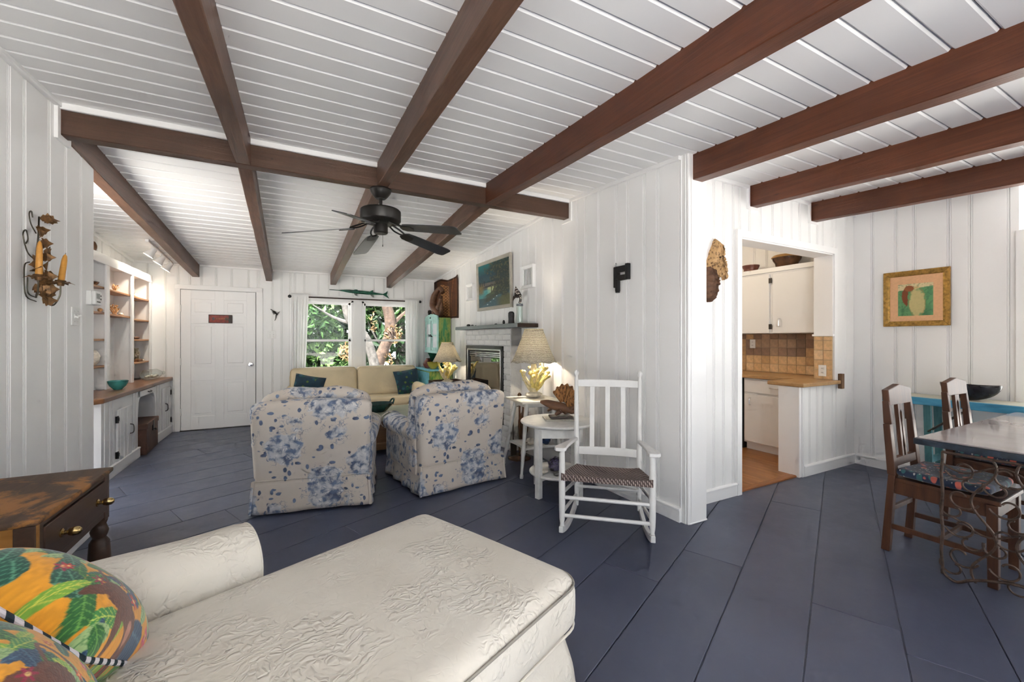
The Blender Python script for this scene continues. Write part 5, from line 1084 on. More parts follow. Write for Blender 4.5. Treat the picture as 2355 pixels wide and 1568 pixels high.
dw = thing('driftwood_sculpture', 'brown driftwood bird with orange ribbed wing standing on the books', 'sculpture', (2.06, 3.03, Z+0.033), R(-42))
m = MB(); q = crv([(-0.17, 0.0, 0.115), (-0.11, 0.0, 0.105), (-0.04, 0.0, 0.085), (0.04, 0.0, 0.07), (0.12, 0.0, 0.04), (0.14, 0.0, 0.02)], 24); m.tube(q, [0.010+0.030*math.sin(min(1, i/len(q)*1.15)*PI)**0.8 for i in range(len(q))], 12)
for k, (a, b, r) in enumerate((((-0.06, 0.02, 0.07), (-0.11, 0.03, 0.03), 0.018), ((0.02, -0.02, 0.05), (-0.03, -0.04, 0.012), 0.022), ((0.08, 0.02, 0.05), (0.10, 0.05, 0.012), 0.025), ((0.09, -0.01, 0.06), (0.16, -0.01, 0.10), 0.022), ((0.0, 0.0, 0.06), (0.06, 0.0, 0.02), 0.03))): m.tube(crv([a, tuple((a[i]+b[i])/2+0.008 for i in range(3)), b], 8), [r, r*1.1, r, r*1.1, r*0.9, r, r*0.8, r*0.7, r*0.5][:9], 9)
m.build('driftwood', MT['driftwood'], dw)
def wing(u, v): a = R(-40+115*u); r = 0.05+0.155*v*(0.72+0.28*math.sin(u*PI))*(1+0.05*math.sin(u*46)*v); return (0.035+r*math.sin(a)*0.85, 0.010*math.sin(u*46)*v-0.03*v+0.02*math.sin(u*5), 0.075+r*math.cos(a))
o = MB().grid(70, 14, wing).build('ribbed_wing', MT['fungus_orange'], dw); md = o.modifiers.new('thickness', 'SOLIDIFY'); md.thickness = 0.02
# ------------------------------------------------------------------ fireside tools and bellows, floor vent
ft = thing('fireplace_tool_set', 'dark iron fireside tool stand behind the tall white table', 'fireplace tools', (2.22, 4.05, 0), 0.2)
MB().lathe([(0, 0), (0.13, 0), (0.13, 0.02), (0.11, 0.035), (0, 0.04)], 20).build('base', MT['brown_glaze'], ft); MB().tube([(0, 0, 0.03), (0, 0, 0.68)], 0.010, 8).lathe([(0, 0), (0.02, 0.005), (0.024, 0.025), (0.012, 0.045), (0, 0.05)], 12, (0, 0, 0.68)).build('pole', MT['brown_glaze'], ft)
MB().tube([(-0.10, 0, 0.58), (0.10, 0, 0.58)], 0.006, 6).build('crossbar', MT['dark_metal'], ft)
MB().tube([(-0.09, 0.0, 0.60), (-0.09, 0, 0.18)], 0.006, 6).box(-0.13, -0.05, -0.012, -0.004, 0.05, 0.19).build('shovel', MT['dark_metal'], ft, False)
MB().tube([(0.085, 0.0, 0.60), (0.085, 0, 0.2)], 0.006, 6).lathe([(0, 0), (0.035, 0.01), (0.03, 0.14), (0.012, 0.15), (0, 0.15)], 10, (0.085, 0, 0.06)).build('brush', MT['dark_metal'], ft)
bw = thing('bellows', 'dark red leather fireside bellows leaning on the wall behind the tables', 'bellows', (2.385, 4.22, 0.0), 0.0)
pr = [(0.012*s_, 0.0) for s_ in (1,)]+[(0.012, 0.10), (0.035, 0.16), (0.095, 0.28), (0.10, 0.36), (0.07, 0.44), (0.02, 0.47), (0.014, 0.60), (-0.014, 0.60), (-0.02, 0.47), (-0.07, 0.44), (-0.10, 0.36), (-0.095, 0.28), (-0.035, 0.16), (-0.012, 0.10), (-0.012, 0.0)]
MB().prism(pr, lambda u, z, t: (t+z*0.05-0.03, u, z), -0.025, 0.005).build('boards', MT['brown_glaze'], bw, False, bevel=0.004)
fv = thing('floor_heater', 'white slanted baseboard heater cover at the foot of the right wall', 'heater', (wx(3.5), 3.5, 0), RW)
MB().prism([(-0.037, 0.03), (-0.075, 0.03), (-0.095, 0.06), (-0.05, 0.19), (-0.037, 0.19)], lambda x, z, y: (x, y, z), -0.38, 0.42).build('cover', TRIM, fv, False, bevel=0.003)
MB().box(-0.07, -0.037, -0.37, 0.41, 0.0, 0.03).build('foot', TRIM, fv, False)
cd = MB().tube(crv([(2.25, 3.62, 0.006), (2.12, 3.45, 0.006), (2.14, 3.25, 0.006), (2.30, 3.20, 0.006), (2.34, 3.35, 0.02)], 24), 0.005, 6).build('power_cord', MT['wire'], None); tag(cd, 'thin lamp cord curling on the floor behind the round table', 'cord')

# ------------------------------------------------------------------ rocking chair
def woven():
    t = NT('woven_cane'); w = t.n('TexWave', wave_type='BANDS', bands_direction='DIAGONAL'); w.inputs['Scale'].default_value = 20; w.inputs['Distortion'].default_value = 1.0; t.t.links.new(t.co((1, 1, 1), (0, 0, R(20))), w.inputs['Vector'])
    w2 = t.n('TexWave', wave_type='BANDS', bands_direction='X'); w2.inputs['Scale'].default_value = 30; t.t.links.new(t.co((1, 1, 1), (0, 0, R(-30))), w2.inputs['Vector']); f = t.math('MULTIPLY', w.outputs['Fac'], w2.outputs['Fac'])
    t.col(t.ramp(f, [(0.05, (0.07, 0.045, 0.04)), (0.25, (0.26, 0.19, 0.17)), (0.6, (0.46, 0.37, 0.33))])).rough(0.7); t.bump(f, 0.8, 0.006); MT['woven'] = t.m
woven(); simple('rocker_white', (0.76, 0.755, 0.74), 0.35, 0, 0.04, 10)
rk = thing('rocking_chair', 'white wooden rocking chair with woven brown seat by the corner post', 'rocking chair', (1.79, 2.10, 0), R(-41.5)); RWm = MT['rocker_white']
for s in (-1, 1):
    arc = []
    for k in range(17):
        y = -0.06+0.68*k/16; arc.append((s*(0.285-0.055*k/16), y, 0.022+0.155*(y-0.27)**2/0.27*1.0))
    m = MB(); vs = []; fs = []
    for i, p in enumerate(arc): vs += [(p[0]-0.014, p[1], p[2]-0.021), (p[0]+0.014, p[1], p[2]-0.021), (p[0]+0.014, p[1], p[2]+0.021), (p[0]-0.014, p[1], p[2]+0.021)]
    for i in range(16):
        for q in range(4): fs.append((4*i+q, 4*i+(q+1) % 4, 4*i+4+(q+1) % 4, 4*i+4+q))
    fs += [(3, 2, 1, 0), (64, 65, 66, 67)]; m.add(vs, fs).build('rocker', RWm, rk, False, bevel=0.004)
    fp_ = [(s*0.285, 0.0, z) for z in (0.055, 0.075, 0.10, 0.13, 0.20, 0.30, 0.36, 0.44, 0.56, 0.60)]
    MB().tube(fp_, [0.012, 0.018, 0.013, 0.018, 0.0205, 0.0215, 0.0215, 0.0205, 0.0185, 0.017], 12).build('front_post', RWm, rk)
    a = Vector((s*0.228, 0.47, 0.045)); b = Vector((s*0.243, 0.60, 1.03)); pts = [a+(b-a)*k for k in (0, 0.05, 0.15, 0.35, 0.45, 0.6, 0.9, 0.97, 0.985, 1.0, 1.012, 1.025, 1.037, 1.045)]
    MB().tube(pts, [0.012, 0.017, 0.0195, 0.021, 0.021, 0.019, 0.017, 0.0165, 0.011, 0.012, 0.019, 0.021, 0.016, 0.006], 12).build('back_post', RWm, rk)
    ar = [(-0.07, 0.0), (-0.068, 0.03), (-0.045, 0.042), (0.0, 0.043), (0.12, 0.030), (0.30, 0.022), (0.50, 0.020), (0.50, -0.016), (0.30, -0.018), (0.12, -0.026), (0.0, -0.036), (-0.045, -0.036), (-0.068, -0.025)]
    MB().prism([(y, x) for y, x in ar], lambda y, x, z, s=s: (s*(0.288-0.10*max(0, y))+s*x, y, 0.604-0.20*max(0, y)**1.0*0.55+z), -0.011, 0.011).build('armrest', RWm, rk, False, bevel=0.005)
    for z0, z1 in ((0.30, 0.235), (0.17, 0.125)): MB().tube([(s*0.285, 0.0, z0), (s*0.232, 0.485, z1)], 0.0115, 8).build('side_rung', RWm, rk)
for z in (0.275, 0.155): MB().tube([(-0.285, 0.0, z), (0.285, 0.0, z)], 0.0125, 10).build('front_rung', RWm, rk)
MB().tube([(-0.232, 0.48, 0.19), (0.232, 0.48, 0.19)], 0.0115, 8).build('back_rung', RWm, rk)
def yl(z): return 0.47+0.13*(z-0.045)/0.985
for nm, z0, z1 in (('top_rail', 0.945, 0.998), ('lower_rail', 0.425, 0.482)):
    m = MB(); vs = []; fs = []
    for i in range(11):
        x = -0.235+0.47*i/10; bow = 0.018*(1-(x/0.235)**2); up = 0.004*(1-(x/0.235)**2)
        vs += [(x, yl(z0)+bow-0.009, z0), (x, yl(z0)+bow+0.009, z0), (x, yl(z1)+bow+0.009, z1+up), (x, yl(z1)+bow-0.009, z1+up)]
    for i in range(10):
        for q in range(4): fs.append((4*i+q, 4*i+(q+1) % 4, 4*i+4+(q+1) % 4, 4*i+4+q))
    fs += [(3, 2, 1, 0), (40, 41, 42, 43)]; m.add(vs, fs).build(nm, RWm, rk, False, bevel=0.003)
for x in (-0.118, 0.0, 0.118): MB().bar((x, yl(0.47)+0.014, 0.47), (x, yl(0.955)+0.014, 0.955), 0.036, 0.010, up=(0, 1, 0)).build('slat', RWm, rk, False, bevel=0.002)
def seat(u, v, top):
    hw = 0.288-0.058*v; x = (u*2-1)*hw; e = (1-(u*2-1)**4)*(1-(v*2-1)**4); return (x, -0.03+0.53*v, 0.418-0.085*v-0.03*e*(1 if top else 0.2)+(0.012 if top else -0.024)+0.012*(abs(u*2-1)**6)*(top))
m = MB().grid(24, 20, lambda u, v: seat(u, v, 1)); m.grid(24, 20, lambda u, v: seat(u, v, 0), flip=True); o = 24*20
for i in range(23): m.F += [(i, o+i, o+i+1, i+1), (19*24+i+1, o+19*24+i+1, o+19*24+i, 19*24+i)]
for j in range(19): m.F += [((j+1)*24, o+(j+1)*24, o+j*24, j*24), (j*24+23, o+j*24+23, o+(j+1)*24+23, (j+1)*24+23)]
m.build('woven_seat', MT['woven'], rk)

# ------------------------------------------------------------------ ceiling fan
simple('fan_bronze', (0.022, 0.020, 0.018), 0.40, 0.4); simple('fan_blade', (0.045, 0.048, 0.052), 0.28, 0.0, 0.15, 12)
fn_ = thing('ceiling_fan', 'black five-blade ceiling fan hanging under the ridge beam', 'ceiling fan', (0.62, 3.45, 2.525))
MB().lathe([(0, 0), (0.082, 0), (0.086, -0.012), (0.080, -0.020), (0.078, -0.03), (0.060, -0.055), (0.045, -0.072), (0.038, -0.078), (0, -0.078)], 32).build('canopy', MT['fan_bronze'], fn_)
MB().tube([(0, 0, -0.07), (0, 0, -0.17)], 0.013, 12).build('downrod', MT['fan_bronze'], fn_)
MB().lathe([(0, -0.155), (0.03, -0.155), (0.10, -0.160), (0.148, -0.168), (0.157, -0.178), (0.157, -0.252), (0.150, -0.262), (0.11, -0.275), (0.07, -0.282), (0, -0.282)], 40).build('motor_housing', MT['fan_bronze'], fn_)
MB().lathe([(0, -0.280), (0.052, -0.280), (0.055, -0.295), (0.055, -0.350), (0.048, -0.358), (0, -0.358)], 28).build('switch_housing', MT['fan_bronze'], fn_)
MB().tube([(0.01, -0.03, -0.355), (0.01, -0.03, -0.45)], 0.0016, 5).lathe([(0, 0), (0.004, 0.004), (0.003, 0.018), (0, 0.02)], 8, (0.01, -0.03, -0.468)).build('pull_chain', MT['dark_metal'], fn_)
def blade_mesh(nm, tip):
    m = MB(); pr = [(0.21, 0.028), (0.24, 0.052), (0.30, 0.058), (0.66, 0.068), (0.705, 0.060), (0.715, 0.045), (0.715, -0.045), (0.705, -0.060), (0.66, -0.068), (0.30, -0.058), (0.24, -0.052), (0.21, -0.028)]
    M_ = Matrix.Translation((0, 0, -0.298)) @ Matrix.Rotation(R(8.2), 4, 'Y') @ Matrix.Rotation(R(-13), 4, 'X'); t = MB().prism(pr, lambda x, y, z: (x, y, z), -0.003, 0.003); m.add(t.V, t.F, M_); return m.build(nm, MT['fan_blade'], fn_, False)
bl0 = blade_mesh('blade', 0)
im = MB(); M_ = Matrix.Translation((0, 0, -0.304)) @ Matrix.Rotation(R(8.2), 4, 'Y') @ Matrix.Rotation(R(-13), 4, 'X')
t_ = MB().prism([(0.20, 0.02), (0.235, 0.040), (0.30, 0.036), (0.315, 0.0), (0.30, -0.036), (0.235, -0.040), (0.20, -0.02)], lambda x, y, z: (x, y, z), -0.006, 0.003); im.add(t_.V, t_.F, M_)
for s in (-1, 1): im.tube(crv([(0.10, s*0.022, -0.276), (0.15, s*0.034, -0.30), (0.20, s*0.026, -0.318), (0.23, s*0.01, -0.326)], 10), 0.007, 6)
ir0 = im.build('blade_iron', MT['fan_bronze'], fn_)
for k in range(5):
    a = R(23.5+72*k)
    if k == 0: bl0.rotation_euler = (0, 0, a); ir0.rotation_euler = (0, 0, a)
    else: share('blade', bl0, fn_, rot=(0, 0, a)); share('blade_iron', ir0, fn_, rot=(0, 0, a))
# ------------------------------------------------------------------ kitchen
wood('kitchen_floor_wood', (0.20, 0.065, 0.016), (0.46, 0.20, 0.055), 0.3, (26, 1.8, 26), 0.1); wood('threshold_wood', (0.22, 0.075, 0.02), (0.34, 0.13, 0.04), 0.35, (1.8, 26, 26))
kf = struct(MB().box(2.60, 5.34, 2.30, 4.3, 0.001, 0.006).build('floor_kitchen', MT['kitchen_floor_wood'], None, False))
x = 3.30; i = 0
while x < 4.90:
    cuts = [2.305]+sorted([2.305+((i*0.73) % 1.1)+0.25, 2.305+((i*0.73) % 1.1)+1.35])+[4.29]
    for a, b in zip(cuts[:-1], cuts[1:]):
        if b-a > 0.05: MB().box(x+0.0008, x+0.0872, a+0.0008, min(b, 4.29)-0.0008, 0.006, 0.014).build('plank', MT['kitchen_floor_wood'], kf, False)
    x += 0.088; i += 1
MB().prism([(2.258, 0.0), (2.258, 0.012), (2.27, 0.018), (2.305, 0.018), (2.305, 0.0)], lambda y, z, x: (x, y, z), 3.39, 4.26).build('threshold', MT['threshold_wood'], kf, False)
kcab = thing('kitchen_base_cabinet', 'white kitchen base cabinet with one drawer behind the half wall', 'cabinet', (5.05, 2.8, 0.014))
KW = lambda m, n, mt, par=None, **k: W(m, n, mt, par or kcab, **k)
KW(MB().box(4.78, 5.335, 2.44, 3.12, 0.10, 0.858).box(4.83, 5.335, 2.44, 3.12, 0.0145, 0.10), 'carcass', CAB, smooth=False)
d = KW(MB().box(4.762, 4.78, 2.46, 3.105, 0.115, 0.672), 'door', CAB, smooth=False, bevel=0.003, seg=1); d2 = KW(MB().box(4.762, 4.78, 2.46, 3.105, 0.695, 0.842), 'drawer', CAB, smooth=False, bevel=0.003, seg=1)
def pull(a, b, off, par, nm='handle'):
    a = Vector(a); b = Vector(b); o = Vector((-off, 0, 0)); return W(MB().tube(crv([a, a+o*0.8, a+o+(b-a)*0.12, b+o-(b-a)*0.12, b+o*0.8, b], 16), 0.005, 7), nm, MT['chrome'], par)
pull((4.762, 3.03, 0.55), (4.762, 3.03, 0.63), 0.028, d); pull((4.762, 2.70, 0.77), (4.762, 2.80, 0.77), 0.028, d2)
ov = thing('dishwasher', 'black and steel dishwasher at the left edge of the kitchen opening', 'dishwasher', (5.05, 3.45, 0.014))
W(MB().box(4.79, 5.335, 3.14, 3.74, 0.015, 0.855), 'body', MT['insert_black'], ov, smooth=False, bevel=0.003); W(MB().box(4.765, 4.79, 3.15, 3.73, 0.15, 0.68), 'steel_door', MT['insert_steel'], ov, smooth=False, bevel=0.004); W(MB().box(4.765, 4.79, 3.15, 3.73, 0.70, 0.85), 'control_panel', MT['insert_black'], ov, smooth=False, bevel=0.004)
for k in range(4): W(MB().box(4.762, 4.766, 3.18+0.05*k, 3.21+0.05*k, 0.77, 0.79), 'button', MT['grey_screen'], ov, smooth=False)
wood('kitchen_counter', (0.36, 0.20, 0.075), (0.50, 0.31, 0.14), 0.3, (14, 14, 30), 0.05)
tag(MB().prism([(4.245, 2.19), (4.93, 2.19), (4.93, 2.221), (4.862, 2.221), (4.862, 2.415), (5.335, 2.415), (5.335, 4.2), (4.735, 4.2), (4.735, 2.53), (4.245, 2.53)], lambda x, y, z: (x, y, z), 0.864, 0.903).build('kitchen_counter', MT['kitchen_counter'], None, False, bevel=0.008, seg=2), 'tan kitchen countertop wrapping over the white half wall', 'countertop')
wood('block_wood', (0.13, 0.065, 0.03), (0.24, 0.13, 0.06), 0.5, (20, 20, 3)); tag(MB().box(4.935, 4.985, 2.185, 2.222, 0.815, 0.968).build('end_block', MT['block_wood'], None, False, bevel=0.003), 'small brown wooden block at the right end of the countertop', 'block')
uc = thing('kitchen_wall_cabinet', 'white two-door kitchen wall cabinet above the tiled backsplash', 'cabinet', (5.2, 3.0, 1.38))
W(MB().box(5.07, 5.34, 2.42, 4.2, 1.39, 2.17), 'carcass', CAB, uc, smooth=False); W(MB().box(5.045, 5.34, 2.42, 4.2, 2.12, 2.175), 'cornice', CAB, uc, smooth=False, bevel=0.003)
for (a, b) in ((2.46, 2.945), (2.985, 3.50), (3.54, 4.15)):
    d = W(MB().box(5.05, 5.07, a, b, 1.395, 2.10), 'door', CAB, uc, smooth=False, bevel=0.003, seg=1)
    pull((5.05, b-0.085, 1.47), (5.05, b-0.085, 1.56), 0.03, d)
    for z in (1.47, 2.02): W(MB().box(5.043, 5.052, a-0.03, a-0.005, z-0.03, z+0.03).tube([(5.045, a-0.002, z-0.03), (5.045, a-0.002, z+0.03)], 0.005, 6), 'hinge', MT['dark_metal'], d, smooth=False)
# backsplash tiles
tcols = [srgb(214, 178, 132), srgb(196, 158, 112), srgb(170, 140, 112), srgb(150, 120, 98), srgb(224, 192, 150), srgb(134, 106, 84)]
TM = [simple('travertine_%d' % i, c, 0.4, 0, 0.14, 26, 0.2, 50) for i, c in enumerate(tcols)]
bs = struct(MB().box(5.334, 5.346, 2.412, 4.2, 0.904, 1.388).build('backsplash', simple('grout', (0.52, 0.42, 0.30), 0.8), None, False)); src = {}
def tile(par, loc, w, h, ax, mi):
    key = (round(w, 3), round(h, 3), ax, mi)
    if key not in src:
        m = MB().box(-0.006, 0, 0, w, 0, h); o = m.build('tile', TM[mi], par, False, bevel=0.0015, seg=1); o.location = loc; src[key] = o
    else: share('tile', src[key], par, loc)
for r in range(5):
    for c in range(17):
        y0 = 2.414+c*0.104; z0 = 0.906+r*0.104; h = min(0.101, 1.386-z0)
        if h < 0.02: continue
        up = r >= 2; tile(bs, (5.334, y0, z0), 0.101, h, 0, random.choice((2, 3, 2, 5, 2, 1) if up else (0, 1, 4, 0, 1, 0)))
js = struct(MB().box(4.8665, 4.874, 2.238, 2.41, 0.904, 1.350).build('backsplash_return', MT['grout'], None, False))
for r in range(5):
    for c, (a, b) in enumerate(((2.240, 2.318), (2.322, 2.406))):
        z0 = 0.906+r*0.1; h = min(0.097, 1.349-z0)
        if h > 0.02: tile(js, (4.8665, a, z0), b-a, h, 0, random.choice((0, 4, 0, 1)))
def outlet(lab, loc, rz):
    t = thing('outlet', lab, 'outlet', loc, rz); MB().box(-0.007, 0, -0.036, 0.036, -0.058, 0.058).build('plate', MT['white_plastic'], t, False, bevel=0.003)
    for z in (-0.022, 0.022):
        MB().box(-0.0095, -0.006, -0.015, 0.015, z-0.014, z+0.014).build('socket', MT['white_plastic'], t, False, bevel=0.002)
        for y in (-0.006, 0.006): MB().box(-0.0102, -0.009, y-0.0015, y+0.0015, z-0.004, z+0.007).build('slot', MT['black_iron'], t, False)
outlet('white outlet on the tiles at the right end of the countertop', (4.860, 2.325, 0.995), 0); outlet('white outlet on the backsplash at the left edge of the kitchen opening', (5.327, 3.36, 1.26), 0)
bowl('casserole', 'round brown casserole dish on the wall cabinet at left', (5.19, 3.30, 2.176), 0.10, 0.085, MT['terracotta'], 0.8, cat='dish')
bowl('serving_dish', 'wide tan dish with a dark base on the wall cabinet at right', (5.19, 2.86, 2.176), 0.15, 0.11, MT['brown_glaze'], 0.7, cat='dish')
tag(MB().lathe([(0, 0.0), (0.155, 0), (0.16, 0.008), (0.14, 0.03), (0.05, 0.045), (0, 0.046)], 26, (5.19, 2.86, 2.287)).build('lid', simple('tan_glaze', (0.42, 0.24, 0.08), 0.3), None), 'tan lid resting on the wide dish above the wall cabinet', 'lid')
kl = bpy.data.lights.new('kitchen', 'POINT'); kl.energy = 6; kl.color = (1.0, 0.82, 0.62); kl.shadow_soft_size = 0.12
ko = thing('kitchen_ceiling_lamp', 'small frosted kitchen ceiling lamp behind the wall', 'lamp', (3.9, 3.55, zc(3.55)-0.02)); MB().lathe([(0, -0.09), (0.06, -0.08), (0.11, -0.05), (0.13, -0.01), (0.13, 0.0), (0, 0)], 20).build('globe', MT['bulb_warm'], ko); klo = bpy.data.objects.new('kitchen_bulb', kl); COL.objects.link(klo); klo.parent = ko; klo.location = (0, 0, -0.22)

# ------------------------------------------------------------------ wall sculpture left of the kitchen opening
ws = thing('wall_driftwood', 'driftwood bird with ribbed tan wing hung left of the kitchen opening', 'sculpture', (2.95, 2.244, 1.60))
def relief(poly, name, mat, par, th, jag=0.0, seed=0):        # carved piece: outline with a domed front and a flat back
    rr = random.Random(seed); n = len(poly); P = []
    for k in range(n):
        a, b = poly[k], poly[(k+1) % n]
        for t in (0, 0.25, 0.5, 0.75): P.append((a[0]+(b[0]-a[0])*t+rr.uniform(-jag, jag), a[1]+(b[1]-a[1])*t+rr.uniform(-jag, jag)))
    n = len(P); c = (sum(p[0] for p in P)/n, sum(p[1] for p in P)/n); m = MB(); vs = []; fs = []
    rings = ((1.0, 0.004), (1.0, -th*0.45), (0.86, -th*0.85), (0.6, -th), (0.3, -th*1.05))
    for i_, (k, y) in enumerate(rings):
        for p in P: vs.append((c[0]+(p[0]-c[0])*k, y+(rr.uniform(-0.25, 0.25)*th if 0 < i_ else 0), c[1]+(p[1]-c[1])*k))
    for r_ in range(len(rings)-1):
        for k in range(n): fs.append((r_*n+k, r_*n+(k+1) % n, (r_+1)*n+(k+1) % n, (r_+1)*n+k))
    fs += [tuple(range(n-1, -1, -1)), tuple((len(rings)-1)*n+k for k in range(n))]; return m.add(vs, fs).build(name, mat, par, ang=60)
relief([(0.001, 0.305), (-0.036, 0.205), (-0.041, 0.163), (-0.02, 0.095), (0.001, 0.02), (0.032, 0.021), (0.054, 0.071), (0.086, 0.115), (0.096, 0.161), (0.096, 0.214), (0.07, 0.254), (0.043, 0.298)], 'driftwood', MT['driftwood'], ws, 0.06, 0.004, 4)
relief([(0.096, 0.539), (0.134, 0.5), (0.145, 0.448), (0.162, 0.51), (0.184, 0.452), (0.184, 0.391), (0.217, 0.348), (0.228, 0.288), (0.234, 0.223), (0.195, 0.206), (0.189, 0.231), (0.123, 0.23), (0.086, 0.242), (0.043, 0.298), (0.001, 0.305), (0.001, 0.347), (0.027, 0.419)], 'ribbed_wing', MT['fungus_tan'], ws, 0.045, 0.003, 5)

# ------------------------------------------------------------------ framed print on the dining wall
def lobster(u, v):
    n = vnoise(u, v, 12, 9); n2 = vnoise(u, v, 36, 10); c = np.zeros((len(u), 3)); c[:] = lin(222, 172, 128)
    x = (u-0.17)/0.65; y = (v-0.13)/0.68; ins = (x > 0)*(x < 1)*(y > 0)*(y < 1); c = blend(c, ins, lin(94, 150, 98)); c = blend(c, ins*sm(n, 0.45, 0.7)*0.6, lin(66, 122, 82)); c = blend(c, ins*(y > 0.80+0.1*x)*0.9, lin(226, 206, 158)); c = blend(c, ins*(n2 > 0.7)*0.5, lin(50, 92, 70))
    body = ((x-0.55)/0.22)**2+((y-0.42)/0.46)**2; c = blend(c, ins*sm(1.15-body+0.9*(n-0.5)+0.3*(n2-0.5), 0, 0.3)*0.85, lin(208, 188, 130)); c = blend(c, ins*(np.abs(body-1.05) < 0.06)*0.6, lin(170, 124, 66))
    claw = ((x-0.2-0.12*(y-0.62)**2*6)/0.09)**2+((y-0.62)/0.30)**2; c = blend(c, ins*sm(1.1-claw+0.6*(n2-0.5), 0, 0.25), lin(124, 62, 28)); c = blend(c, ins*sm(1.0-((x-0.33)/0.14)**2-((y-0.86)/0.10)**2, 0, 0.2), lin(150, 84, 40))
    return c*(0.93+0.12*n2[:, None])
simple('gold_leaf', (0.42, 0.24, 0.055), 0.35, 0.55, 0.3, 40, 0.4, 60); vcol('print_paper', 0.4)
gp = thing('framed_print', 'gold framed green sea-creature print on the dining wall', 'picture', (5.3145, 1.742, 1.447)); frame_box(gp, -0.242, 0.242, 0.0, 0.538, 0.036, 0.028, MT['gold_leaf']); frame_box(gp, -0.208, 0.208, 0.034, 0.504, 0.016, 0.022, MT['gold_leaf'], nm='inner_frame')
MB().box(-0.008, 0, -0.238, 0.238, 0.004, 0.534).build('backing', MT['dark_frame_edge'], gp, False); canvas('print', 1, 1, 90, 100, lobster, MT['print_paper'], gp, lambda u, v: (-0.012, 0.200-0.400*u, 0.044+0.450*v))

# ------------------------------------------------------------------ blue trestle bench table and wooden bowl
streaky('bench_blue', [(0.25, (0.02, 0.16, 0.30)), (0.5, (0.05, 0.30, 0.50)), (0.75, (0.12, 0.42, 0.60))], (18, 2.5, 18)); streaky('bench_teal', [(0.3, (0.03, 0.13, 0.16)), (0.7, (0.10, 0.30, 0.32))], (18, 18, 2.5)); streaky('bench_top', [(0.3, (0.30, 0.40, 0.40)), (0.7, (0.50, 0.42, 0.30))], (14, 2.0, 14))
bn = thing('blue_bench_table', 'long blue painted trestle table against the dining wall', 'table', (5.12, 0.95, 0))
MB().box(-0.15, 0.165, -1.2, 0.92, 0.775, 0.803).build('tabletop', MT['bench_top'], bn, False, bevel=0.003); MB().box(-0.156, -0.135, -1.2, 0.922, 0.735, 0.800).build('front_board', MT['bench_blue'], bn, False, bevel=0.003); MB().box(-0.15, 0.165, 0.905, 0.924, 0.735, 0.80).build('end_board', MT['bench_blue'], bn, False, bevel=0.003)
for y in (0.60, -0.75):
    for xx in (-0.10, 0.12): MB().bar((xx, y, 0), (xx, y+0.02, 0.775), 0.05, 0.03, up=(1, 0, 0)).build('leg', MT['bench_teal'], bn, False, bevel=0.003)
    MB().bar((-0.10, y, 0.25), (0.12, y, 0.25), 0.025, 0.05).build('leg_rail', MT['bench_teal'], bn, False)
    for dx in (-0.12, -0.06): MB().tube([(dx, y+0.01, 0.50), (dx, y-0.28, 0.77)], 0.007, 6).build('brace', MT['dark_metal'], bn)
wb = MB(); 
def boat(u, v, k):
    a = u*2*PI; L = 0.185; w = 0.085; r = math.sin(v*PI/2); x = w*r*math.cos(a)*k; y = L*r*math.sin(a)*k; h = 0.128*(1-math.cos(v*PI/2))**1.0; return (x, y, h+0.012*abs(math.sin(a))**3*v+(0.012 if k < 1 else 0)*(1-v))
wb.grid(36, 12, lambda u, v: boat(u, v, 1.0), wrapu=True); o1 = len(wb.V); wb.grid(36, 12, lambda u, v: boat(u, v, 0.9), wrapu=True, flip=True)
for i in range(36): wb.F.append((11*36+i, 11*36+(i+1) % 36, o1+11*36+(i+1) % 36, o1+11*36+i))
wb = wb.build('wooden_bowl', simple('dark_bowl_wood', (0.020, 0.022, 0.030), 0.22, 0, 0.5, 16), None); wb.location = (5.08, 1.32, 0.804); tag(wb, 'dark boat-shaped wooden bowl on the blue trestle table', 'bowl')

# ------------------------------------------------------------------ dining table with wrought iron base
def tabletop():
    t = NT('zinc_tabletop'); n = t.noise(3.0, 5.0); t.col(t.ramp(n, [(0.3, (0.30, 0.26, 0.255)), (0.7, (0.42, 0.385, 0.38))])).rough(0.12, 0.0, 0.8); MT['zinc'] = t.m
tabletop(); simple('navy_edge', (0.022, 0.032, 0.048), 0.4, 0, 0.4, 30); simple('wrought_iron', (0.10, 0.065, 0.048), 0.5, 0.5, 0.4, 40, 0.5, 70)
dt = thing('dining_table', 'dining table with grey-pink top, navy edge and rusty scrolled iron base', 'table', (4.05, 0.60, 0))
MB().box(-0.875, 0.875, -0.435, 0.435, 0.752, 0.76).build('tabletop', MT['zinc'], dt, False, bevel=0.002); MB().box(-0.885, 0.885, -0.45, 0.45, 0.718, 0.752).build('edge_band', MT['navy_edge'], dt, False, bevel=0.003)
def scroll(c, r, a0, turns, sgn=1, n=26):       # spiral in (s,z)
    return [(c[0]+r*(1-0.72*k/n)*math.cos(a0+sgn*turns*2*PI*k/n), c[1]+r*(1-0.72*k/n)*math.sin(a0+sgn*turns*2*PI*k/n)) for k in range(n+1)]
pa = Vector((3.168, 0.93, 0)); pb = Vector((3.195, 0.31, 0)); pe = (pb-pa).normalized(); org = Vector((4.05, 0.60, 0))
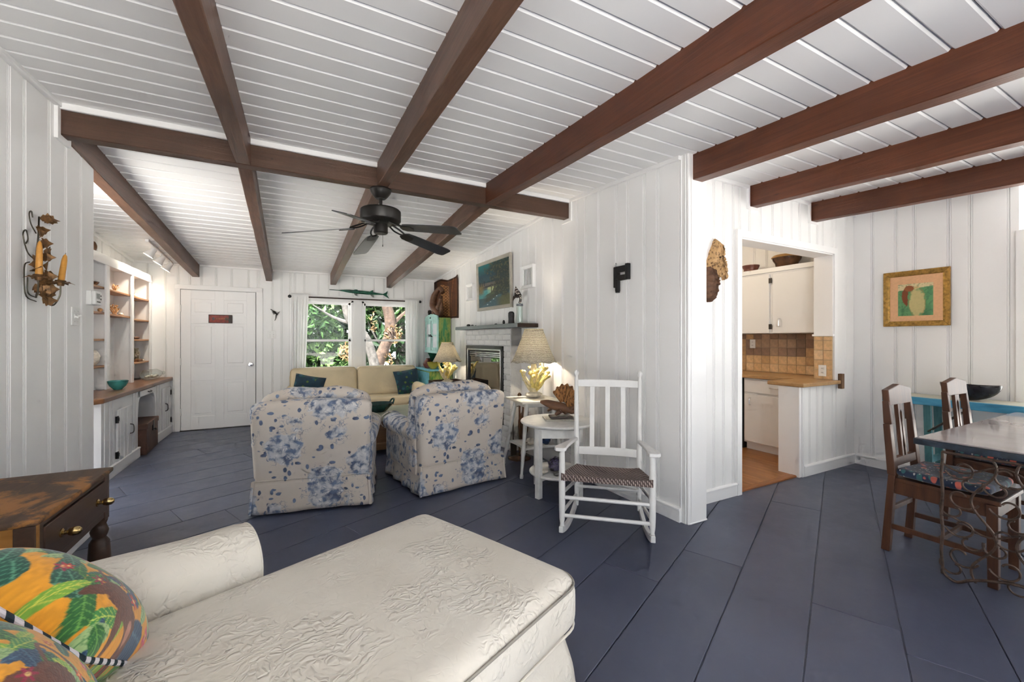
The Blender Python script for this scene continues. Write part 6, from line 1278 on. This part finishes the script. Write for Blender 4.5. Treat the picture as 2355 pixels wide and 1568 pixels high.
def base_panel(pa, pe, nm):
    P3 = lambda s, z: tuple(pa+pe*s+Vector((0, 0, z))-org)
    T = lambda q, r=0.0052: MB().tube([P3(*p) for p in q], r, 7).build('scroll', MT['wrought_iron'], dt)
    for s in (0.0, 0.62): MB().tube([P3(s+0.003*math.sin(z*30), z) for z in np.linspace(0.03, 0.70, 22)], 0.0075, 7).build('upright', MT['wrought_iron'], dt)
    MB().tube([P3(s, z) for s, z in crv2([(0, 0.05), (0.02, 0.022), (0.06, 0.010), (0.12, 0.05), (0.24, 0.095), (0.34, 0.10), (0.44, 0.085), (0.54, 0.04), (0.60, 0.010), (0.62, 0.05)], 30)], 0.0075, 7).build('foot_rail', MT['wrought_iron'], dt)
    MB().tube([P3(0, 0.70), P3(0.62, 0.70)], 0.0075, 7).build('top_rail', MT['wrought_iron'], dt)
    for r in range(4):
        z = 0.10+0.155*r
        for k, s in enumerate((0.075, 0.235, 0.39, 0.545)):
            sg = 1 if (k+r) % 2 else -1
            T(scroll((s, z+0.06), 0.066, R(200 if sg > 0 else -20), 0.85, sg)); T(scroll((s+0.03*sg, z-0.012), 0.055, R(20 if sg > 0 else 160), 0.75, -sg))
    for s0 in (0.155, 0.31, 0.47): T([(s0+0.045*math.sin(z*17+s0*20), z) for z in np.linspace(0.04, 0.70, 40)], 0.006)
    for r in range(4):
        z = 0.17+0.155*r; T([(s, z+0.03*math.sin(s*22+r)) for s in np.linspace(0.0, 0.62, 30)], 0.005) if r % 2 else None
def crv2(pts, n): return [(p[0], p[1]) for p in crv([(a, b, 0) for a, b in pts], n)]
base_panel(pa, pe, 'near'); base_panel(Vector((4.85, 0.93, 0)), pe, 'far')
tag(MB().tube(crv([(3.62, 0.70, 0.778), (3.70, 0.66, 0.788), (3.82, 0.60, 0.782)], 10), [0.004, 0.010, 0.014, 0.017, 0.017, 0.017, 0.017, 0.015, 0.013, 0.010, 0.006], 8).build('driftwood_piece', MT['driftwood'], None), 'brown driftwood piece lying on the dining table at the picture edge', 'ornament')
# ------------------------------------------------------------------ dining chairs
def dining_chair(lab, loc, rz):
    t = thing('dining_chair', lab, 'chair', loc, rz, 'wooden dining chairs'); CW = MT['chair_wood']; hw = 0.172
    for s in (-1, 1):
        for nm, w0, w1, z0, z1 in (('back_leg', 0.036, 0.046, 0.0, 0.48), ('lower_stile', 0.046, 0.044, 0.48, 0.79), ('upper_stile', 0.036, 0.032, 0.79, 0.93)):
            yf = lambda z: 0.205+0.045*max(0, (z-0.46)/0.55)+0.035*max(0, (0.46-z)/0.46)
            off = s*(hw-(0.0 if z0 < 0.78 else 0.014)); MB().hexa([(off-w0/2, yf(z0)-0.02, z0), (off+w0/2, yf(z0)-0.02, z0), (off+w0/2, yf(z0)+0.022, z0), (off-w0/2, yf(z0)+0.022, z0)], [(off-w1/2, yf(z1)-0.016, z1), (off+w1/2, yf(z1)-0.016, z1), (off+w1/2, yf(z1)+0.018, z1), (off-w1/2, yf(z1)+0.018, z1)]).build(nm, CW, t, False, bevel=0.003)
        MB().hexa([(s*0.185-0.02, -0.235, 0), (s*0.185+0.02, -0.235, 0), (s*0.185+0.02, -0.195, 0), (s*0.185-0.02, -0.195, 0)], [(s*0.185-0.023, -0.235, 0.44), (s*0.185+0.023, -0.235, 0.44), (s*0.185+0.023, -0.19, 0.44), (s*0.185-0.023, -0.19, 0.44)]).build('front_leg', CW, t, False, bevel=0.003)
        MB().bar((s*0.18, -0.215, 0.16), (s*0.175, 0.225, 0.16), 0.018, 0.03).build('side_stretcher', CW, t, False, bevel=0.002); MB().bar((s*0.18, -0.21, 0.405), (s*0.17, 0.20, 0.405), 0.022, 0.075).build('side_rail', CW, t, False, bevel=0.002)
    yt = lambda z: 0.205+0.045*(z-0.46)/0.55
    MB().prism([(-hw+0.0, 0.905), (hw, 0.905), (hw, 1.0), (0.0, 1.03), (-hw, 1.0)], lambda x, z, k: (x*0.97, yt(z)+k, z), -0.018, 0.018).build('crest_panel', CW, t, False, bevel=0.004)
    MB().hexa([(-hw, yt(0.53)-0.014, 0.53), (hw, yt(0.53)-0.014, 0.53), (hw, yt(0.53)+0.014, 0.53), (-hw, yt(0.53)+0.014, 0.53)], [(-hw, yt(0.58)-0.014, 0.58), (hw, yt(0.58)-0.014, 0.58), (hw, yt(0.58)+0.014, 0.58), (-hw, yt(0.58)+0.014, 0.58)]).build('lower_back_rail', CW, t, False, bevel=0.002)
    sp = [(-0.030, 0.575), (0.030, 0.575), (0.030, 0.91), (-0.030, 0.91)]
    for sgn in (-1, 1): MB().prism([(sgn*0.034, 0.575), (sgn*0.012, 0.575), (sgn*0.010, 0.62), (sgn*0.016, 0.64), (sgn*0.012, 0.665), (sgn*0.008, 0.70), (sgn*0.008, 0.78), (sgn*0.015, 0.815), (sgn*0.015, 0.85), (sgn*0.0005, 0.868), (sgn*0.0005, 0.91), (sgn*0.034, 0.91)], lambda x, z, k: (x, yt(z)+k, z), -0.010, 0.010).build('pierced_splat', CW, t, False)
    MB().prism([(-0.205, -0.245), (0.205, -0.245), (0.178, 0.215), (-0.178, 0.215)], lambda x, y, z: (x, y, z), 0.44, 0.465).build('seat', CW, t, False, bevel=0.006); MB().bar((-0.18, -0.215, 0.405), (0.18, -0.215, 0.405), 0.022, 0.075).build('front_rail', CW, t, False, bevel=0.002)
    MB().bar((-0.175, 0.0, 0.16), (0.175, 0.0, 0.16), 0.018, 0.028).build('cross_stretcher', CW, t, False, bevel=0.002); MB().bar((-0.17, 0.225, 0.26), (0.17, 0.225, 0.26), 0.018, 0.028).build('back_stretcher', CW, t, False, bevel=0.002)
    return t
dining_chair('dark wooden dining chair nearest the kitchen, at the table corner', (3.475, 0.985, 0), R(1)); dining_chair('dark wooden dining chair farther along the table before the wooden bowl', (4.41, 0.985, 0), R(-2))
for nm, lc in (('navy floral seat pad on the nearer dining chair', (3.475, 0.975, 0.475)), ('navy floral seat pad on the farther dining chair', (4.41, 0.975, 0.475))):
    o = MB().cushion((0, 0, 0.024), (0.40, 0.40, 0.048), 0.023, 14, lambda p: (p[0]*(1-0.1*(p[1]+0.2)), p[1], p[2]+0.008*math.sin(p[0]*14)*math.cos(p[1]*11)+0.012*abs(p[0]*4)**4)).build('seat_pad', MT['navy_floral'], None); o.location = lc; tag(o, nm, 'seat pad', 'floral seat pads')

# ------------------------------------------------------------------ white matelasse chaise
def matelasse():
    t = NT('white_matelasse'); base = t.co(); nz = t.n('TexNoise'); nz.inputs['Scale'].default_value = 7.0; nz.inputs['Detail'].default_value = 3.0; t.t.links.new(base, nz.inputs['Vector'])
    w1 = t.n('VectorMath', operation='MULTIPLY_ADD'); t.t.links.new(nz.outputs['Color'], w1.inputs[0]); w1.inputs[1].default_value = (0.16, 0.16, 0.16); t.t.links.new(base, w1.inputs[2]); wc = w1.outputs[0]
    A = t.vor(5.2, wc, rand=0.8); m1 = t.ramp(A.outputs['Distance'], [(0.44, 1.0), (0.62, 0.12)]); wv = t.n('TexWave', wave_type='RINGS'); wv.inputs['Scale'].default_value = 11.0; wv.inputs['Distortion'].default_value = 7.0; wv.inputs['Detail'].default_value = 2.0; wv.inputs['Detail Scale'].default_value = 1.6; t.t.links.new(wc, wv.inputs['Vector'])
    B = t.vor(34.0, wc, 'DISTANCE_TO_EDGE'); ln = t.ramp(B.outputs['Distance'], [(0.0, 0.0), (0.16, 1.0)]); h = t.math('MULTIPLY', t.math('MULTIPLY', wv.outputs['Fac'], ln), m1)
    c = t.ramp(t.noise(2.5, 3.0), [(0.3, (0.62, 0.575, 0.50)), (0.7, (0.70, 0.665, 0.60))]); t.col(c).rough(0.85, 0, 0.2)
    b1 = t.n('Bump'); b1.inputs['Strength'].default_value = 0.5; b1.inputs['Distance'].default_value = 0.007; t.t.links.new(h, b1.inputs['Height']); b2 = t.n('Bump'); b2.inputs['Strength'].default_value = 0.25; b2.inputs['Distance'].default_value = 0.03; t.t.links.new(t.noise(4.0, 3.0), b2.inputs['Height']); t.t.links.new(b1.outputs[0], b2.inputs['Normal']); t.t.links.new(b2.outputs[0], t.b.inputs['Normal']); MT['matelasse'] = t.m
matelasse(); simple('seam_grey', (0.30, 0.28, 0.24), 0.8)
ch = thing('chaise_longue', 'white quilted chaise longue in the foreground', 'chaise longue', (0, 0, 0), R(23)); ML = MT['matelasse']
def cs(p):
    tp_ = p[2] > 0; x = p[0]+0.345; bul = 0.022*math.cos(x*1.15)*math.cos(p[1]*3.2) if tp_ else 0
    dip = -0.028*math.exp(-((x+0.35)/0.28)**2-((p[1]+0.32)/0.2)**2) if tp_ else 0
    return (p[0], p[1]*(1+0.012*math.cos(x*2)), p[2]+bul+dip)
MB().cushion((0.505, 1.205, 0.375), (1.66, 0.90, 0.215), 0.075, 34, cs).build('seat_cushion', ML, ch)
MB().cushion((0.42, 1.205, 0.215), (1.62, 0.84, 0.16), 0.03, 16).build('base', ML, ch)
sk = []                                        # loose skirt round the base
ring = [(-1.0, 0.78), (1.22, 0.78), (1.26, 0.82), (1.26, 1.60), (1.22, 1.64), (-1.0, 1.64)]
def skirt_side(a, b, fl, nm='skirt_panel'):
    a = Vector(a); b = Vector(b); e = (b-a); L = e.length; e /= L; n = Vector((e.y, -e.x)); rr = random.Random(int(L*100)); ph = [rr.uniform(0, 6) for _ in range(3)]
    def fn(u, v):
        z = 0.30-v*0.29; k = fl*v+0.016*v*math.sin(u*L*21+ph[0])+0.010*v*math.sin(u*L*43+ph[1])+0.012*math.sin(v*9+u*4+ph[2])*v; p = a+e*(L*u)+n*k+e*((u-0.5)*2*fl*v); return (p.x, p.y, z)
    o = MB().grid(int(40*L)+12, 14, fn).build(nm, ML, ch); md = o.modifiers.new('thickness', 'SOLIDIFY'); md.thickness = 0.005; md.offset = -1
skirt_side((-0.36, 0.79), (1.24, 0.79), 0.05); skirt_side((1.24, 0.79), (1.24, 1.63), 0.06); skirt_side((1.24, 1.63), (0.62, 1.63), 0.03)
def rimline(z, off, n=14):
    xa, xb, ya, yb = -0.30, 1.335-off, 0.755+off, 1.655-off; r = 0.085; pts = [(xa, ya, z), (xb-r, ya, z)]
    for k in range(1, 6): a = -PI/2+PI/2*k/6; pts.append((xb-r+r*math.cos(a), ya+r+r*math.sin(a), z))
    pts.append((xb, ya+r, z)); pts.append((xb, yb-r, z))
    for k in range(1, 6): a = PI/2*k/6; pts.append((xb-r+r*math.cos(a), yb-r+r*math.sin(a), z))
    pts += [(xb-r, yb, z), (xa, yb, z)]; return pts
MB().tube(rimline(0.448, 0.004), 0.0045, 6).build('piping', MT['seam_grey'], ch); MB().tube(rimline(0.305, 0.004), 0.0045, 6).build('piping', ML, ch)
def armf(p): return (p[0], p[1]*(1+0.10*(p[2] > 0)*0), p[2]-0.02*(p[0]/0.8)*(p[2] > 0))
apr = [(1.663, 0.03)]+[(1.795-0.132*math.cos(a), 0.505+0.125*math.sin(a)) for a in np.linspace(0, PI, 17)]+[(1.927, 0.03)]
def armx(u, v):
    k = int(round(u*18)); p = apr[k]; x = -0.50+1.10*v; sl = 0.02-0.035*(x+0.5)/1.1; e = 1-0.012*max(0, (v-0.97)/0.03)**2; return (x, 1.795+(p[1-1]-1.795)*e, p[1]*e+sl*(p[1] > 0.3)+0.004*math.sin(x*11)*(p[1] > 0.45))
am = MB().grid(19, 30, armx); am.F.append(tuple(29*19+i for i in range(19))); am.F.append(tuple(range(18, -1, -1))); am.build('arm', ML, ch, ang=50)
MB().tube([(0.598, 1.795+(p[0]-1.795)*0.985, p[1]*0.985-0.012*(p[1] > 0.3)) for p in apr], 0.0035, 6).build('arm_piping', ML, ch)
MB().cushion((-0.42, 1.20, 0.50), (0.20, 0.86, 0.85), 0.09, 14).build('backrest', ML, ch)

# ------------------------------------------------------------------ jungle print pillows (print painted per vertex)
def jungle(u, v, seed):
    r = np.random.default_rng(seed); n = vnoise(u, v, 10, seed+1); n2 = vnoise(u, v, 60, seed+2); c = np.zeros((len(u), 3)); c[:] = lin(222, 152, 30); c = blend(c, n*0.35, lin(200, 128, 18))
    def ell(cx, cy, a, b, th, soft=0.12):
        x = u-cx; y = v-cy; p = x*math.cos(th)+y*math.sin(th); q = -x*math.sin(th)+y*math.cos(th); return sm(1.0-(p/a)**2-(q/b)**2+0.35*(n2-0.5), 0, soft), p/a, q/b
    def leafp(cx, cy, L, w, th, col, vein):
        nonlocal c
        m, p, q = ell(cx, cy, L, w, th); m2 = m*(np.abs(q) < 1.1*(1-np.clip(p, -1, 1)**2*0.3)); c = blend(c, m2, col); c = blend(c, m2*((np.abs(q) < 0.07)+(np.abs(((p*3.5+np.abs(q)*1.4) % 1)-0.5) < 0.09)*0.8)*0.75, vein)
    greens = [(lin(38, 98, 44), lin(104, 160, 70)), (lin(120, 166, 56), lin(216, 206, 80)), (lin(28, 78, 62), lin(88, 150, 120)), (lin(26, 60, 92), lin(70, 110, 130)), (lin(150, 178, 120), lin(70, 120, 70)), (lin(60, 130, 60), lin(196, 206, 90))]
    for k in range(105):
        g = greens[int(r.integers(len(greens)))]; leafp(r.random(), r.random(), r.uniform(0.07, 0.13), r.uniform(0.03, 0.055), r.uniform(0, 6.28), g[0], g[1])
    for k in range(3):                                  # brown monkeys: body, head, limb, curling tail
        cx, cy = ((0.16, 0.62), (0.82, 0.30), (0.50, 0.90))[k]; s = 0.16; br = lin(104, 58, 40); dk = lin(70, 36, 26)
        for (dx, dy, a, b, th) in ((0, 0, 1.0, 0.62, 0.5), (0.75, 0.55, 0.46, 0.42, 0), (-0.6, -0.7, 0.7, 0.24, 1.1), (0.6, -0.45, 0.7, 0.22, -0.6)):
            m, p, q = ell(cx+dx*s, cy+dy*s, a*s, b*s, th); c = blend(c, m, br); c = blend(c, m*(n2 > 0.6)*0.5, dk)
        m, p, q = ell(cx+0.85*s, cy+0.5*s, 0.22*s, 0.2*s, 0); c = blend(c, m, lin(176, 120, 96))
        for tt in np.linspace(0, 1, 30):
            ax = cx-0.7*s-0.9*s*math.sin(tt*4.2); ay = cy-0.2*s+1.3*s*tt; c = blend(c, ((u-ax)**2+(v-ay)**2 < (0.014)**2)*0.95, br)
    for k in range(14):                                  # red and pink flowers
        cx, cy = r.random(), r.random(); col = (lin(196, 44, 24), lin(208, 66, 128), lin(150, 20, 60), lin(216, 90, 40))[k % 4]; rad = r.uniform(0.035, 0.06)
        x = u-cx; y = v-cy; a = np.arctan2(y, x); d = np.hypot(x, y); c = blend(c, sm(rad*(0.7+0.3*np.cos(a*6+k))-d, 0, 0.006), col); c = blend(c, sm(rad*0.3-d, 0, 0.006), lin(230, 190, 120)); c = blend(c, (np.abs(np.sin(a*6)) < 0.2)*(d < rad*0.8)*0.5, col*0.4)
    return c*(0.86+0.28*n2[:, None])
vcol('jungle_print', 0.85, 0.35, 220, 0.3)
def striped():
    t = NT('striped_cord'); w = t.n('TexWave', wave_type='BANDS', bands_direction='DIAGONAL'); w.inputs['Scale'].default_value = 14; t.t.links.new(t.co(), w.inputs['Vector']); t.col(t.ramp(w.outputs['Fac'], [(0.42, (0.012, 0.03, 0.045)), (0.5, (0.70, 0.66, 0.70))])).rough(0.7); MT['cord'] = t.m
striped()
def jpillow(lab, loc, ex, ey, size, th, seed):
    ex = Vector(ex).normalized(); ey = Vector(ey); ey = (ey-ex*ey.dot(ex)).normalized(); ez = ex.cross(ey)
    t = thing('jungle_pillow', lab, 'cushion', loc, 0, 'jungle print pillows'); Mx = Matrix((ex, ey, ez)).transposed(); t.rotation_euler = Mx.to_euler()
    N = 170; h = size/2
    def P(u, v, s):
        a = u*2-1; b = v*2-1; e = max(0, (1-abs(a)**2.6)*(1-abs(b)**2.6)); cr = 1-0.05*(a*a*b*b); return (a*h*(0.95+0.05*b*b)*cr, b*h*(0.95+0.05*a*a)*cr, s*th/2*e**0.5)
    for s, nm in ((1, 'front_cover'), (-1, 'back_cover')):
        o = MB().grid(N, N, lambda u, v: P(u, v, s)).build(nm, MT['jungle_print'], t, ang=180); uu = np.tile(np.linspace(0, 1, N), N); vv = np.repeat(np.linspace(0, 1, N), N); c = jungle(uu, vv, seed+(0 if s > 0 else 50))
        at = o.data.color_attributes.new('Col', 'FLOAT_COLOR', 'POINT'); a = np.ones((N*N, 4), np.float32); a[:, :3] = np.clip(c, 0, 1); at.data.foreach_set('color', a.ravel())
    L = np.linspace(0, 1, 21)[:-1]; e = [P(q, 0, 0) for q in L]+[P(1, q, 0) for q in L]+[P(1-q, 1, 0) for q in L]+[P(0, 1-q, 0) for q in L]; MB().tube(e, 0.0065, 8, True).build('striped_welt', MT['cord'], t)
jpillow('yellow jungle print pillow with monkeys leaning on the chaise arm', (-0.535, 1.435, 0.625), (0.77, -0.42, -0.49), (-0.29, 0.86, -0.30), 0.42, 0.26, 3)
jpillow('second yellow jungle print pillow, nearest the camera at bottom left', (-0.525, 1.125, 0.640), (0.77, -0.42, -0.49), (-0.29, 0.86, -0.30), 0.40, 0.25, 11)

# ------------------------------------------------------------------ antique table at the left edge
at_ = thing('antique_table', 'worn antique wooden table with one long drawer at the left edge', 'table', (-0.985, 2.30, 0)); hx, hy, H = 0.222, 0.325, 0.72
MB().cushion((0, 0, H-0.014), (2*hx+0.02, 2*hy+0.01, 0.028), 0.012, 8).build('tabletop', MT['antique_top'], at_)
MB().box(-hx+0.02, hx-0.004, -hy+0.012, -hy+0.034, 0.50, H-0.028).build('end_apron', MT['antique_orange'], at_, False, bevel=0.002); MB().box(-hx+0.02, hx-0.004, hy-0.034, hy-0.012, 0.50, H-0.028).build('end_apron', MT['antique_brown'], at_, False, bevel=0.002)
MB().box(hx-0.030, hx-0.008, -hy+0.02, hy-0.02, 0.50, 0.525).box(hx-0.030, hx-0.008, -hy+0.02, hy-0.02, 0.672, H-0.028).build('front_rail', MT['antique_brown'], at_, False, bevel=0.002)
MB().box(hx-0.030, hx-0.002, -hy+0.060, hy-0.060, 0.528, 0.668).build('drawer', MT['antique_brown'], at_, False, bevel=0.003)
clearglass('knob_glass', (0.95, 0.82, 0.55), 0.5)
for y in (-0.15, 0.17): MB().lathe([(0, 0), (0.016, 0), (0.016, 0.004), (0.008, 0.008), (0.008, 0.018), (0.013, 0.022), (0.017, 0.034), (0.015, 0.048), (0.008, 0.056), (0, 0.058)], 16, M=Matrix.Translation((hx-0.002, y, 0.60)) @ Matrix.Rotation(R(90), 4, 'Y')).build('glass_knob', MT['brass'], at_)
MB().box(-hx+0.02, -hx+0.04, -hy+0.02, hy-0.02, 0.50, H-0.028).build('back_apron', MT['antique_brown'], at_, False)
for sx in (-1, 1):
    for sy in (-1, 1):
        c = (sx*(hx-0.032), sy*(hy-0.034)); MB().box(c[0]-0.027, c[0]+0.027, c[1]-0.027, c[1]+0.027, 0.485, H-0.028).build('leg_block', MT['antique_brown'], at_, False, bevel=0.003)
        MB().lathe([(0, 0), (0.018, 0), (0.022, 0.01), (0.026, 0.06), (0.018, 0.075), (0.023, 0.09), (0.036, 0.16), (0.040, 0.24), (0.040, 0.32), (0.036, 0.385), (0.024, 0.405), (0.030, 0.42), (0.033, 0.435), (0.027, 0.455), (0.024, 0.465), (0.030, 0.485), (0, 0.487)], 20, (c[0], c[1], 0)).build('turned_leg', MT['antique_brown'], at_)

# ------------------------------------------------------------------ garden outside the window
def leafmat(name, c1, c2):
    t = NT(name); oi = t.noise(3.0, 3.0); c = t.ramp(oi, [(0.3, c1), (0.7, c2)]); t.col(c).rough(0.45); out = t.t.nodes['Material Output']; tl = t.n('BsdfTranslucent'); t.t.links.new(c, tl.inputs[0]); mx = t.n('MixShader'); mx.inputs[0].default_value = 0.3; t.t.links.new(t.b.outputs[0], mx.inputs[1]); t.t.links.new(tl.outputs[0], mx.inputs[2]); t.t.links.new(mx.outputs[0], out.inputs[0]); MT[name] = t.m
leafmat('leaf_dark', (0.006, 0.026, 0.009), (0.022, 0.062, 0.018)); leafmat('leaf_mid', (0.014, 0.055, 0.014), (0.065, 0.14, 0.032)); leafmat('leaf_light', (0.035, 0.10, 0.025), (0.12, 0.21, 0.06)); leafmat('leaf_dry', (0.15, 0.09, 0.04), (0.33, 0.22, 0.11))
simple('bark_brown', (0.070, 0.045, 0.032), 0.9, 0, 0.4, 12, 0.9, 30); simple('bark_grey', (0.085, 0.08, 0.074), 0.9, 0, 0.4, 12, 0.9, 30)
def foliage(name, clumps, n, size, mat, par, seed, kind='stuff'):
    r = np.random.default_rng(seed); C = np.array([c[:3] for c in clumps]); D = np.array([c[3:] for c in clumps]); w = D.prod(1); k = r.choice(len(clumps), n, p=w/w.sum())
    d = r.normal(size=(n, 3)); d /= np.linalg.norm(d, axis=1)[:, None]; rad = r.random(n)**0.28; p = C[k]+d*D[k]*rad[:, None]
    a = r.normal(size=(n, 3)); a /= np.linalg.norm(a, axis=1)[:, None]; b = np.cross(a, r.normal(size=(n, 3))); b /= np.linalg.norm(b, axis=1)[:, None]; s = size*(0.6+0.8*r.random(n))[:, None]
    nn = np.cross(a, b); v = np.stack([p-a*s, p+b*s*0.38+nn*s*0.1, p+a*s, p-b*s*0.38+nn*s*0.1], 1).reshape(-1, 3)
    me = bpy.data.meshes.new(name); me.from_pydata(v.tolist(), [], [(4*i, 4*i+1, 4*i+2, 4*i+3) for i in range(n)]); me.materials.append(mat); o = bpy.data.objects.new(name, me); COL.objects.link(o); o.parent = par; o['kind'] = kind; return o
def tree(lab, loc, trunk, branches, bark, fols, seed, cat='tree', nm='tree'):
    t = thing(nm, lab, cat, loc); q = crv([p[:3] for p in trunk], 30); rr = np.interp(np.linspace(0, 1, len(q)), np.linspace(0, 1, len(trunk)), [p[3] for p in trunk]); MB().tube(q, list(rr), 10).build('trunk', bark, t)
    for br in branches: q = crv([p[:3] for p in br], 16); MB().tube(q, list(np.interp(np.linspace(0, 1, len(q)), np.linspace(0, 1, len(br)), [p[3] for p in br])), 7).build('branch', bark, t)
    for i, (cl_, n, s, mt) in enumerate(fols): foliage('foliage', cl_, n, s, MT[mt], t, seed+i)
    return t
GZ = -0.30
tree('crooked brown tree trunk with dry leaves seen through the right window', (1.75, 10.2, GZ), [(0.05, 0, 0, 0.17), (0.0, 0, 0.9, 0.15), (0.18, 0, 1.45, 0.13), (0.30, 0.0, 1.75, 0.14), (0.28, 0, 2.2, 0.13), (0.10, 0, 2.8, 0.11), (-0.1, 0, 3.6, 0.08)], [[(0.28, 0, 1.9, 0.06), (0.7, 0.1, 2.3, 0.035), (1.1, 0.2, 2.5, 0.015)], [(0.2, 0, 2.5, 0.05), (-0.2, 0.1, 3.0, 0.03), (-0.5, 0.1, 3.4, 0.012)]], MT['bark_brown'],
     [([(0.9, 0.6, 3.2, 0.9, 0.8, 0.7), (-0.3, 0.8, 3.4, 0.8, 0.7, 0.6), (1.5, 0.9, 2.5, 0.7, 0.6, 0.8)], 3000, 0.10, 'leaf_light'), ([(0.36, -0.12, 1.75, 0.22, 0.12, 0.22), (-0.1, -0.1, 2.05, 0.08, 0.08, 0.28), (0.25, -0.1, 1.15, 0.14, 0.1, 0.14)], 150, 0.055, 'leaf_dry')], 101)
tree('grey leaning branch tree seen through the left window', (1.35, 9.6, GZ), [(0.35, 0, 0, 0.12), (0.25, 0, 1.0, 0.11), (0.05, 0, 1.65, 0.10), (-0.28, 0, 2.05, 0.085), (-0.40, 0.0, 2.6, 0.07), (-0.42, 0, 3.3, 0.05)], [[(-0.2, 0, 1.95, 0.05), (-0.6, 0.1, 2.1, 0.03), (-1.0, 0.1, 2.35, 0.012)], [(0.1, 0, 1.6, 0.04), (-0.2, -0.1, 1.45, 0.025), (-0.4, -0.1, 1.25, 0.01)]], MT['bark_grey'],
     [([(-0.8, 0.8, 2.7, 1.0, 0.7, 0.7), (-1.3, 0.5, 2.0, 0.8, 0.6, 0.5), (0.1, 1.0, 3.2, 0.8, 0.6, 0.6)], 3200, 0.09, 'leaf_mid'), ([(-0.35, -0.25, 1.35, 0.16, 0.1, 0.2)], 110, 0.055, 'leaf_dry')], 111)
tree('bushy green shrub below the left window view', (0.55, 10.6, GZ), [(0, 0, 0, 0.05), (0.05, 0, 0.6, 0.04), (0, 0, 1.2, 0.02)], [], MT['bark_grey'], [([(-0.2, -0.3, 1.1, 1.1, 0.6, 0.75), (-1.0, 0, 1.3, 0.9, 0.6, 0.8)], 3200, 0.085, 'leaf_light'), ([(-0.2, 0.3, 0.8, 1.3, 0.7, 0.9)], 1800, 0.11, 'leaf_dark')], 121, 'shrub', 'shrub')
tree('dark evergreen hedge tree behind the left window', (-0.2, 13.5, GZ), [(0, 0, 0, 0.2), (0.1, 0, 2, 0.16), (0, 0, 4, 0.1)], [], MT['bark_grey'], [([(0, 0, 2.4, 2.6, 1.0, 2.3), (-2.2, 0.5, 2.6, 1.8, 1.0, 2.3)], 5200, 0.17, 'leaf_dark'), ([(0.2, -0.5, 2.9, 2.4, 0.9, 1.6)], 1500, 0.13, 'leaf_mid')], 131)
tree('dark leafy tree behind the right window', (3.2, 13.8, GZ), [(0, 0, 0, 0.2), (-0.1, 0, 2, 0.16), (0, 0, 4, 0.1)], [[(0, -0.2, 0.6, 0.05), (-0.9, -0.8, 1.5, 0.03), (-1.3, -1.0, 2.2, 0.015)], [(0, -0.2, 0.4, 0.05), (0.7, -1.0, 1.3, 0.03), (1.0, -1.2, 1.9, 0.015)]], MT['bark_grey'], [([(0, 0, 2.3, 2.6, 1.0, 2.4), (2.4, 0.3, 2.4, 2.0, 1.0, 2.3)], 5200, 0.17, 'leaf_dark'), ([(0.4, -0.6, 3.3, 2.2, 0.9, 1.2)], 1600, 0.13, 'leaf_light')], 141)
